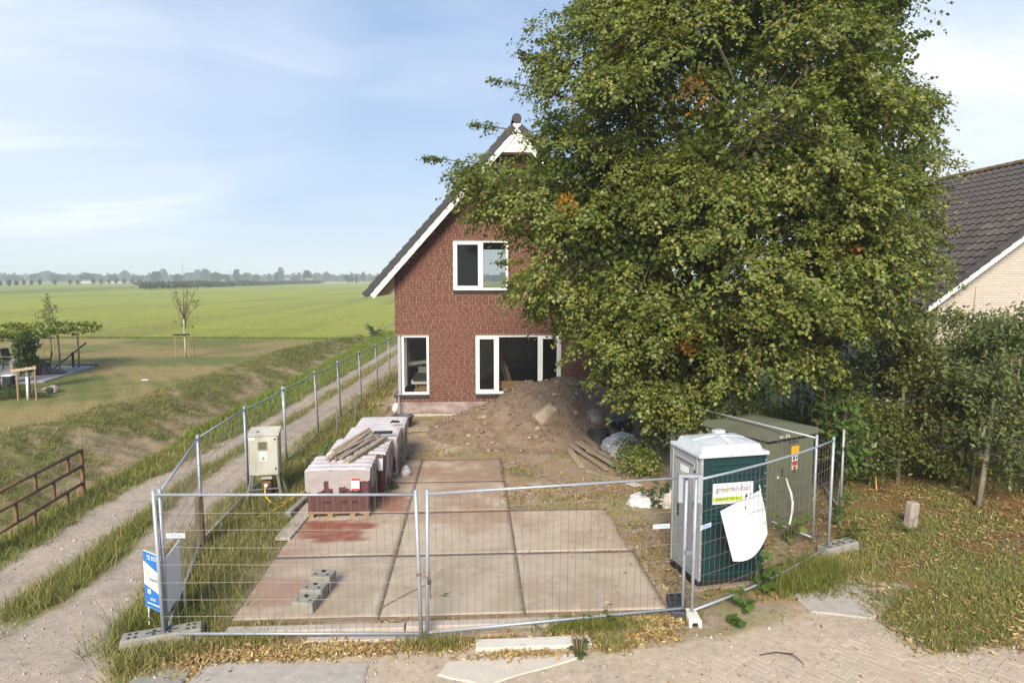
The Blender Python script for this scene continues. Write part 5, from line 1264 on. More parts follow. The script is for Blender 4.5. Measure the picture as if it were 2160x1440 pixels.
# ---------------------------------------------------------------- leaf soups
def tints(n, cols, w=None, jit=.12, clump=None):
    cols = np.array(cols, float); k = NG.choice(len(cols), n, p=None if w is None else np.array(w)/sum(w))
    return cols[k]*(1+jit*NG.normal(size=(n, 1)))*(1+.05*NG.normal(size=(n, 3)))
LV = np.array([[0, 0, 0], [-.30, .18, .05], [-.42, .50, .06], [0, 1.0, -.06], [.42, .50, .06], [.30, .18, .05], [0, .5, -.03]])   # broad heart-shaped leaf
LF = np.array([[0, 6, 2, 1], [6, 3, 2, 2], [0, 5, 4, 6], [6, 4, 3, 3]])
LF3 = np.array([[0, 6, 1], [1, 6, 2], [6, 3, 2], [0, 5, 6], [5, 4, 6], [6, 4, 3]])
LN = np.array([[0, 0, 0], [-.17, .38, .03], [0, 1.0, -.08], [.17, .38, .03]])                                             # narrow leaf
LN3 = np.array([[0, 3, 2], [0, 2, 1]])
def orient(pos, axis, nrm, size, shape):
    """place leaf shapes: axis = towards the tip, nrm = upper face"""
    a = axis/np.linalg.norm(axis, axis=1, keepdims=True)
    n = nrm - (nrm*a).sum(1, keepdims=True)*a; n /= np.linalg.norm(n, axis=1, keepdims=True)+1e-9
    r = np.cross(a, n)
    S = shape[None]*size[:, None, None]
    return pos[:, None] + S[..., 0:1]*r[:, None] + S[..., 1:2]*a[:, None] + S[..., 2:3]*n[:, None]
def unit(v): return v/(np.linalg.norm(v, axis=-1, keepdims=True)+1e-9)

# ---------------------------------------------------------------- left hand garden
terr = tag(mk('terrace_pavement', [(x, y, z) for z in (.0, .06) for x, y in ((-20.25, 37.4), (-30, 38.2), (-30, 31.3), (-21.0, 31.2), (-19.45, 31.75))],
      [(5, 6, 7, 8, 9)] + [(i, (i+1) % 5, 5+(i+1) % 5, 5+i) for i in range(5)], mat('terrace_tile', (.30, .30, .32), .85, .10, 2.5, .1, 30)), kind='structure')
simple('terrace_kerb', MB().bar((-20.2, 37.55, .05), (-30, 38.35, .05), .1, .14), M_DARKGREY, 'dark low kerb along the back edge of the garden terrace', 'kerb')
def leafblob(centres, radii, n, size, cols, name, parent=None, shape=LN, faces=LN3, mt=M_LEAF, w=None, shell=.55, up=.5):
    centres, radii = np.array(centres, float), np.array(radii, float)
    if radii.ndim == 1: radii = np.repeat(radii[:, None], 3, 1)
    vol = radii.prod(1)**.67; k = NG.choice(len(centres), n, p=vol/vol.sum())
    d = unit(NG.normal(size=(n, 3))); rr = (shell + (1-shell)*NG.random((n, 1)))
    pos = centres[k] + d*rr*radii[k]
    ax = unit(d + .9*NG.normal(size=(n, 3)) + np.array([0, 0, -.15])); nr = unit(d*.6 + np.array([0, 0, up]) + .5*NG.normal(size=(n, 3)))
    s = size*NG.uniform(.7, 1.3, n)
    tn = tints(n, cols, w)
    P_ = orient(pos, ax, nr, s, shape)
    if parent is not None: P_ = P_ - np.array(parent.location)
    return cells(name, P_, faces, 3, mt, tn, parent)
G1, G2, G3 = (.045, .075, .018), (.07, .11, .022), (.10, .14, .03)
YG, YY = (.24, .28, .035), (.32, .30, .05)
for k, (x, y, top_, lb) in enumerate(((-20.72, 36.8, 2.0, 'furthest'), (-20.17, 34.2, 2.0, 'middle'), (-20.25, 32.4, 2.0, 'nearest'))):
    t = thing('roof_trained_tree', lb+' of the three flat-crowned trees along the right edge of the garden terrace', 'tree', (x, y, 0), 0, 'flat trained trees over the garden terrace')
    MB().tube([(0, 0, 0), (.03, 0, 1.0), (0, 0, top_)], [.055, .045, .035], 7).build('trunk', M_BARKPALE, t, True)
    mb = MB()
    for s_ in (-1, 1): mb.bar((-1.9, s_*.6, top_), (.6, s_*.6, top_+.05), .03, .03); mb.bar((-.7+s_*.9, -1.2, top_+.02), (-.7+s_*.9, 1.2, top_+.02), .03, .03)
    mb.build('bamboo_frame', M_TIMBER, t)
    cs = [(x+NG.uniform(-2.0, .35), y+NG.uniform(-1.3, 1.3), top_+.12+NG.uniform(-.1, .12)) for _ in range(26)]
    leafblob(cs, [(.5, .5, .16)]*26, 2600, .13, [G3, YG, YY, G2], 'crown', t, LV, LF3, w=(3, 4, 2, 2))
for k, (x, y) in enumerate(((-23.3, 36.5), (-24.6, 34.0), (-26.5, 36.5))):
    t = thing('roof_trained_tree', ('flat-crowned tree over the back of the garden table', 'flat-crowned tree over the near end of the garden table', 'flat-crowned tree at the left picture edge over the terrace')[k], 'tree', (x, y, 0), 0, 'flat trained trees over the garden terrace')
    MB().tube([(0, 0, 0), (0, 0, 2.05)], [.055, .04], 7).build('trunk', M_BARKPALE, t, True)
    cs = [(x+NG.uniform(-1.8, 1.8), y+NG.uniform(-1.3, 1.3), 2.15+NG.uniform(-.1, .12)) for _ in range(26)]
    leafblob(cs, [(.5, .5, .16)]*26, 2400, .13, [G3, YG, YY, G2], 'crown', t, LV, LF3, w=(3, 4, 1, 2))
for k, (x, y, zc_, lb) in enumerate(((-18.75, 29.6, 1.62, 'tall clipped hornbeam block on a stem in front of the garden table'), (-21.1, 30.6, 1.5, 'clipped hornbeam block on a stem at the left picture edge'))):
    t = thing('stem_hedge', lb, 'hedge tree', (x, y, 0), 0)
    MB().tube([(0, 0, 0), (0, 0, 1.2)], .05, 7).build('trunk', M_BARK, t, True)
    cs = [(x+NG.uniform(-.3, .3), y+NG.uniform(-.3, .3), zc_+NG.uniform(-.75, .75)) for _ in range(22)]
    leafblob(cs, [(.26, .26, .26)]*22, 3000, .085, [G1, G2, (.06, .08, .025)], 'crown', t, LV, LF3)
mb = MB()
for z in (1.35, 1.75, 2.1): mb.tube([(-18.8, 29.7, z), (-21.2, 30.7, z)], .02, 5)
simple('training_rail', mb, M_BARK, 'horizontal training canes between the two clipped hornbeam blocks', 'canes')
# table and chairs
t = thing('garden_table', 'grey topped wooden garden table on the terrace', 'table', (-22.2, 34.9, .06), rad(28))
MB().bbox(-.5, .5, -1.9, 1.4, .70, .76, .01).build('tabletop', mat('table_grey', (.42, .42, .44), .6), t)
for x, y in ((-.42, -1.8), (.42, -1.8), (-.42, 1.25), (.42, 1.25)): MB().box(x-.07, x+.07, y-.07, y+.07, 0, .70).build('leg', M_WOOD, t)
def chair(x, y, rz, lb):
    t = thing('garden_chair', lb, 'chair', (x, y, .06), rz, 'dark garden chairs round the terrace table')
    MB().bbox(-.27, .27, -.27, .27, .36, .46, .03).build('seat', M_DARKGREY, t)
    mb = MB(); mb.prism([(-.26, .22, .46), (.26, .22, .46), (.24, .34, 1.02), (-.24, .34, 1.02)], (0, .05, .01)); mb.build('backrest', M_DARKGREY, t)
    for sx in (-1, 1):
        MB().bar((sx*.27, -.24, .64), (sx*.27, .26, .66), .05, .04).build('armrest', M_DARKGREY, t)
        for sy in (-1, 1): MB().box(sx*.25-.025, sx*.25+.025, sy*.24-.025, sy*.24+.025, 0, .36 if sy > 0 else .63).build('leg', M_DARKGREY, t)
for x, y, r, lb in ((-21.35, 33.6, -65, 'dark garden chair at the right of the table, nearer'), (-21.2, 34.7, -62, 'dark garden chair at the right of the table, further'), (-22.6, 32.6, 200, 'dark garden chair at the near end of the table'), (-24.0, 36.6, 80, 'grey garden chair at the far left of the table')):
    chair(x, y, rad(r), lb)
t = thing('folded_lounger', 'dark covered lounger slumped on the terrace beside the table', 'lounger', (-20.75, 34.3, .06), rad(25))
mb = MB(); mb.prism([(-.55, -.5, .0), (.75, -.5, .0), (.5, -.5, .10), (.1, -.5, .2), (-.2, -.5, .62), (-.45, -.5, .66)], (0, 1.0, 0)); mb.build('cover', M_DARKGREY, t)
MB().tube([(-.3, -.52, .02), (-.25, -.52, .5), (-.05, -.52, .55), (.02, -.52, .1)], .02, 6).build('frame', M_BLACK, t)
t = thing('garden_lever', 'dark slanted pole fixed to a short post at the edge of the terrace', 'pole', (-20.6, 37.0, .06))
MB().bar((-.95, -.9, .05), (.05, .3, 1.25), .06, .06).build('pole', M_BLACK, t); MB().box(-.45, -.36, -.25, -.16, 0, .8).build('post', M_BLACK, t)
t = thing('robot_mower', 'beige robot mower shaped like a small vintage car on the lawn', 'robot mower', (-17.65, 28.92, 0), rad(4))
mb = MB(); n = 9; v = []
prof = [(-.45, .24, .10), (-.36, .25, .16), (-.2, .24, .18), (-.02, .23, .21), (.12, .24, .28), (.26, .25, .31), (.40, .24, .24), (.46, .2, .14)]
for x, w_, h_ in prof: v += [(x, -w_, .04), (x, -w_*.9, h_*.8), (x, -w_*.5, h_), (x, w_*.5, h_), (x, w_*.9, h_*.8), (x, w_, .04)]
mb.add(v, [(6*i+j, 6*i+6+j, 6*i+7+j, 6*i+1+j) for i in range(7) for j in range(5)] + [(0, 1, 2, 3, 4, 5), (47, 46, 45, 44, 43, 42)]); mb.build('shell', mat('mower_beige', (.40, .34, .25), .6), t, True)
for s_ in (-1, 1): MB().lathe([(0, -.04), (.13, -.04), (.15, 0), (.13, .04), (0, .04)], 14, (.25, s_*.25, .15), M=Matrix.Rotation(PI/2, 4, 'X')).build('wheel', M_DARKGREY, t, True)
MB().bbox(-.48, -.28, -.23, .23, .02, .19, .04).build('nose', mat('mower_grey', (.30, .32, .35), .5), t)
t = thing('garden_lamp', 'black post lamp with flat shade in the plant bed', 'lamp', (-18.7, 28.3, 0))
MB().box(-.04, .04, -.04, .04, 0, .6).build('post', M_BLACK, t); MB().bbox(-.17, .17, -.15, .15, .45, .80, .02).build('shade', M_BLACK, t); MB().bbox(-.19, .19, -.17, .17, .80, .83, .005).build('cap', M_WHITE, t)
mb = MB(); simple('plant_trough', MB().bbox(-.75, .35, -.3, .3, 0, .75, .02, 0, T_((-20.3, 29.4, 0))), M_DARKGREY, 'dark planting trough at the left picture edge', 'trough')
t = thing('low_bush', 'yellow green bush over the dark trough at the left picture edge', 'bush', (-20.3, 29.4, .75)); leafblob([(-20.3+a_, 29.4, .9) for a_ in (-.5, -.2, .1, .4)], [(.32, .3, .2)]*4, 900, .07, [G2, YG, (.25, .22, .05)], 'foliage', t)
for k, (x, y, s_) in enumerate(((-18.25, 27.6, .42), (-17.75, 27.9, .4), (-18.5, 27.2, .36), (-17.2, 27.7, .34), (-18.7, 28.6, .36))):
    t = thing('low_bush', ('round green bush under the left garden stake', 'round green bush between the young tree stakes', 'small green bush at the near corner of the bed', 'small bush at the right end of the bed beside the mower', 'green bush behind the black post lamp')[k], 'bush', (x, y, 0), 0, 'low bushes in the plant bed')
    leafblob([(x, y, s_*.55), (x+.2, y+.1, s_*.5), (x-.2, y, s_*.5)], [(s_*.7, s_*.7, s_*.55)]*3, 900, .06, [G1, G2, G3], 'foliage', t)
def stakes_tree(name, label, x, y, crown, stakes, hbar, group=None):
    t = thing(name, label, 'tree', (x, y, 0), 0, group)
    crown(t)
    return t
def stake(x, y, h, lb): simple('tree_stake', MB().tube([(x, y, -.1), (x, y, h)], .036, 7), M_STAKE, lb, 'stake', 'wooden stakes round the young trees')
# young birch-like bare tree in the lawn
def young_bare(t, x, y, H_, seed):
    r = random.Random(seed); tr = MB(); tr.tube([(0, 0, 0), (.02, 0, .8), (-.02, .03, 1.6), (0, 0, 2.3)], [.07, .055, .05, .045], 8); tr.build('trunk', mat('birch_bark', (.40, .36, .28), .9, .25, 10), t, True)
    br = MB(); tips = []
    for k in range(15):
        a_ = r.uniform(0, 2*PI); z0 = r.uniform(1.6, 2.8); L_ = r.uniform(1.9, 3.3)*(1.0 if k < 9 else .55); up = r.uniform(.72, 1.0); out = 1-up+.13
        p0 = Vector((0, 0, min(z0, 2.3))); pts = [p0]
        for j in range(1, 6):
            f_ = j/5; pts.append(p0+Vector((math.cos(a_)*out*L_*f_*1.1+r.gauss(0, .03), math.sin(a_)*out*L_*f_+r.gauss(0, .03), up*L_*f_**.9)))
        br.tube(pts, [.022*(1-.85*j/5) for j in range(6)], 5); tips.append(pts)
        for q in range(5):
            b_ = pts[r.randint(2, 5)]; br.tube([b_, b_+Vector((r.gauss(0, .18), r.gauss(0, .18), r.uniform(.1, .4)))], [.007, .003], 4)
    br.tube([(0, 0, 2.2), (.03, 0, 3.6), (.0, .05, 4.8), (.08, 0, H_)], [.03, .016, .010, .003], 6)
    br.build('branches', mat('thin_bark', (.15, .12, .09), .95), t, True)
    pos = []
    for pts in tips:
        for j in range(7):
            p = pts[r.randint(1, 5)]; pos.append((p.x+r.gauss(0, .14), p.y+r.gauss(0, .14), p.z+r.gauss(0, .12)))
    for k in range(60): pos.append((r.gauss(.1, .35), r.gauss(0, .3), r.uniform(1.7, 2.6)))
    for k in range(40): pos.append((.75+r.gauss(0, .12), r.gauss(0, .1), 3.2+r.gauss(0, .25)))
    pos = np.array(pos); n = len(pos)
    cells('leaves', orient(pos, unit(NG.normal(size=(n, 3))), unit(NG.normal(size=(n, 3))), NG.uniform(.06, .12, n), LV), LF3, 3, M_LEAF, tints(n, [(.10, .11, .03), (.2, .19, .05), G2]), t)
t = thing('young_tree', 'sparse almost leafless young tree tied between stakes on the lawn', 'tree', (-17.11, 41.3, 0)); young_bare(t, 0, 0, 5.9, 3)
stake(-17.62, 41.2, 1.45, 'left stake of the sparse young tree on the lawn'); stake(-16.85, 41.2, 1.45, 'right front stake of the sparse young tree on the lawn'); stake(-16.75, 41.7, 1.4, 'right rear stake of the sparse young tree on the lawn')
simple('stake_crossbar', MB().bar((-17.7, 41.17, 1.38), (-16.75, 41.17, 1.40), .03, .09), M_BLACK, 'black rubber band strung between stakes of the sparse young tree', 'tie band')
t = thing('young_tree', 'small yellowish young tree with stakes behind the terrace', 'tree', (-25.5, 42.5, 0))
MB().tube([(0, 0, 0), (0, 0, 2), (.02, 0, 3.7)], [.05, .04, .01], 7).build('trunk', M_BARKPALE, t, True)
leafblob([(-25.5+NG.normal()*.28*(1-k/26), 42.5+NG.normal()*.28*(1-k/26), 1.75+2.0*k/20) for k in range(20)], [(.36*(1.25-k/20), .36*(1.25-k/20), .24) for k in range(20)], 750, .085, [(.20, .18, .045), (.16, .16, .04), G3], 'crown', t, LV, LF3)
for k, (x, y) in enumerate(((-25.85, 42.3), (-25.2, 42.3), (-25.25, 42.8))): stake(x, y, 1.2, ('left', 'right front', 'right rear')[k]+' stake of the yellowish young tree behind the terrace')
simple('stake_crossbar', MB().bar((-25.9, 42.27, 1.15), (-25.15, 42.27, 1.15), .03, .09), M_BLACK, 'black band between the stakes of the yellowish young tree', 'tie band')
for k, (x, y, h_) in enumerate(((-17.6, 27.1, 1.25), (-16.98, 27.2, 1.35), (-18.35, 26.2, 1.0))): stake(x, y, h_, ('left thick stake beside the plant bed', 'right thick stake beside the plant bed', 'stake at the near left corner of the plant bed')[k])
simple('stake_crossbar', MB().bar((-17.75, 27.05, 1.16), (-16.9, 27.15, 1.27), .03, .10), M_WOOD, 'wooden crossbar between the two stakes at the plant bed', 'crossbar')
t = thing('sapling', 'young stem with white tree guard between the stakes at the plant bed', 'sapling', (-17.3, 27.2, 0))
MB().tube([(0, 0, 0), (.02, 0, 1.3)], [.035, .03], 7).build('trunk', M_BARKPALE, t, True); MB().tube([(0.005, -.01, .0), (.015, -.01, .9)], .045, 8).build('guard', M_WHITE, t, True)
simple('white_scrap', MB().bbox(-.14, .14, -.08, .08, 0, .03, .01, 0, T_((-15.2, 32.2, .01))), M_WHITE, 'white scrap lying on the dry lawn in front of the terrace', 'scrap')

# ---------------------------------------------------------------- far landscape
def gp(px, py, z=0.0):
    """ground point seen at a pixel of the photograph (used for far away things)"""
    P_ = math.atan(133/1440); f_ = Vector((math.sin(rad(3.2))*math.cos(P_), math.cos(rad(3.2))*math.cos(P_), -math.sin(P_))); r_ = Vector((math.cos(rad(3.2)), -math.sin(rad(3.2)), 0)); u_ = r_.cross(f_)
    d_ = f_ + r_*(px-1080)/1440 - u_*(py-720)/1440; t_ = (z-CAM_H)/d_.z; return Vector((d_.x*t_, d_.y*t_, z))
def crown_mesh(seed, n, size, sq, cols, lumps):
    r = np.random.default_rng(seed)
    c = unit(r.normal(size=(lumps, 3)))*r.uniform(.25, .72, (lumps, 1))*np.array(sq); c[:, 2] += .1
    rad_ = r.uniform(.26, .42, lumps)
    k = r.integers(0, lumps, n); d = unit(r.normal(size=(n, 3))); pos = c[k]+d*rad_[k][:, None]*r.uniform(.75, 1.05, (n, 1))
    P_ = orient(pos, unit(d+r.normal(size=(n, 3))), unit(d+.6*r.normal(size=(n, 3))), np.full(n, size), LV)
    tn = np.array(cols)[r.integers(0, len(cols), n)]*(1+.12*r.normal(size=(n, 1)))
    o = cells('crown', P_, LF3, 3, M_LEAF, tn); me = o.data; bpy.data.objects.remove(o); return me
DG = [(.030, .045, .016), (.042, .058, .020), (.05, .065, .025)]
FAR = [crown_mesh(60+k, 900, .34, ((.8, .8, .62), (.95, .95, .5), (.6, .6, .85), (.8, .8, .75))[k % 4], DG, 9) for k in range(4)]
ROUND = [crown_mesh(70+k, 420, .34, (.45, .45, .4), DG, 5) for k in range(3)]
tk = MB().tube([(0, 0, -1.3), (0, 0, .1)], [.06, .05], 6).build('trunk', M_BARK); TKM = tk.data; bpy.data.objects.remove(tk)
def far_tree(name, x, y, h, w_, me, label, grp, lift=.42):
    t = thing(name, label, 'tree', (x, y, 0), RD.uniform(0, 6), grp)
    link('crown', me, t, (0, 0, h*(1-.5)), None, (w_/2, w_/2, h*.62))
    link('trunk', TKM, t, (0, 0, h*.45), None, (w_*.5, w_*.5, h*.36))
for k, px in enumerate((1, 19, 35, 51, 67, 84, 116, 148, 164, 197, 214, 230, 246, 262, 280, 295)):
    p = gp(px, 604.3-5.3*px/295); D_ = p.length
    far_tree('pollard_willow', p.x, p.y, D_*RD.uniform(9.5, 12)/1440, D_*RD.uniform(8, 11.5)/1440, RD.choice(ROUND), 'small round pollard willow in the row across the far meadow', 'row of round pollard willows')
LM = [(8, 584, 22), (30, 581, 30), (75, 582, 22), (97, 577, 34), (118, 580, 26), (132, 580, 22), (150, 584, 20), (180, 580, 26), (198, 579, 26), (222, 582, 20), (240, 584, 18), (265, 575, 18), (288, 582, 22), (330, 573, 16), (346, 573, 16), (312, 583, 18), (375, 580, 20), (400, 575, 20), (418, 574, 18), (432, 572, 20), (455, 576, 24), (474, 579, 16), (500, 574, 18), (520, 579, 18), (540, 580, 16), (568, 577, 8), (592, 570, 17), (583, 578, 8), (625, 582, 18), (648, 570, 17), (670, 580, 22), (690, 577, 18), (708, 582, 14), (735, 580, 18), (752, 582, 8), (766, 577, 11), (790, 583, 16), (1042, 580, 16), (1060, 578, 18), (1022, 583, 18)]
for k, (px, ty, wpx) in enumerate(LM):
    D_ = RD.uniform(620, 980); b = gp(px, 587+4.7*1440/D_); s_ = b.length/1440
    hh_ = CAM_H + (587-ty)*s_*.9 + .6
    far_tree('distant_tree', b.x, b.y, hh_, wpx*s_*1.15, FAR[k % 4], 'hazy round treetop rising out of the distant tree line', 'trees along the horizon')
# the wood line as one mass
n = 26000; px = NG.uniform(-500, 2700, n); D_ = NG.uniform(900, 1500, n)
pos = np.array([gp(a, 587+4.7*1440/b) for a, b in zip(px, D_)])
hgt = 4.0 + 9*fbm(px*.03, px*0, 501, 4)*NG.random(n) + 2.5*NG.random(n); pos[:, 2] = hgt*NG.random(n)**.6
d = unit(NG.normal(size=(n, 3)))
tag(cells('treeline', orient(pos, d, unit(NG.normal(size=(n, 3))), NG.uniform(3, 6.5, n), LV), LF3, 3, M_LEAF, tints(n, DG)), kind='stuff')
n = 9000; y_ = NG.uniform(300, 640, n); x_ = -141.5 + NG.normal(size=n)*1.6
pos = np.stack([x_, y_, NG.random(n)**.7*2.2*(.5+fbm(y_*.03, y_*0, 511, 3))], -1); d = unit(NG.normal(size=(n, 3))*.5+np.array([0, 0, 1]))
tag(cells('reed_undergrowth', orient(pos, d, unit(NG.normal(size=(n, 3))), NG.uniform(.8, 1.5, n), LV), LF3, 3, M_LEAF, tints(n, [(.05, .06, .025), (.08, .085, .035)])), kind='stuff')
st = thing('church_tower', 'tiny pointed church spire above the distant tree line', 'church tower', (*gp(487, 592).xy, 0)); s_ = gp(487, 592).length/1440
MB().box(-2.2*s_, 2.2*s_, -2*s_, 2*s_, 0, CAM_H+4*s_).build('tower', M_DARKGREY, st); MB().lathe([(2.3*s_, CAM_H+4*s_), (.9*s_, CAM_H+8*s_), (.01, CAM_H+16*s_)], 8).build('spire', M_DARKGREY, st)
M_FARW = flat('far_white_wall', (.55, .54, .52))
for k, (px, py, w_, h_, lb) in enumerate(((182, 591, 14, 4, 'pale low farmhouse left in the distant tree line'), (243, 593, 22, 4, 'long pale farm building in the distant tree line'), (471, 591, 5, 6, 'small white house under the church spire in the distance'), (605, 587, 8, 4, 'white roofed barn beside the tall round tree on the horizon'), (652, 588, 12, 4, 'white farm building on the horizon right of the round tree'))):
    b = gp(px, 587+4.7*1440/640); s_ = b.length/1440; t = thing('farmhouse', lb, 'farmhouse', (b.x, b.y, 0), -math.atan2(b.x, b.y), 'pale farm buildings on the horizon'); hh_ = CAM_H+(587-py)*s_+h_*s_*.4
    MB().box(-w_*s_/2, w_*s_/2, -3, 3, 0, hh_*.6).build('wall', M_FARW, t); MB().prism([(-w_*s_/2-.3, -3.3, hh_*.6), (-w_*s_/2-.3, 3.3, hh_*.6), (-w_*s_/2-.3, 0, hh_)], (w_*s_+.6, 0, 0)).build('roof', flat('far_roof', (.22, .17, .15)), t)
for k, (px, py) in enumerate(((727, 590.5), (764, 590.2))):
    b = gp(px, py); s_ = b.length/1440; t = thing('field_shelter', ('left', 'right')[k]+' dark arched field shelter with pale edge far off in the meadow', 'shelter', (b.x, b.y, 0), -math.atan2(b.x, b.y), 'arched field shelters in the far meadow')
    pr = [(math.cos(a_)*4.2*s_, 0, math.sin(a_)*5.4*s_) for a_ in np.linspace(0, PI, 11)]
    MB().prism(pr, (0, 8*s_, 0)).build('cover', M_WHITE, t); MB().prism([(x*.86-.4*s_, -.25, z*.86) for x, y, z in pr], (0, .2, 0)).build('opening', M_BLACK, t)
for k, (px, ty) in enumerate(((729, 556), (752, 553), (621, 562))):
    D_ = 2400; b = gp(px, 587+4.7*1440/D_); s_ = b.length/1440; t = thing('wind_turbine', ('wind turbine', 'taller wind turbine', 'faintest wind turbine')[k]+(' on the hazy horizon left of the house eave', ' nearest the house eave on the hazy horizon', ' above the round tree on the hazy horizon')[k], 'wind turbine', (b.x, b.y, 0), -math.atan2(b.x, b.y)+.5)
    H_ = CAM_H+(587-ty-6)*s_
    MB().tube([(0, 0, 0), (0, 0, H_)], [1.7, 1.0], 8).build('tower', M_FARW, t)
    MB().bbox(-1.3, 1.3, -4, 3, H_-1.2, H_+1.4, .2).build('nacelle', M_FARW, t)
    for a_ in (PI/2, PI/2+2*PI/3, PI/2+4*PI/3):
        MB().tube([(0, -4.5, H_), (math.cos(a_+.2)*3, -4.5, H_+math.sin(a_+.2)*3), (math.cos(a_)*9*s_*1.1, -4.5, H_+math.sin(a_)*9*s_*1.1)], [.8, 1.1, .2], 5).build('blade', M_FARW, t)

# ---------------------------------------------------------------- the neighbour's house on the right
NX, NY, NZ = 11.55, 16.75, 4.0          # eave corner of the gable verge
NHW, NLEN, NSL = 5.6, 8.3, .745
nb = thing('brick_bungalow', 'pale brick house with weathered brown tiled roof behind the garden trees on the right', 'house', (NX+NHW, NY, 0))
M_PALEB = mat('pale_brickwork', (.45, .39, .33), .92, .06, 20)
def palebrick():
    nt = M_PALEB.node_tree; N, L = nt.nodes, nt.links; b = N['Principled BSDF']
    g = N.new('ShaderNodeNewGeometry'); mp = N.new('ShaderNodeMapping'); mp.inputs['Rotation'].default_value = (PI/2, 0, 0)
    sp_ = N.new('ShaderNodeSeparateXYZ'); L.new(g.outputs['Position'], sp_.inputs[0]); cb = N.new('ShaderNodeCombineXYZ'); ad = N.new('ShaderNodeMath'); L.new(sp_.outputs['X'], ad.inputs[0]); L.new(sp_.outputs['Y'], ad.inputs[1]); L.new(ad.outputs[0], cb.inputs['X']); L.new(sp_.outputs['Z'], cb.inputs['Y'])
    t_ = N.new('ShaderNodeTexBrick'); t_.inputs['Scale'].default_value = 1; t_.inputs['Brick Width'].default_value = .22; t_.inputs['Row Height'].default_value = .0625; t_.inputs['Mortar Size'].default_value = .007
    t_.inputs['Color1'].default_value = (.53, .47, .40, 1); t_.inputs['Color2'].default_value = (.47, .41, .35, 1); t_.inputs['Mortar'].default_value = (.42, .37, .315, 1); L.new(cb.outputs[0], t_.inputs['Vector']); L.new(t_.outputs['Color'], b.inputs['Base Color'])
    bp = N.new('ShaderNodeBump'); bp.inputs['Distance'].default_value = .008; L.new(t_.outputs['Fac'], bp.inputs['Height']); bp.invert = True; L.new(bp.outputs[0], b.inputs['Normal'])
palebrick()
def nroof(x): return NZ + NSL*(NHW-abs(x-(NX+NHW)))
NO = [(13.05, 13.55, 1.2, 3.35), (14.35, 14.85, 1.0, 3.35), (15.2, 15.9, .9, 3.35)]
wmb = MB(); gable(wmb, NY+.35, NY+.65, 0, [], NX+.55, NX+2*NHW-.55) if False else None
xs = sorted({NX+.5, NX+2*NHW-.5, NX+NHW, *[v for o in NO for v in o[:2]]})
for a, b in zip(xs, xs[1:]):
    mid = (a+b)/2; z = 0
    for o in [o for o in NO if o[0] <= mid <= o[1]]: wmb.box(a, b, NY+.35, NY+.65, z, o[2]); z = o[3]
    wmb.prism([(a, NY+.35, z), (b, NY+.35, z), (b, NY+.35, nroof(b)-.05), (a, NY+.35, nroof(a)-.05)], (0, .3, 0))
wmb.box(NX+.5, NX+.8, NY+.65, NY+NLEN-.4, 0, nroof(NX+.5)-.05); wmb.box(NX+2*NHW-.8, NX+2*NHW-.5, NY+.65, NY+NLEN-.4, 0, nroof(NX+.5)-.05)
wmb.prism([(NX+.5, NY+NLEN-.65, 0), (NX+2*NHW-.5, NY+NLEN-.65, 0), (NX+2*NHW-.5, NY+NLEN-.65, nroof(NX+.5)-.05), (NX+NHW, NY+NLEN-.65, nroof(NX+NHW)-.05), (NX+.5, NY+NLEN-.65, nroof(NX+.5)-.05)], (0, .3, 0))
wmb.build('wall', M_PALEB, nb, world=True)
MB().box(NX+.8, NX+2*NHW-.8, NY+1.6, NY+1.7, 0, 4.2).build('inner_wall', M_DARKROOM, nb, world=True)
for o in NO: window(o, (), y=NY+.38, parent=nb)
cs_ = math.hypot(1, NSL); ux_, uz_ = 1/cs_, NSL/cs_
rmb = MB(); 
for s_ in (-1, 1):
    cx_ = NX+NHW; e = Vector((cx_+s_*NHW, NY+.02, NZ-.02)); r0 = Vector((cx_, NY+.02, NZ+NSL*NHW-.02)); up = Vector((0, 0, .10))
    rmb.prism([e, r0, r0+up, e+up], (0, NLEN-.04, 0))
nro = rmb.build('roof', mat('roof_deck', (.3, .24, .18)), nb, world=True); noff = (-(NX+NHW), -NY, 0)
bmb = MB()
for s_ in (-1, 1):
    cx_ = NX+NHW; e = Vector((cx_+s_*NHW, NY-.01, NZ-.16)); r0 = Vector((cx_, NY-.01, NZ+NSL*NHW-.16)); bmb.prism([e, r0, r0+Vector((0, 0, .28)), e+Vector((0, 0, .28))], (0, .028, 0))
    bmb.prism([e+Vector((0, .03, 0)), r0+Vector((0, .03, 0)), r0+Vector((0, .03, .03)), e+Vector((0, .03, .03))], (0, .34, 0))
o = bmb.build('bargeboard', M_WHITE, nro); o.location = noff
# pantiles: a rolled section, overlapping the row below
TL_, TWd = .36, .30; nr_ = int(NHW*cs_/.335)
def tile_mesh(k):
    n = 7; v = []; mb = MB()
    for (s_, lift) in ((0, .0), (TL_, .032)):
        for i in range(n):
            u = i/(n-1); v.append((s_, u*TWd, lift + .034*math.sin(PI*min(1, max(0, (u-.42)/.58)))**.8 - .010*math.sin(PI*min(1, u/.42))))
    for i in range(n): v.append((TL_, i/(n-1)*TWd, v[n+i][2]-.03))
    f = [(i, n+i, n+i+1, i+1) for i in range(n-1)] + [(n+i, 2*n+i, 2*n+i+1, n+i+1) for i in range(n-1)]
    t = NG.uniform(.8, 1.2); mb.add(v, f, 0, (t*NG.uniform(.96, 1.05), t, t*NG.uniform(.95, 1.04)))
    return mb
tme = []
for k in range(5): o = tile_mesh(k).build('roof_tile', M_OLDTILE, tint=True); tme.append(o.data); bpy.data.objects.remove(o)
Rm = Matrix(((-ux_, 0, uz_), (0, 1, 0), (-uz_, 0, -ux_*-1))).to_4x4()
Rm = Matrix(((-ux_, 0, -uz_), (0, 1, 0), (-uz_, 0, ux_))).to_4x4()
places = []
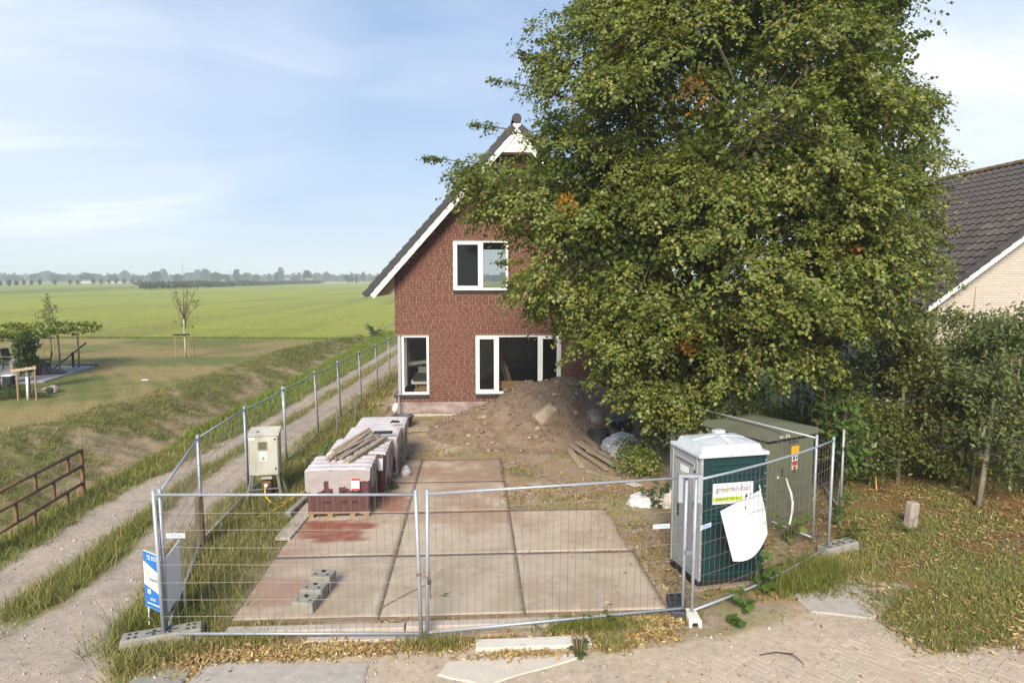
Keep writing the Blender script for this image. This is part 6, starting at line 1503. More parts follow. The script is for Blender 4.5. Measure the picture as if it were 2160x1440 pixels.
for r in range(nr_+1):
    for c in range(int(NLEN/TWd)):
        s_ = r*.335; p = Vector((NX+NHW, NY, NZ+NSL*NHW)) + Vector((-ux_, 0, -uz_))*(s_+.03) + Vector((-uz_, 0, ux_))*.11 + Vector((0, c*TWd+.02, 0))
        places.append((r, c, p))
places.sort(key=lambda q: q[2].length + (4 if q[2].x > 14.3 else 0))
rest_ = MB()
for k, (r, c, p) in enumerate(places):
    jm = Matrix.Rotation(RD.uniform(-.008, .008), 4, 'Z')
    if k < 296:
        o = link('roof_tile', RD.choice(tme), nro); o.matrix_local = T_(Vector(noff)+p) @ Rm @ jm
    else:
        me = RD.choice(tme); rest_.add([T_(p) @ Rm @ jm @ v.co for v in me.vertices], [tuple(q.vertices) for q in me.polygons], 0, (1, 1, 1))
o = rest_.build('roof_tiling', M_OLDTILE, nro, tint=True); o.location = noff; tag(o, kind='stuff')
# right slope: plain rows
rs = MB()
for r in range(nr_):
    for c in range(14):
        a = Vector((NX+NHW, NY+c*.59, NZ+NSL*NHW))+Vector((ux_, 0, -uz_))*(r*.335)+Vector((uz_, 0, ux_))*.11; b = a+Vector((ux_, 0, -uz_))*.37+Vector((uz_, 0, ux_))*.03
        rs.add([a, a+Vector((0, .58, 0)), b+Vector((0, .58, 0)), b, b-Vector((0, 0, .03)), b+Vector((0, .58, -.03))], [(0, 3, 2, 1), (3, 4, 5, 2)])
o = rs.build('roof_tiling', M_OLDTILE, nro, tint=True); o.location = noff; tag(o, kind='stuff')
vt = MB().prism([(0, -.03, -.13), (TL_+.01, -.03, -.11), (TL_+.01, -.03, .055), (0, -.03, .03)], (0, .022, 0)).prism([(0, -.008, .005), (TL_+.01, -.008, .03), (TL_+.01, -.008, .06), (0, -.008, .033)], (0, .12, 0)).build('roof_tile', mat('verge_tile', (.05, .045, .045), .85, .2, 6, rnd=.15)); vtm = vt.data; bpy.data.objects.remove(vt)
for r in range(nr_+1):
    p = Vector((NX+NHW, NY, NZ+NSL*NHW)) + Vector((-ux_, 0, -uz_))*(r*.335+.03) + Vector((-uz_, 0, ux_))*.115
    o = link('roof_tile', vtm, nro); o.matrix_local = T_(Vector(noff)+p) @ Rm
mb = MB(); n = 8; v = []
for yy_ in (0, .40):
    for j in range(n+1): t_ = PI*j/n; v.append((.14*math.cos(t_), yy_, .13*math.sin(t_)))
mb.add(v, [(j, j+1, n+2+j, n+1+j) for j in range(n)]); mb.add([(.15*math.cos(PI*j/n), -.01, .14*math.sin(PI*j/n)) for j in range(n+1)], [tuple(range(n+1))])
o = mb.build('ridge_tile', M_RIDGEMOSS); rdm = o.data; bpy.data.objects.remove(o)
for k in range(21): link('ridge_tile', rdm, nro, (0, .02+k*.392, NZ+NSL*NHW+.10))

# ---------------------------------------------------------------- the big lime tree
LIME = thing('lime_tree', 'huge leafy lime tree hiding the right half of the brick house', 'tree', (5.75, 16.3, 0))
ELL = np.array([  # cx cy cz rx ry rz : the crown's main masses
    (5.8, 15.9, 8.5, 4.7, 4.0, 3.3), (5.8, 16.0, 12.2, 3.9, 3.6, 4.3), (5.6, 15.6, 5.3, 4.3, 3.7, 2.6), (2.0, 15.3, 6.7, 2.75, 1.9, 1.2),
    (9.6, 15.6, 7.5, 1.9, 2.0, 1.7), (2.65, 14.8, 5.1, 2.0, 1.6, 1.9), (8.3, 15.4, 4.7, 1.9, 1.9, 1.6), (3.9, 14.9, 3.3, 1.7, 1.3, 1.9),
    (6.0, 14.0, 3.9, 2.2, 1.6, 1.2), (5.0, 14.8, 2.8, 1.9, 1.5, 1.4), (4.3, 15.9, 1.4, 1.15, .9, 1.35), (3.9, 14.0, 5.4, 1.6, 1.5, 1.3), (7.6, 13.6, 5.6, 1.8, 1.5, 1.5),
    (5.3, 12.9, 7.4, 2.4, 1.4, 1.6), (3.3, 15.5, 9.0, 1.9, 1.7, 1.25), (2.2, 15.0, 6.0, 1.7, 1.5, 1.2), (9.0, 15.6, 9.6, 1.7, 1.8, 1.6), (3.6, 15.6, 11.2, 1.8, 1.7, 1.6), (8.0, 15.4, 11.6, 1.9, 1.9, 1.7)])
ELL[:, 3] = np.maximum(ELL[:, 3]-.55, .45); ELL[:, 4] -= .4; ELL[:, 5] = np.maximum(ELL[:, 5]-.25, .5)
nb_ = 640
vol = (ELL[:, 3]*ELL[:, 4]*ELL[:, 5])**.62
bough = []
while len(bough) < nb_:
    k = NG.choice(len(ELL), p=vol/vol.sum()); d = unit(NG.normal(size=3)); e = ELL[k]
    if d[1] > .35 and NG.random() < .72: continue              # the far side needs fewer
    p = e[:3] + d*e[3:]*NG.uniform(.80, 1.02)
    gap = float(fbm(np.array(p[0]*.8+p[1]*.35), np.array(p[2]*.95-p[1]*.5), 601, 2))
    if gap < .37 and NG.random() < .8: continue
    p = p + d*(gap-.55)*np.array([2.0, 2.0, 1.3])
    if (6.95 < p[2] < 9.9 and p[0] < 1.62) or (p[2] >= 9.9 and p[0] < 2.75) or (p[2] > 9.3 and p[0] > 9.2) or p[0] > 10.2: continue
    if p[2] > 12.6 and NG.random() < .5: continue
    q = (p-ELL[:, :3])/ELL[:, 3:]; ins = ((q**2).sum(1) < .55)
    if ins.any() and NG.random() < .93: continue
    bough.append((*p, *d))
bough = np.array(bough)
# long pointed branches that break the outline
TIPS = [((1.2, 15.5, 7.0), (-1.05, 15.4, 7.35)), ((2.0, 15.5, 6.6), (-.35, 15.4, 6.85)), ((1.4, 15.6, 7.8), (.05, 15.5, 8.1)), ((2.0, 15.6, 8.7), (.45, 15.5, 9.05)), ((2.4, 15.7, 9.1), (.95, 15.5, 9.65)),
        ((3.2, 15.7, 10.6), (1.75, 15.6, 10.5)), ((3.3, 15.7, 11.2), (1.9, 15.6, 11.4)), ((2.2, 15.0, 5.3), (1.1, 14.8, 4.75)), ((2.6, 15.0, 4.4), (1.35, 14.8, 3.9)), ((2.4, 14.8, 4.9), (.55, 14.7, 5.05)), ((3.0, 14.9, 3.6), (1.9, 14.7, 2.9)), ((3.4, 14.9, 3.2), (2.5, 14.7, 2.45)),
        ((9.4, 15.6, 8.4), (10.7, 15.5, 8.8)), ((9.6, 15.6, 7.6), (11.0, 15.5, 7.6)), ((9.4, 15.6, 6.6), (10.6, 15.5, 6.5)), ((9.0, 15.6, 9.6), (10.2, 15.5, 10.2)), ((8.7, 15.6, 10.6), (9.7, 15.5, 10.9)), ((9.6, 15.4, 5.6), (10.9, 15.3, 5.5)), ((9.4, 15.4, 4.8), (10.5, 15.2, 4.6)),
        ((6.9, 13.6, 3.4), (7.6, 13.4, 2.55)), ((5.0, 13.4, 3.2), (4.8, 13.1, 2.5)), ((6.0, 13.5, 3.3), (6.2, 13.2, 2.65))]
P_, A_, N_, S_, T_l = [], [], [], [], []
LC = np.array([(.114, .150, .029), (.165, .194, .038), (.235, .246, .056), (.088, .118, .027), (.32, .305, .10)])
twigs = MB()
def spray(p0, dirv, length, nl, tone, size=.078, drop=.40):
    n = nl; t = np.sort(NG.random(n))
    dirv = unit(np.array(dirv)); side = unit(np.cross(dirv, (0, 0, 1)) + 1e-4)
    c = p0 + dirv[None]*(t*length)[:, None] + np.array([0, 0, -1])[None]*(drop*length*t**2)[:, None]
    alt = np.where(np.arange(n) % 2, 1, -1)[:, None]
    ax = unit(dirv[None]*.55 + side[None]*alt*NG.uniform(.4, 1.1, (n, 1)) + np.array([0, 0, -.45])[None] + .35*NG.normal(size=(n, 3)))
    nr = unit(np.array([0, 0, 1.0])[None] + .55*dirv[None]*np.array([1, 1, 0])[None] + .42*NG.normal(size=(n, 3)))
    P_.append(c + side[None]*alt*.035 + .035*NG.normal(size=(n, 3))); A_.append(ax); N_.append(nr); S_.append(size*NG.uniform(.62, 1.2, n))
    k = np.clip((tone + .9*NG.normal(size=n)).round(), 0, 4).astype(int)
    T_l.append(LC[k]*(1+.13*NG.normal(size=(n, 1)))*(1+.05*NG.normal(size=(n, 3))))
def dome(c, d, Rc, nsp, tone):
    """a bough end: a drooping dome of sprays, shingled outwards and down"""
    for q in range(nsp):
        v = unit(NG.normal(size=3) + .75*d + np.array([0, 0, .45]))
        if v[2] < -.35: v[2] *= -.5
        pos = c + v*Rc*np.array([1.05, 1.05, .72])*NG.uniform(.70, 1.0)
        dirv = unit(v*.55 + d*.35 + np.array([0, 0, -.30]) + .25*NG.normal(size=3)); n = int(NG.integers(15, 23)); L_ = NG.uniform(.32, .6)
        t = np.sort(NG.random(n)); side = unit(np.cross(dirv, (0, 0, 1))+1e-4); alt = np.where(np.arange(n) % 2, 1, -1)[:, None]
        cc = pos + dirv[None]*((t-.25)*L_)[:, None] + np.array([0, 0, -1])[None]*(.35*L_*t**2)[:, None]
        A_.append(unit(dirv[None]*.6 + side[None]*alt*NG.uniform(.4, 1.0, (n, 1)) + np.array([0, 0, -.35])[None] + .3*NG.normal(size=(n, 3))))
        N_.append(unit(v[None]*.75 + np.array([0, 0, .55])[None] + .38*NG.normal(size=(n, 3))))
        P_.append(cc + side[None]*alt*.035 + .03*NG.normal(size=(n, 3))); S_.append(.082*NG.uniform(.62, 1.2, n))
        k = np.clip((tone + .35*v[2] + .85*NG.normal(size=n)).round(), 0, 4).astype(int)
        T_l.append(LC[k]*(1+.13*NG.normal(size=(n, 1)))*(1+.05*NG.normal(size=(n, 3))))
for b in bough:
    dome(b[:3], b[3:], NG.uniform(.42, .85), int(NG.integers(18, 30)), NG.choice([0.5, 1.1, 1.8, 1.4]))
for a, b in TIPS:
    a, b = np.array(a), np.array(b); L_ = np.linalg.norm(b-a); d = (b-a)/L_
    twigs.tube([tuple(a-d*.6), tuple(a+d*L_*.5+np.array([0, 0, .06])), tuple(b)], [.03, .016, .005], 5)
    for s_ in range(int(9*L_)+4):
        u = NG.random()**.8; q = a + d*L_*u + np.array([0, 0, .06*math.sin(u*PI)])
        w_ = (1-u)*.75+.18; dd = d + NG.normal(size=3)*.55*(1.1-u)
        spray(q, dd, w_*.75, 16, 1.6)
# inner shade leaves
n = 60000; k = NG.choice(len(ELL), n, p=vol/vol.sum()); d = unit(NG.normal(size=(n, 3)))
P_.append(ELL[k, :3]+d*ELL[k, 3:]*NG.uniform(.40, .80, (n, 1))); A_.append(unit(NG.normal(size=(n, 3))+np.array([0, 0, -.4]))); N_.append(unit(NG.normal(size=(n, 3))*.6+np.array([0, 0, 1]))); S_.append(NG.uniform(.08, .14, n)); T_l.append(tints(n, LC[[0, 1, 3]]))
P_, A_, N_, S_, T_l = map(np.concatenate, (P_, A_, N_, S_, T_l))
keep = (P_[:, 2] > .12) & ~((P_[:, 1] > 22.3) & (P_[:, 0] < 5.8))
keep &= ~((P_[:, 0] > NX-.1) & (P_[:, 1] > NY-.3) & (P_[:, 2] < NZ+NSL*np.clip(P_[:, 0]-NX, 0, 99)+.2))
P_, A_, N_, S_, T_l = P_[keep], A_[keep], N_[keep], S_[keep], T_l[keep]
org = np.array(LIME.location)
# a few yellowed clusters
for c_, r_ in (((4.2, 13.2, 8.1), .28), ((8.1, 14.2, 9.5), .22), ((10.6, 14.6, 4.6), .32), ((1.9, 14.2, 6.2), .2), ((7.2, 12.8, 5.2), .16), ((4.3, 13.4, 3.4), .18), ((3.0, 14.2, 9.3), .2)):
    m_ = np.linalg.norm(P_-np.array(c_), axis=1) < r_*1.6; T_l[m_] = np.array([.42, .20, .025])*(1+.2*NG.normal(size=(m_.sum(), 1)))
T_l = np.clip(T_l, .008, 1)
NLEAF = len(P_)
L5 = np.array([[0, 0, .02], [-.46, .36, .07], [0, 1.0, -.07], [.46, .36, .07], [0, .45, -.04]]); F5 = np.array([[0, 4, 1], [1, 4, 2], [0, 3, 4], [3, 2, 4]])
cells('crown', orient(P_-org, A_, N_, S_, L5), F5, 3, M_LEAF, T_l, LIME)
# pale winged seed stalks hanging under the sprays
m_ = NG.choice(NLEAF, 5200); q = P_[m_] + np.array([0, 0, -.05]); n = len(m_)
ax = unit(np.array([0, 0, -1.0])+.5*NG.normal(size=(n, 3)))
cells('seed_wings', orient(q-org, ax, unit(NG.normal(size=(n, 3))), NG.uniform(.07, .12, n), LN*np.array([.85, 1, 1])), LN3, 3, M_LEAF, tints(n, [(.36, .36, .12), (.30, .32, .10), (.42, .36, .16)]), LIME)
tr = MB(); lt = np.array(LIME.location)
tr.tube([(0, 0, -.2), (.02, 0, .5), (-.05, .05, 2.0), (.05, .1, 3.6), (0, .1, 6), (.1, 0, 9), (-.1, 0, 12.5), (0, 0, 15)], [.52, .42, .37, .33, .27, .19, .11, .03], 12)
tr.build('trunk', M_BARK, LIME, True)
lm = MB(); limbs = []
for e in ELL[3:]:
    z0 = max(1.6, e[2]-1.8-NG.random()*.8); s_ = Vector((0, .1, z0)); t_ = Vector(e[:3]-lt)
    mid = s_.lerp(t_, .5)+Vector((0, 0, .35)); pts = smooth_path([s_, mid, t_], 5); lm.tube(pts, [float(v) for v in np.linspace(.13, .04, len(pts))], 7); limbs.append(pts)
for k in range(26):
    a_ = NG.uniform(0, 2*PI); z0 = NG.uniform(2.4, 12); r_ = NG.uniform(2.2, 4.2)*(1 if z0 < 9 else .6); s_ = Vector((0, .08, z0)); t_ = s_+Vector((math.cos(a_)*r_, math.sin(a_)*r_*.8, NG.uniform(.4, 1.8)))
    pts = smooth_path([s_, s_.lerp(t_, .5)+Vector((0, 0, .3)), t_], 5); lm.tube(pts, [float(v) for v in np.linspace(.10, .02, len(pts))], 6); limbs.append(pts)
nodes = np.array([p for pts in limbs for p in pts[4:]])
for b in bough:
    p = Vector(b[:3]-lt); j = int(((nodes-np.array(p))**2).sum(1).argmin()); q = Vector(nodes[j])
    if (p-q).length < 3: lm.tube([q, q.lerp(p, .55)+Vector((0, 0, .12)), p], [.028, .018, .006], 4, cap=False)
lm.build('limbs', M_BARK, LIME, True)
tag(LIME, kind=None); twigs.v = [tuple(np.array(v)-lt) for v in twigs.v]; tag(twigs.build('twigs', M_BARK, LIME, True), kind='stuff')

# ---------------------------------------------------------------- garden trees on the right
HC = [(.125, .155, .034), (.17, .195, .042), (.09, .115, .03), (.24, .245, .065)]
HB_ = [(.12, .155, .055), (.165, .20, .07), (.095, .125, .05), (.225, .245, .085)]
def small_tree(x, y, H_, R_, z0, label, cols, nleaf, size, lean=(0, 0), shape=LN, trunk_r=.055, seed=0, group='garden trees on the right'):
    t = thing('garden_tree', label, 'tree', (x, y, 0), 0, group); r = np.random.default_rng(seed)
    top = Vector((lean[0], lean[1], H_*.92))
    MB().tube([(0, 0, -.1), tuple(top*.3+Vector((.04, 0, 0))), tuple(top*.7), tuple(top)], [trunk_r, trunk_r*.85, trunk_r*.5, .008], 7).build('trunk', M_BARKPALE, t, True)
    br = MB(); P1, A1, N1 = [], [], []
    nbr = 46
    for k in range(nbr):
        u = r.uniform(0, 1); z_ = z0*.9+(H_-z0)*u*.95; a_ = r.uniform(0, 2*PI); reach = R_*(1.0-.55*u**2)*r.uniform(.6, 1.15)
        s_ = np.array(top)*(z_*.85/(H_*.92)); e = np.array([math.cos(a_)*reach, math.sin(a_)*reach, 0]) + s_ + np.array([0, 0, r.uniform(-.1, .55)])
        mid = (s_+e)/2+np.array([0, 0, .15]); br.tube([tuple(s_), tuple(mid), tuple(e)], [.018, .012, .004], 4, cap=False)
        m = int(nleaf*1.4)//nbr; tt = r.random((m, 1))**.7
        c = (1-tt)**2*s_+2*tt*(1-tt)*mid+tt**2*e + r.normal(size=(m, 3))*np.array([.15, .15, .13])
        dr = unit(e-s_); P1.append(c); A1.append(unit(dr*.5+.8*r.normal(size=(m, 3))+np.array([0, 0, -.25]))); N1.append(unit(np.array([0, 0, 1])+.6*r.normal(size=(m, 3))))
    P1, A1, N1 = map(np.concatenate, (P1, A1, N1)); kk = P1[:, 2] > .15; P1, A1, N1 = P1[kk], A1[kk], N1[kk]; n = len(P1)
    cells('crown', orient(P1, A1, N1, size*r.uniform(.65, 1.25, n), shape), LF3 if shape is LV else LN3, 3, M_LEAF, np.clip(tints(n, cols), .006, 1), t)
    br.build('branches', M_BARK, t)
LW = LN*np.array([1.75, 1, 1]); LW2 = LN*np.array([1.3, 1, 1])
small_tree(9.75, 14.9, 4.2, 1.35, .9, 'garden tree with pale bare stem left of the marker post', HC, 5200, .10, (.1, .1), LW, .06, 1)
small_tree(8.35, 15.7, 3.7, 1.25, .35, 'dense dark garden tree just right of the green transformer cabinet', [HC[0], HC[2], HC[1]], 5200, .10, (0, 0), LW, .05, 2)
small_tree(10.35, 13.15, 4.5, 1.3, .9, 'garden tree with grey green leaves and pale stem right of the marker post', HB_, 4600, .115, (.5, .2), LW2, .065, 3)
small_tree(11.5, 15.35, 4.9, 1.4, .8, 'garden tree with dark twin stem before the pale brick gable', HC, 5000, .10, (.2, 0), LW, .06, 4)
small_tree(12.0, 13.7, 4.4, 1.35, .35, 'bushy grey green tree at the right picture edge', HB_, 4600, .11, (.3, 0), LW2, .05, 5)
small_tree(13.4, 15.2, 5.0, 1.25, .6, 'tree with long arching shoots before the pale brick gable at the right edge', HC, 2600, .10, (.3, -.2), LW, .05, 6)
small_tree(9.3, 17.4, 4.0, 1.5, .6, 'garden tree at the back between the lime tree and the pale brick house', [HC[0], HC[1]], 4600, .11, (0, 0), LW, .06, 7)
small_tree(11.0, 14.2, 4.3, 1.3, .5, 'broad bright garden tree filling the gap behind the marker post', HC, 4600, .10, (0, 0), LW, .05, 11)
small_tree(10.4, 16.3, 4.8, 1.25, .5, 'leafy garden tree hiding the side wall of the pale brick house beside the lime tree', HC, 4600, .105, (0, 0), LW, .05, 12)
small_tree(8.9, 14.6, 1.5, .7, .25, 'low dark shrub under the garden trees beside the cabinet', [HC[2], HC[0]], 1500, .09, (0, 0), LW, .03, 8)
small_tree(12.6, 12.4, 2.4, 1.0, .2, 'low tangled shrub at the right picture edge below the garden trees', HB_, 2600, .10, (.2, 0), LW2, .03, 9)
small_tree(7.45, 13.35, 2.5, .55, 1.0, 'young elder bush growing behind the right end of the cabinet', [(.10, .17, .035), (.13, .20, .04), (.08, .13, .03)], 520, .17, (.1, -.1), LN*np.array([1.5, 1, 1]), .03, 10, None)

# plants with leaves that can be told apart
def leafy_plant(name, label, x, y, h, n, size, cols, spread, seed, stem=True, shape='oval', dirv=(0, 0)):
    t = thing(name, label, 'plant', (x, y, 0)); r = random.Random(seed)
    me = []
    for k in range(3):
        W_ = {'oval': [(0, 0), (.30, .22), (.42, .5), (.28, .82), (0, 1)], 'long': [(0, 0), (.17, .3), (.2, .55), (.12, .8), (0, 1)]}[shape]
        v = [(0, y_, -.10*y_*y_-.0) for _, y_ in W_] + [(w_, y_, .08*w_-.10*y_*y_) for w_, y_ in W_[1:-1]] + [(-w_, y_, .08*w_-.10*y_*y_) for w_, y_ in W_[1:-1]]
        f = [(0, 5, 1), (1, 5, 6, 2), (2, 6, 7, 3), (3, 7, 4), (0, 1, 8), (1, 2, 9, 8), (2, 3, 10, 9), (3, 4, 10)]
        c = np.array(cols[k % len(cols)])*(1+.1*(k-1)); o = mk('leaf', v, f, M_LEAF, None, False, None, np.repeat(c[None], 11, 0)); me.append(o.data); bpy.data.objects.remove(o)
    st = MB()
    for s_ in range(max(2, n//7)):
        a_ = r.uniform(0, 2*PI); tip = Vector((math.cos(a_)*spread*r.uniform(.3, 1)+dirv[0], math.sin(a_)*spread*r.uniform(.3, 1)+dirv[1], h*r.uniform(.45, 1)))
        base_p = Vector((r.gauss(0, .04), r.gauss(0, .04), 0)); mid = base_p.lerp(tip, .5)+Vector((0, 0, h*.18))
        st.tube([base_p, mid, tip], [.008, .006, .003], 4)
        for j in range(7):
            u = (j+1)/7; p = base_p*(1-u)**2+mid*2*u*(1-u)+tip*u*u
            link('leaf', r.choice(me), t, p, (r.uniform(-.5, .3), r.uniform(-.4, .4), r.uniform(0, 2*PI)), [size*r.uniform(.7, 1.25)]*3)
    st.build('stem', mat('green_stem', (.12, .14, .04), .8), t)
BRC = [(.09, .16, .03), (.13, .21, .04), (.07, .12, .025)]
leafy_plant('bramble_plant', 'bright bramble with rounded leaves in front of the toilet cabin and under the fence rail', 4.25, 9.62, .85, 28, .15, BRC, .28, 2)
leafy_plant('bramble_plant', 'low bramble sprawling on the dusty road below the leaning fence', 3.85, 9.15, .30, 21, .14, BRC, .35, 3)
leafy_plant('bramble_plant', 'leafy bramble growing in front of the green transformer cabinet', 5.55, 11.45, .75, 42, .13, [(.12, .18, .035), (.17, .23, .05), (.09, .13, .03)], .5, 4)
leafy_plant('bramble_plant', 'bramble growing to the right of the green transformer cabinet', 6.9, 12.3, .85, 42, .12, [(.07, .12, .03), (.09, .15, .035)], .55, 5)
leafy_plant('bramble_plant', 'bramble trailing beside the right end of the leaning fence', 6.65, 11.5, .6, 35, .11, [(.08, .13, .03), (.06, .10, .028)], .5, 6)
leafy_plant('weed_plant', 'single broad-leaved weed on the pavers below the leaning fence', 3.55, 8.72, .22, 14, .13, BRC, .16, 7)
leafy_plant('plantain', 'plantain with upright brown seed spikes in front of the white plank', 1.28, 8.12, .12, 21, .15, [(.10, .13, .05), (.12, .16, .05)], .18, 8)
sp_ = MB()
for k in range(7): a_ = 2*PI*k/7; sp_.tube([(1.28+.03*math.cos(a_), 8.12+.03*math.sin(a_), 0), (1.28+.09*math.cos(a_), 8.12+.07*math.sin(a_), .30+.05*math.sin(k*2))], [.004, .010], 5)
o = bpy.data.objects['plantain']; sp_.v = [tuple(Vector(v)-o.location) for v in sp_.v]; sp_.build('seed_spikes', mat('seed_brown', (.20, .14, .08), .9), o)
leafy_plant('weed_plant', 'green weed at the foot of the second brick pack beside the slab', -1.82, 14.9, .32, 28, .10, BRC, .16, 9)
leafy_plant('weed_plant', 'small weed growing from the joint between slabs right of the gap', -.42, 9.75, .12, 14, .07, BRC, .10, 10, shape='long')
leafy_plant('weed_plant', 'dark green spreading weed at the fence near the broken slab piece', 1.72, 8.72, .24, 42, .08, [(.05, .085, .02), (.07, .11, .03)], .36, 11, shape='long')
leafy_plant('weed_plant', 'grey green weed around the concrete marker post', 8.05, 11.85, .28, 49, .07, [(.09, .12, .05), (.07, .10, .04)], .5, 12, shape='long')
leafy_plant('weed_plant', 'tall weed beside the torn white plastic near the toilet cabin', 3.75, 13.5, .55, 49, .13, [(.06, .10, .03), (.09, .14, .035)], .4, 13)
leafy_plant('nettle_patch', 'leafy green weeds growing left of the brick packs', -3.75, 16.2, .6, 70, .12, [(.08, .14, .025), (.11, .18, .03)], .5, 14)
leafy_plant('nettle_patch', 'bright leafy weeds left of the rear brick pack', -3.8, 17.6, .6, 63, .12, [(.10, .17, .03), (.13, .2, .035)], .5, 15)
leafy_plant('ditch_shrub', 'small shrub at the far end of the ditch left of the house', -7.95, 54.8, 1.2, 90, .30, [(.10, .12, .03), (.06, .08, .025)], .9, 16)

# ---------------------------------------------------------------- grass, weeds and fallen leaves
GB = np.array([[-.5, 0, 0], [.5, 0, 0], [.33, .55, .10], [-.33, .55, .10], [0, 1, .34]]); GF = np.array([[0, 1, 2], [0, 2, 3], [3, 2, 4]])
def grass(name, pts, h, wdt, cols, w=None, lean=.35, hj=.35, dirv=None, by=0.0):
    """one blade per point: pts (n, 2)"""
    n = len(pts); z = tz(pts[:, 0], pts[:, 1]) - .01
    a_ = NG.uniform(0, 2*PI, n); face = np.stack([np.cos(a_), np.sin(a_), np.zeros(n)], -1); side = np.stack([-np.sin(a_), np.cos(a_), np.zeros(n)], -1)
    up = np.array([0, 0, 1.0])[None] + lean*NG.normal(size=(n, 3)); up[:, 2] = np.abs(up[:, 2])
    if dirv is not None: up += np.array(dirv)[None]
    up = unit(up)
    hh = (h if np.ndim(h) else np.full(n, h))*np.clip(1+hj*NG.normal(size=n), .3, 2)
    S = GB[None]; base = np.stack([pts[:, 0], pts[:, 1], z], -1)
    V = base[:, None] + S[..., 0:1]*side[:, None]*wdt + S[..., 1:2]*(up*hh[:, None])[:, None] + S[..., 2:3]*(face*hh[:, None]*.8)[:, None]
    V[:, 4, 2] -= .08*hh
    return V, np.clip(tints(n, cols, w, .15), .006, 1)
def emit(name, chunks, mt=M_GRASS):
    V = np.concatenate([c[0] for c in chunks]); T = np.concatenate([c[1] for c in chunks])
    return tag(cells(name, V, GF, 3, mt, T), kind='stuff')
def scatter(n, x0, x1, y0, y1, mask, clump=0, cs=.12):
    """points kept with probability mask(x, y); clump > 0 gathers them into tufts"""
    if clump:
        m = n//clump; c = np.stack([NG.uniform(x0, x1, m), NG.uniform(y0, y1, m)], -1); c = c[NG.random(m) < mask(c[:, 0], c[:, 1])]
        p = np.repeat(c, clump, 0); return p + NG.normal(size=p.shape)*cs*NG.uniform(.4, 1, (len(p), 1))
    p = np.stack([NG.uniform(x0, x1, n), NG.uniform(y0, y1, n)], -1); return p[NG.random(n) < mask(p[:, 0], p[:, 1])]
gcol = [(.145, .17, .034), (.19, .205, .044), (.25, .24, .065), (.105, .13, .028)]; dcol = [(.40, .32, .15), (.34, .27, .11), (.46, .38, .20)]; mixc = gcol + dcol
def in_strip(x, y): return sstep(-.02, .16, x-R1(y)+(fbm(x*2, y*2, 61, 3)-.5)*.25)*(1-sstep(-.16, .02, x-L2(y)+(fbm(x*2, y*2, 63, 3)-.5)*.25))*sstep(9.3, 10.4, y+fbm(x*2, y*2, 65, 3))
def in_verge(x, y): return sstep(-.05, .3, x-R2(y)+(fbm(x*1.5, y*1.5, 67, 3)-.5)*.5)*(1-sstep(-3.75, -3.3, x+(fbm(x, y, 69, 3)-.5)*.6))*(y < 36)*(sstep(.30, .55, fbm(x*1.1, y*1.1, 73, 4))*.75+.25)
def in_left(x, y): return (1-sstep(-.1, .12, x-L1(y)+(fbm(x*1.6, y*1.6, 75, 3)-.5)*.4))*sstep(-.6, .2, x-DB(y))
ch = []
p = scatter(46000, -7.0, -5.0, 9, 24, in_strip, 9, .10); ch.append(grass('', p, .19*np.clip(1.25-(p[:, 1]-9)/30, .4, 1.3), .011, mixc, (5, 5, 4, 3, 2, 1, 1), .42))
p = scatter(12000, -6.8, -4.4, 24, 42, in_strip); ch.append(grass('', p, .16, .018, mixc, (4, 5, 4, 2, 2, 1, 1)))
emit('grass_between_tracks_grass', ch).name = 'track_grass'
ch = []
p = scatter(56000, -5.4, -3.2, 7.9, 14, in_verge, 10, .09); p = p[~((np.abs(p[:, 0]+4.02) < .62) & (np.abs(p[:, 1]-8.62) < .33))]; ch.append(grass('', p, .17, .010, mixc, (5, 6, 4, 3, 4, 3, 2), .55))
p = scatter(46000, -5.3, -3.2, 14, 24, in_verge, 8, .12); ch.append(grass('', p, .20, .014, mixc, (4, 4, 4, 2, 3, 2, 2), .5))
p = scatter(12000, -5, -2.8, 24, 36, in_verge); ch.append(grass('', p, .25, .024, mixc))
def by_board(x, y): return np.exp(-(((x+4.25)/.42)**2+((y-8.95)/.55)**2))
p = scatter(9000, -5.2, -3.0, 8.0, 10.5, by_board, 9, .09); p = p[~((np.abs(p[:, 0]+4.02) < .55) & (p[:, 1] < 8.93))]; ch.append(grass('', p, .34, .011, gcol, None, .38))
emit('verge_grass', ch)
ch = []
p = scatter(36000, -9.0, -6.9, 8.5, 24, in_left, 9, .12); ch.append(grass('', p, .16, .013, mixc, (5, 5, 3, 4, 2, 1, 1), .45))
brightc = [(.15, .20, .03), (.20, .25, .04), (.13, .165, .028)]
p = scatter(40000, -8.8, -5.2, 20, 60, in_left); ch.append(grass('', p, .22, .028, brightc, None, .3))
emit('ditch_side_grass', ch)
ch = []                                                        # the ditch bank: matted tufts combed downhill
def in_bank(x, y): t = np.clip((x-DT(y))/(DB(y)-DT(y)), 0, 1); return ((x > DT(y)-.4) & (x < DB(y)))*np.clip(sstep(.42, .58, fbm(x*.9, y*.9, 41, 5)*.5+fbm(x*3, y*3, 47, 3)*.5+.26*(.42-t))+.10, 0, 1)
p = scatter(120000, -15, -8.3, 9, 42, in_bank, 12, .16); ch.append(grass('', p, .13, .017, [(.17, .185, .05), (.22, .215, .065), (.27, .23, .10), (.12, .135, .036), (.32, .26, .13)], (5, 5, 3, 4, 2), .9, .4, (.5, -.15, -.15)))
p = scatter(22000, -13.5, -7.9, 42, 57, in_bank, 8, .2); ch.append(grass('', p, .2, .03, [(.15, .165, .045), (.20, .20, .06), (.11, .13, .034)], None, .8))
emit('bank_grass', ch)
ch = []                                                        # lawn: short and thin
def in_lawn(x, y): return ((x < DT(y)) & (y < 53))*1.0
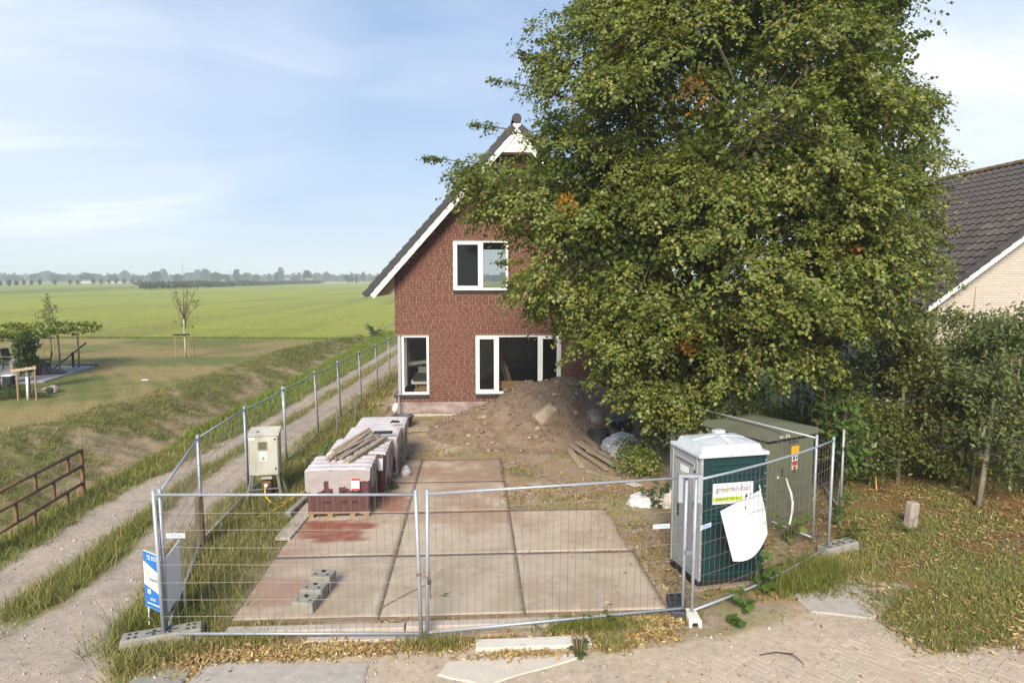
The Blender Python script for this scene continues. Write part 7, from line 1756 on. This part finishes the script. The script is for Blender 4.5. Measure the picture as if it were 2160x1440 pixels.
p = scatter(60000, -24, -10.5, 19, 53, in_lawn); k = fbm(p[:, 0]*.25, p[:, 1]*.25, 51, 4)
ch.append(grass('', p, .045, .022, [(.24, .19, .08), (.19, .175, .06), (.27, .21, .095), (.14, .15, .045)], None, .6))
def fedge(x, y): return np.exp(-((y-53.4+.1*(x+8))/.5)**2)
p = scatter(30000, -40, -8.6, 52, 56, fedge); ch.append(grass('', p, .16, .03, [(.12, .14, .035), (.16, .18, .04)], None, .4))
def meadow(x, y): return 1.0*((x < -5.2) | (y > 40))*(x < -3)
p = scatter(90000, -70, -3, 54, 130, lambda x, y: meadow(x, y)*(1-sstep(54, 125, y))); ch.append(grass('', p, .10, .04, [(.26, .28, .05), (.29, .30, .058), (.215, .24, .046)], None, .5))
emit('lawn_grass', ch)
ch = []                                                        # yard weeds and the ground under the trees
def yard(x, y):
    onslab = ((x > -3.35) & (x < 2.72) & (y > 9.1) & (y < 13.36)) | ((x > -3.35) & (x < .7) & (y < 17.1) & (y > 9.1))
    return np.where(onslab, 0, sstep(.50, .64, fbm(x*.8+9, y*.8, 71, 4)))*(x > -3.4)
p = scatter(26000, -3.3, 5.2, 8.7, 23, yard, 9, .12); ch.append(grass('', p, .085, .011, mixc, (4, 4, 3, 3, 3, 2, 2), .7))
def strip2(x, y): return np.exp(-(((y-14.0)/.35)**2))*(x > .6)*(x < 3.2) + np.exp(-(((x-3.0)/.25)**2))*(y > 9)*(y < 13.8)*.8 + np.exp(-(((y-18.0)/.25)**2))*(x < -.3)*(x > -2)*.8 + np.exp(-(((x+1.9)/.5)**2+((y-22.6)/.35)**2))
p = scatter(42000, -2.2, 3.6, 9, 23, strip2, 9, .09); ch.append(grass('', p, .10, .011, mixc, (5, 4, 3, 3, 3, 2, 2), .7))
def tuft(cx, cy, rx, ry): return lambda x, y: np.exp(-(((x-cx)/rx)**2+((y-cy)/ry)**2))
for cx, cy, rx, ry, hh, n, cc in ((4.95, 9.9, .42, .28, .19, 6000, gcol), (5.5, 10.3, .3, .2, .2, 3000, gcol), (-4.0, 8.5, .5, .16, .12, 3000, mixc), (-.5, 8.42, .3, .10, .13, 1600, mixc), (1.6, 8.7, .45, .14, .14, 4200, gcol), (1.75, 8.30, .16, .12, .12, 1300, mixc), (2.95, 8.95, .12, .1, .12, 500, gcol), (5.9, 10.5, .5, .3, .12, 2200, mixc), (-3.1, 8.95, .5, .12, .1, 1200, mixc), (-3.0, 8.62, .4, .1, .12, 1600, mixc)):
    p = scatter(n*6, cx-2*rx, cx+2*rx, cy-2*ry, cy+2*ry, tuft(cx, cy, rx, ry)); p = p[:n]; ch.append(grass('', p, hh, .010, cc, None, .45))
def road_green(x, y): return sstep(.40, .56, fbm(x*1.2, y*1.2, 79, 4)+.35*np.exp(-(((x-6.9)/1.0)**2+((y-8.9)/.55)**2))-.12)*sstep(5.4, 6.0, x)
p = scatter(60000, 5.4, 9.5, 7.9, 9.8, road_green, 10, .10); ch.append(grass('', p, .085, .010, mixc, (5, 5, 4, 4, 2, 2, 1), .6))
def under(x, y): return sstep(.42, .60, fbm(x*.9, y*.9, 41, 5))*.8+.08
p = scatter(100000, 6.2, 14, 9.4, 16.4, under, 8, .12); ch.append(grass('', p, .08, .012, mixc, (4, 4, 3, 4, 3, 2, 1), .7))
p = scatter(26000, 6.5, 12, 16.5, 24, lambda x, y: .8+0*x); ch.append(grass('', p, .12, .016, brightc, None, .5))
emit('yard_grass', ch)
# fallen leaves and bracts: curled slips
LL = np.array([[-.22, 0, .12], [.22, 0, .12], [.26, .5, .0], [-.26, .5, .0], [.0, 1.0, .22]]); 
def litter(n, x0, x1, y0, y1, mask, size, cols, zoff=.012, heap=0.0):
    p = scatter(n, x0, x1, y0, y1, mask); m = len(p); z = tz(p[:, 0], p[:, 1])
    ons = ((p[:, 0] > -3.33) & (p[:, 0] < 2.7) & (p[:, 1] > 9.13) & (p[:, 1] < 13.34)) | ((p[:, 0] > -3.33) & (p[:, 0] < .68) & (p[:, 1] > 9.13) & (p[:, 1] < 17.35)); z = np.where(ons, .07, z)
    base = np.stack([p[:, 0], p[:, 1], z+zoff+NG.random(m)*heap], -1)
    a_ = NG.uniform(0, 2*PI, m); ax = unit(np.stack([np.cos(a_), np.sin(a_), .25*NG.normal(size=m)], -1)); nr = unit(np.array([0, 0, 1.0])+.45*NG.normal(size=(m, 3)))
    return orient(base, ax, nr, size*NG.uniform(.6, 1.3, m), LL*np.array([.62, 1, 1.3])), np.clip(tints(m, cols, None, .18), .01, 1)
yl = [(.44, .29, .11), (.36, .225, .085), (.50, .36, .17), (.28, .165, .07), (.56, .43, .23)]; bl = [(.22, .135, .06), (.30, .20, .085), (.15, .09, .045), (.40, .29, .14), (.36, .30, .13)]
ch = []
def fs(x, y): return np.clip(np.exp(-((y-8.40-.02*x-.07*np.sin(x*2.3)-.05*np.sin(x*6))/.12)**2)*(.55+.45*np.sin(x*1.9+1)**2) + .8*np.exp(-((y-9.02)/.05)**2)*sstep(.3, .6, fbm(x*1.5, y*0, 83, 3)), 0, 1)*(x > -4.1)*(x < 2.7)*(1-((x > -.06)*(x < 1.56)*(y > 8.18)*(y < 8.52)))
ch.append(litter(14000, -4.1, 2.8, 8.0, 9.3, fs, .065, yl+bl[:2], .010, .03))
for cx, cy, rx, ry, n in ((-2.2, 8.32, .8, .12, 2600), (1.9, 8.62, .5, .13, 2200), (2.2, 8.86, .45, .08, 1500), (-3.6, 8.1, .35, .25, 900), (1.85, 8.3, .25, .1, 500), (.55, 8.1, .5, .08, 350)):
    ch.append(litter(n*5, cx-2*rx, cx+2*rx, cy-2*ry, cy+2*ry, tuft(cx, cy, rx, ry), .065, yl+bl[3:], .012, .03))
def side(x, y): return np.clip(np.exp(-((x-3.0)/.22)**2)*(y < 14)+.9*np.exp(-(((x-2.2)/1.3)**2+((y-14.6)/.8)**2)) + .9*np.exp(-(((x-1.0)/.4)**2+((y-15.6)/1.6)**2)) + .9*np.exp(-(((x-2.9)/.8)**2+((y-18)/.5)**2)) + .7*np.exp(-(((x+1.4)/.6)**2+((y-18.6)/.7)**2)) + .9*np.exp(-(((x-3.8)/.7)**2+((y-15.2)/1.4)**2)), 0, 1)*sstep(.35, .6, fbm(x*2, y*2, 87, 3))
ch.append(litter(30000, -2.6, 5.2, 9, 20, side, .066, yl+bl, .012, .03))
ch.append(litter(2600, -3.3, 2.7, 9.2, 17, lambda x, y: np.clip(.10+.25*sstep(1.2, 2.6, x), 0, 1), .05, yl, .006))
def ug(x, y): return sstep(5.9, 6.8, x+.0*y)*(.35+.65*sstep(.38, .58, fbm(x*1.3, y*1.3, 89, 4)))*sstep(9.3, 10.4, y+.25*(8-x)*0)
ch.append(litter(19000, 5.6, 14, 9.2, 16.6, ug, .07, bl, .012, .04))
ch.append(litter(5000, 5.5, 9.5, 7.8, 9.6, lambda x, y: .35+0*x, .08, yl+bl, .012, .03))
ch.append(litter(2200, -4, 8, 7.2, 8.6, lambda x, y: .16+0*x, .05, yl+bl, .008))
ch.append(litter(3500, 3.0, 6.2, 9.3, 12.6, lambda x, y: .5+0*x, .075, bl, .012, .03))
emit('fallen_leaves', ch, M_LITTER)
# grit on the tracks and in the yard
n = 9000; x = np.concatenate([NG.uniform(-8, -4.3, n), NG.uniform(-3.2, 8, n//3)]); y = np.concatenate([NG.uniform(7, 20, n), NG.uniform(7, 8.8, n//3)])
k = ((x < R2(y)) & (x > L1(y)-.1) & ~((x > R1(y)) & (x < L2(y)) & (y > 9.5))) | (x > -3.3); x, y = x[k], y[k]; n = len(x)
V = V8[None]*(1+.3*NG.normal(size=(n, 6, 1)))*(NG.gamma(1.4, .0045, n)+.003)[:, None, None] + np.stack([x, y, tz(x, y)+.002], -1)[:, None]
tag(cells('loose_gravel', V, F8, 3, mat('grit', (1, 1, 1), .95, .05, 9, attr=True), NG.uniform(.6, 1.25, (n, 1))*np.array([.40, .35, .30])), kind='stuff')

# ---------------------------------------------------------------- the hazy air
hz = MB().box(-4300, 4300, -80, 5400, -3.5, 78).build('haze', None)
hm = bpy.data.materials.new('haze_air'); hm.use_nodes = True; ht = hm.node_tree; ht.nodes.clear()
ho = ht.nodes.new('ShaderNodeOutputMaterial'); hv = ht.nodes.new('ShaderNodeVolumePrincipled'); hv.inputs['Density'].default_value = .00060; hv.inputs['Color'].default_value = (.82, .91, 1.0, 1); hv.inputs['Anisotropy'].default_value = .0
ht.links.new(hv.outputs[0], ho.inputs['Volume']); hz.data.materials.append(hm); hz.display_type = 'WIRE'; tag(hz, kind='stuff')
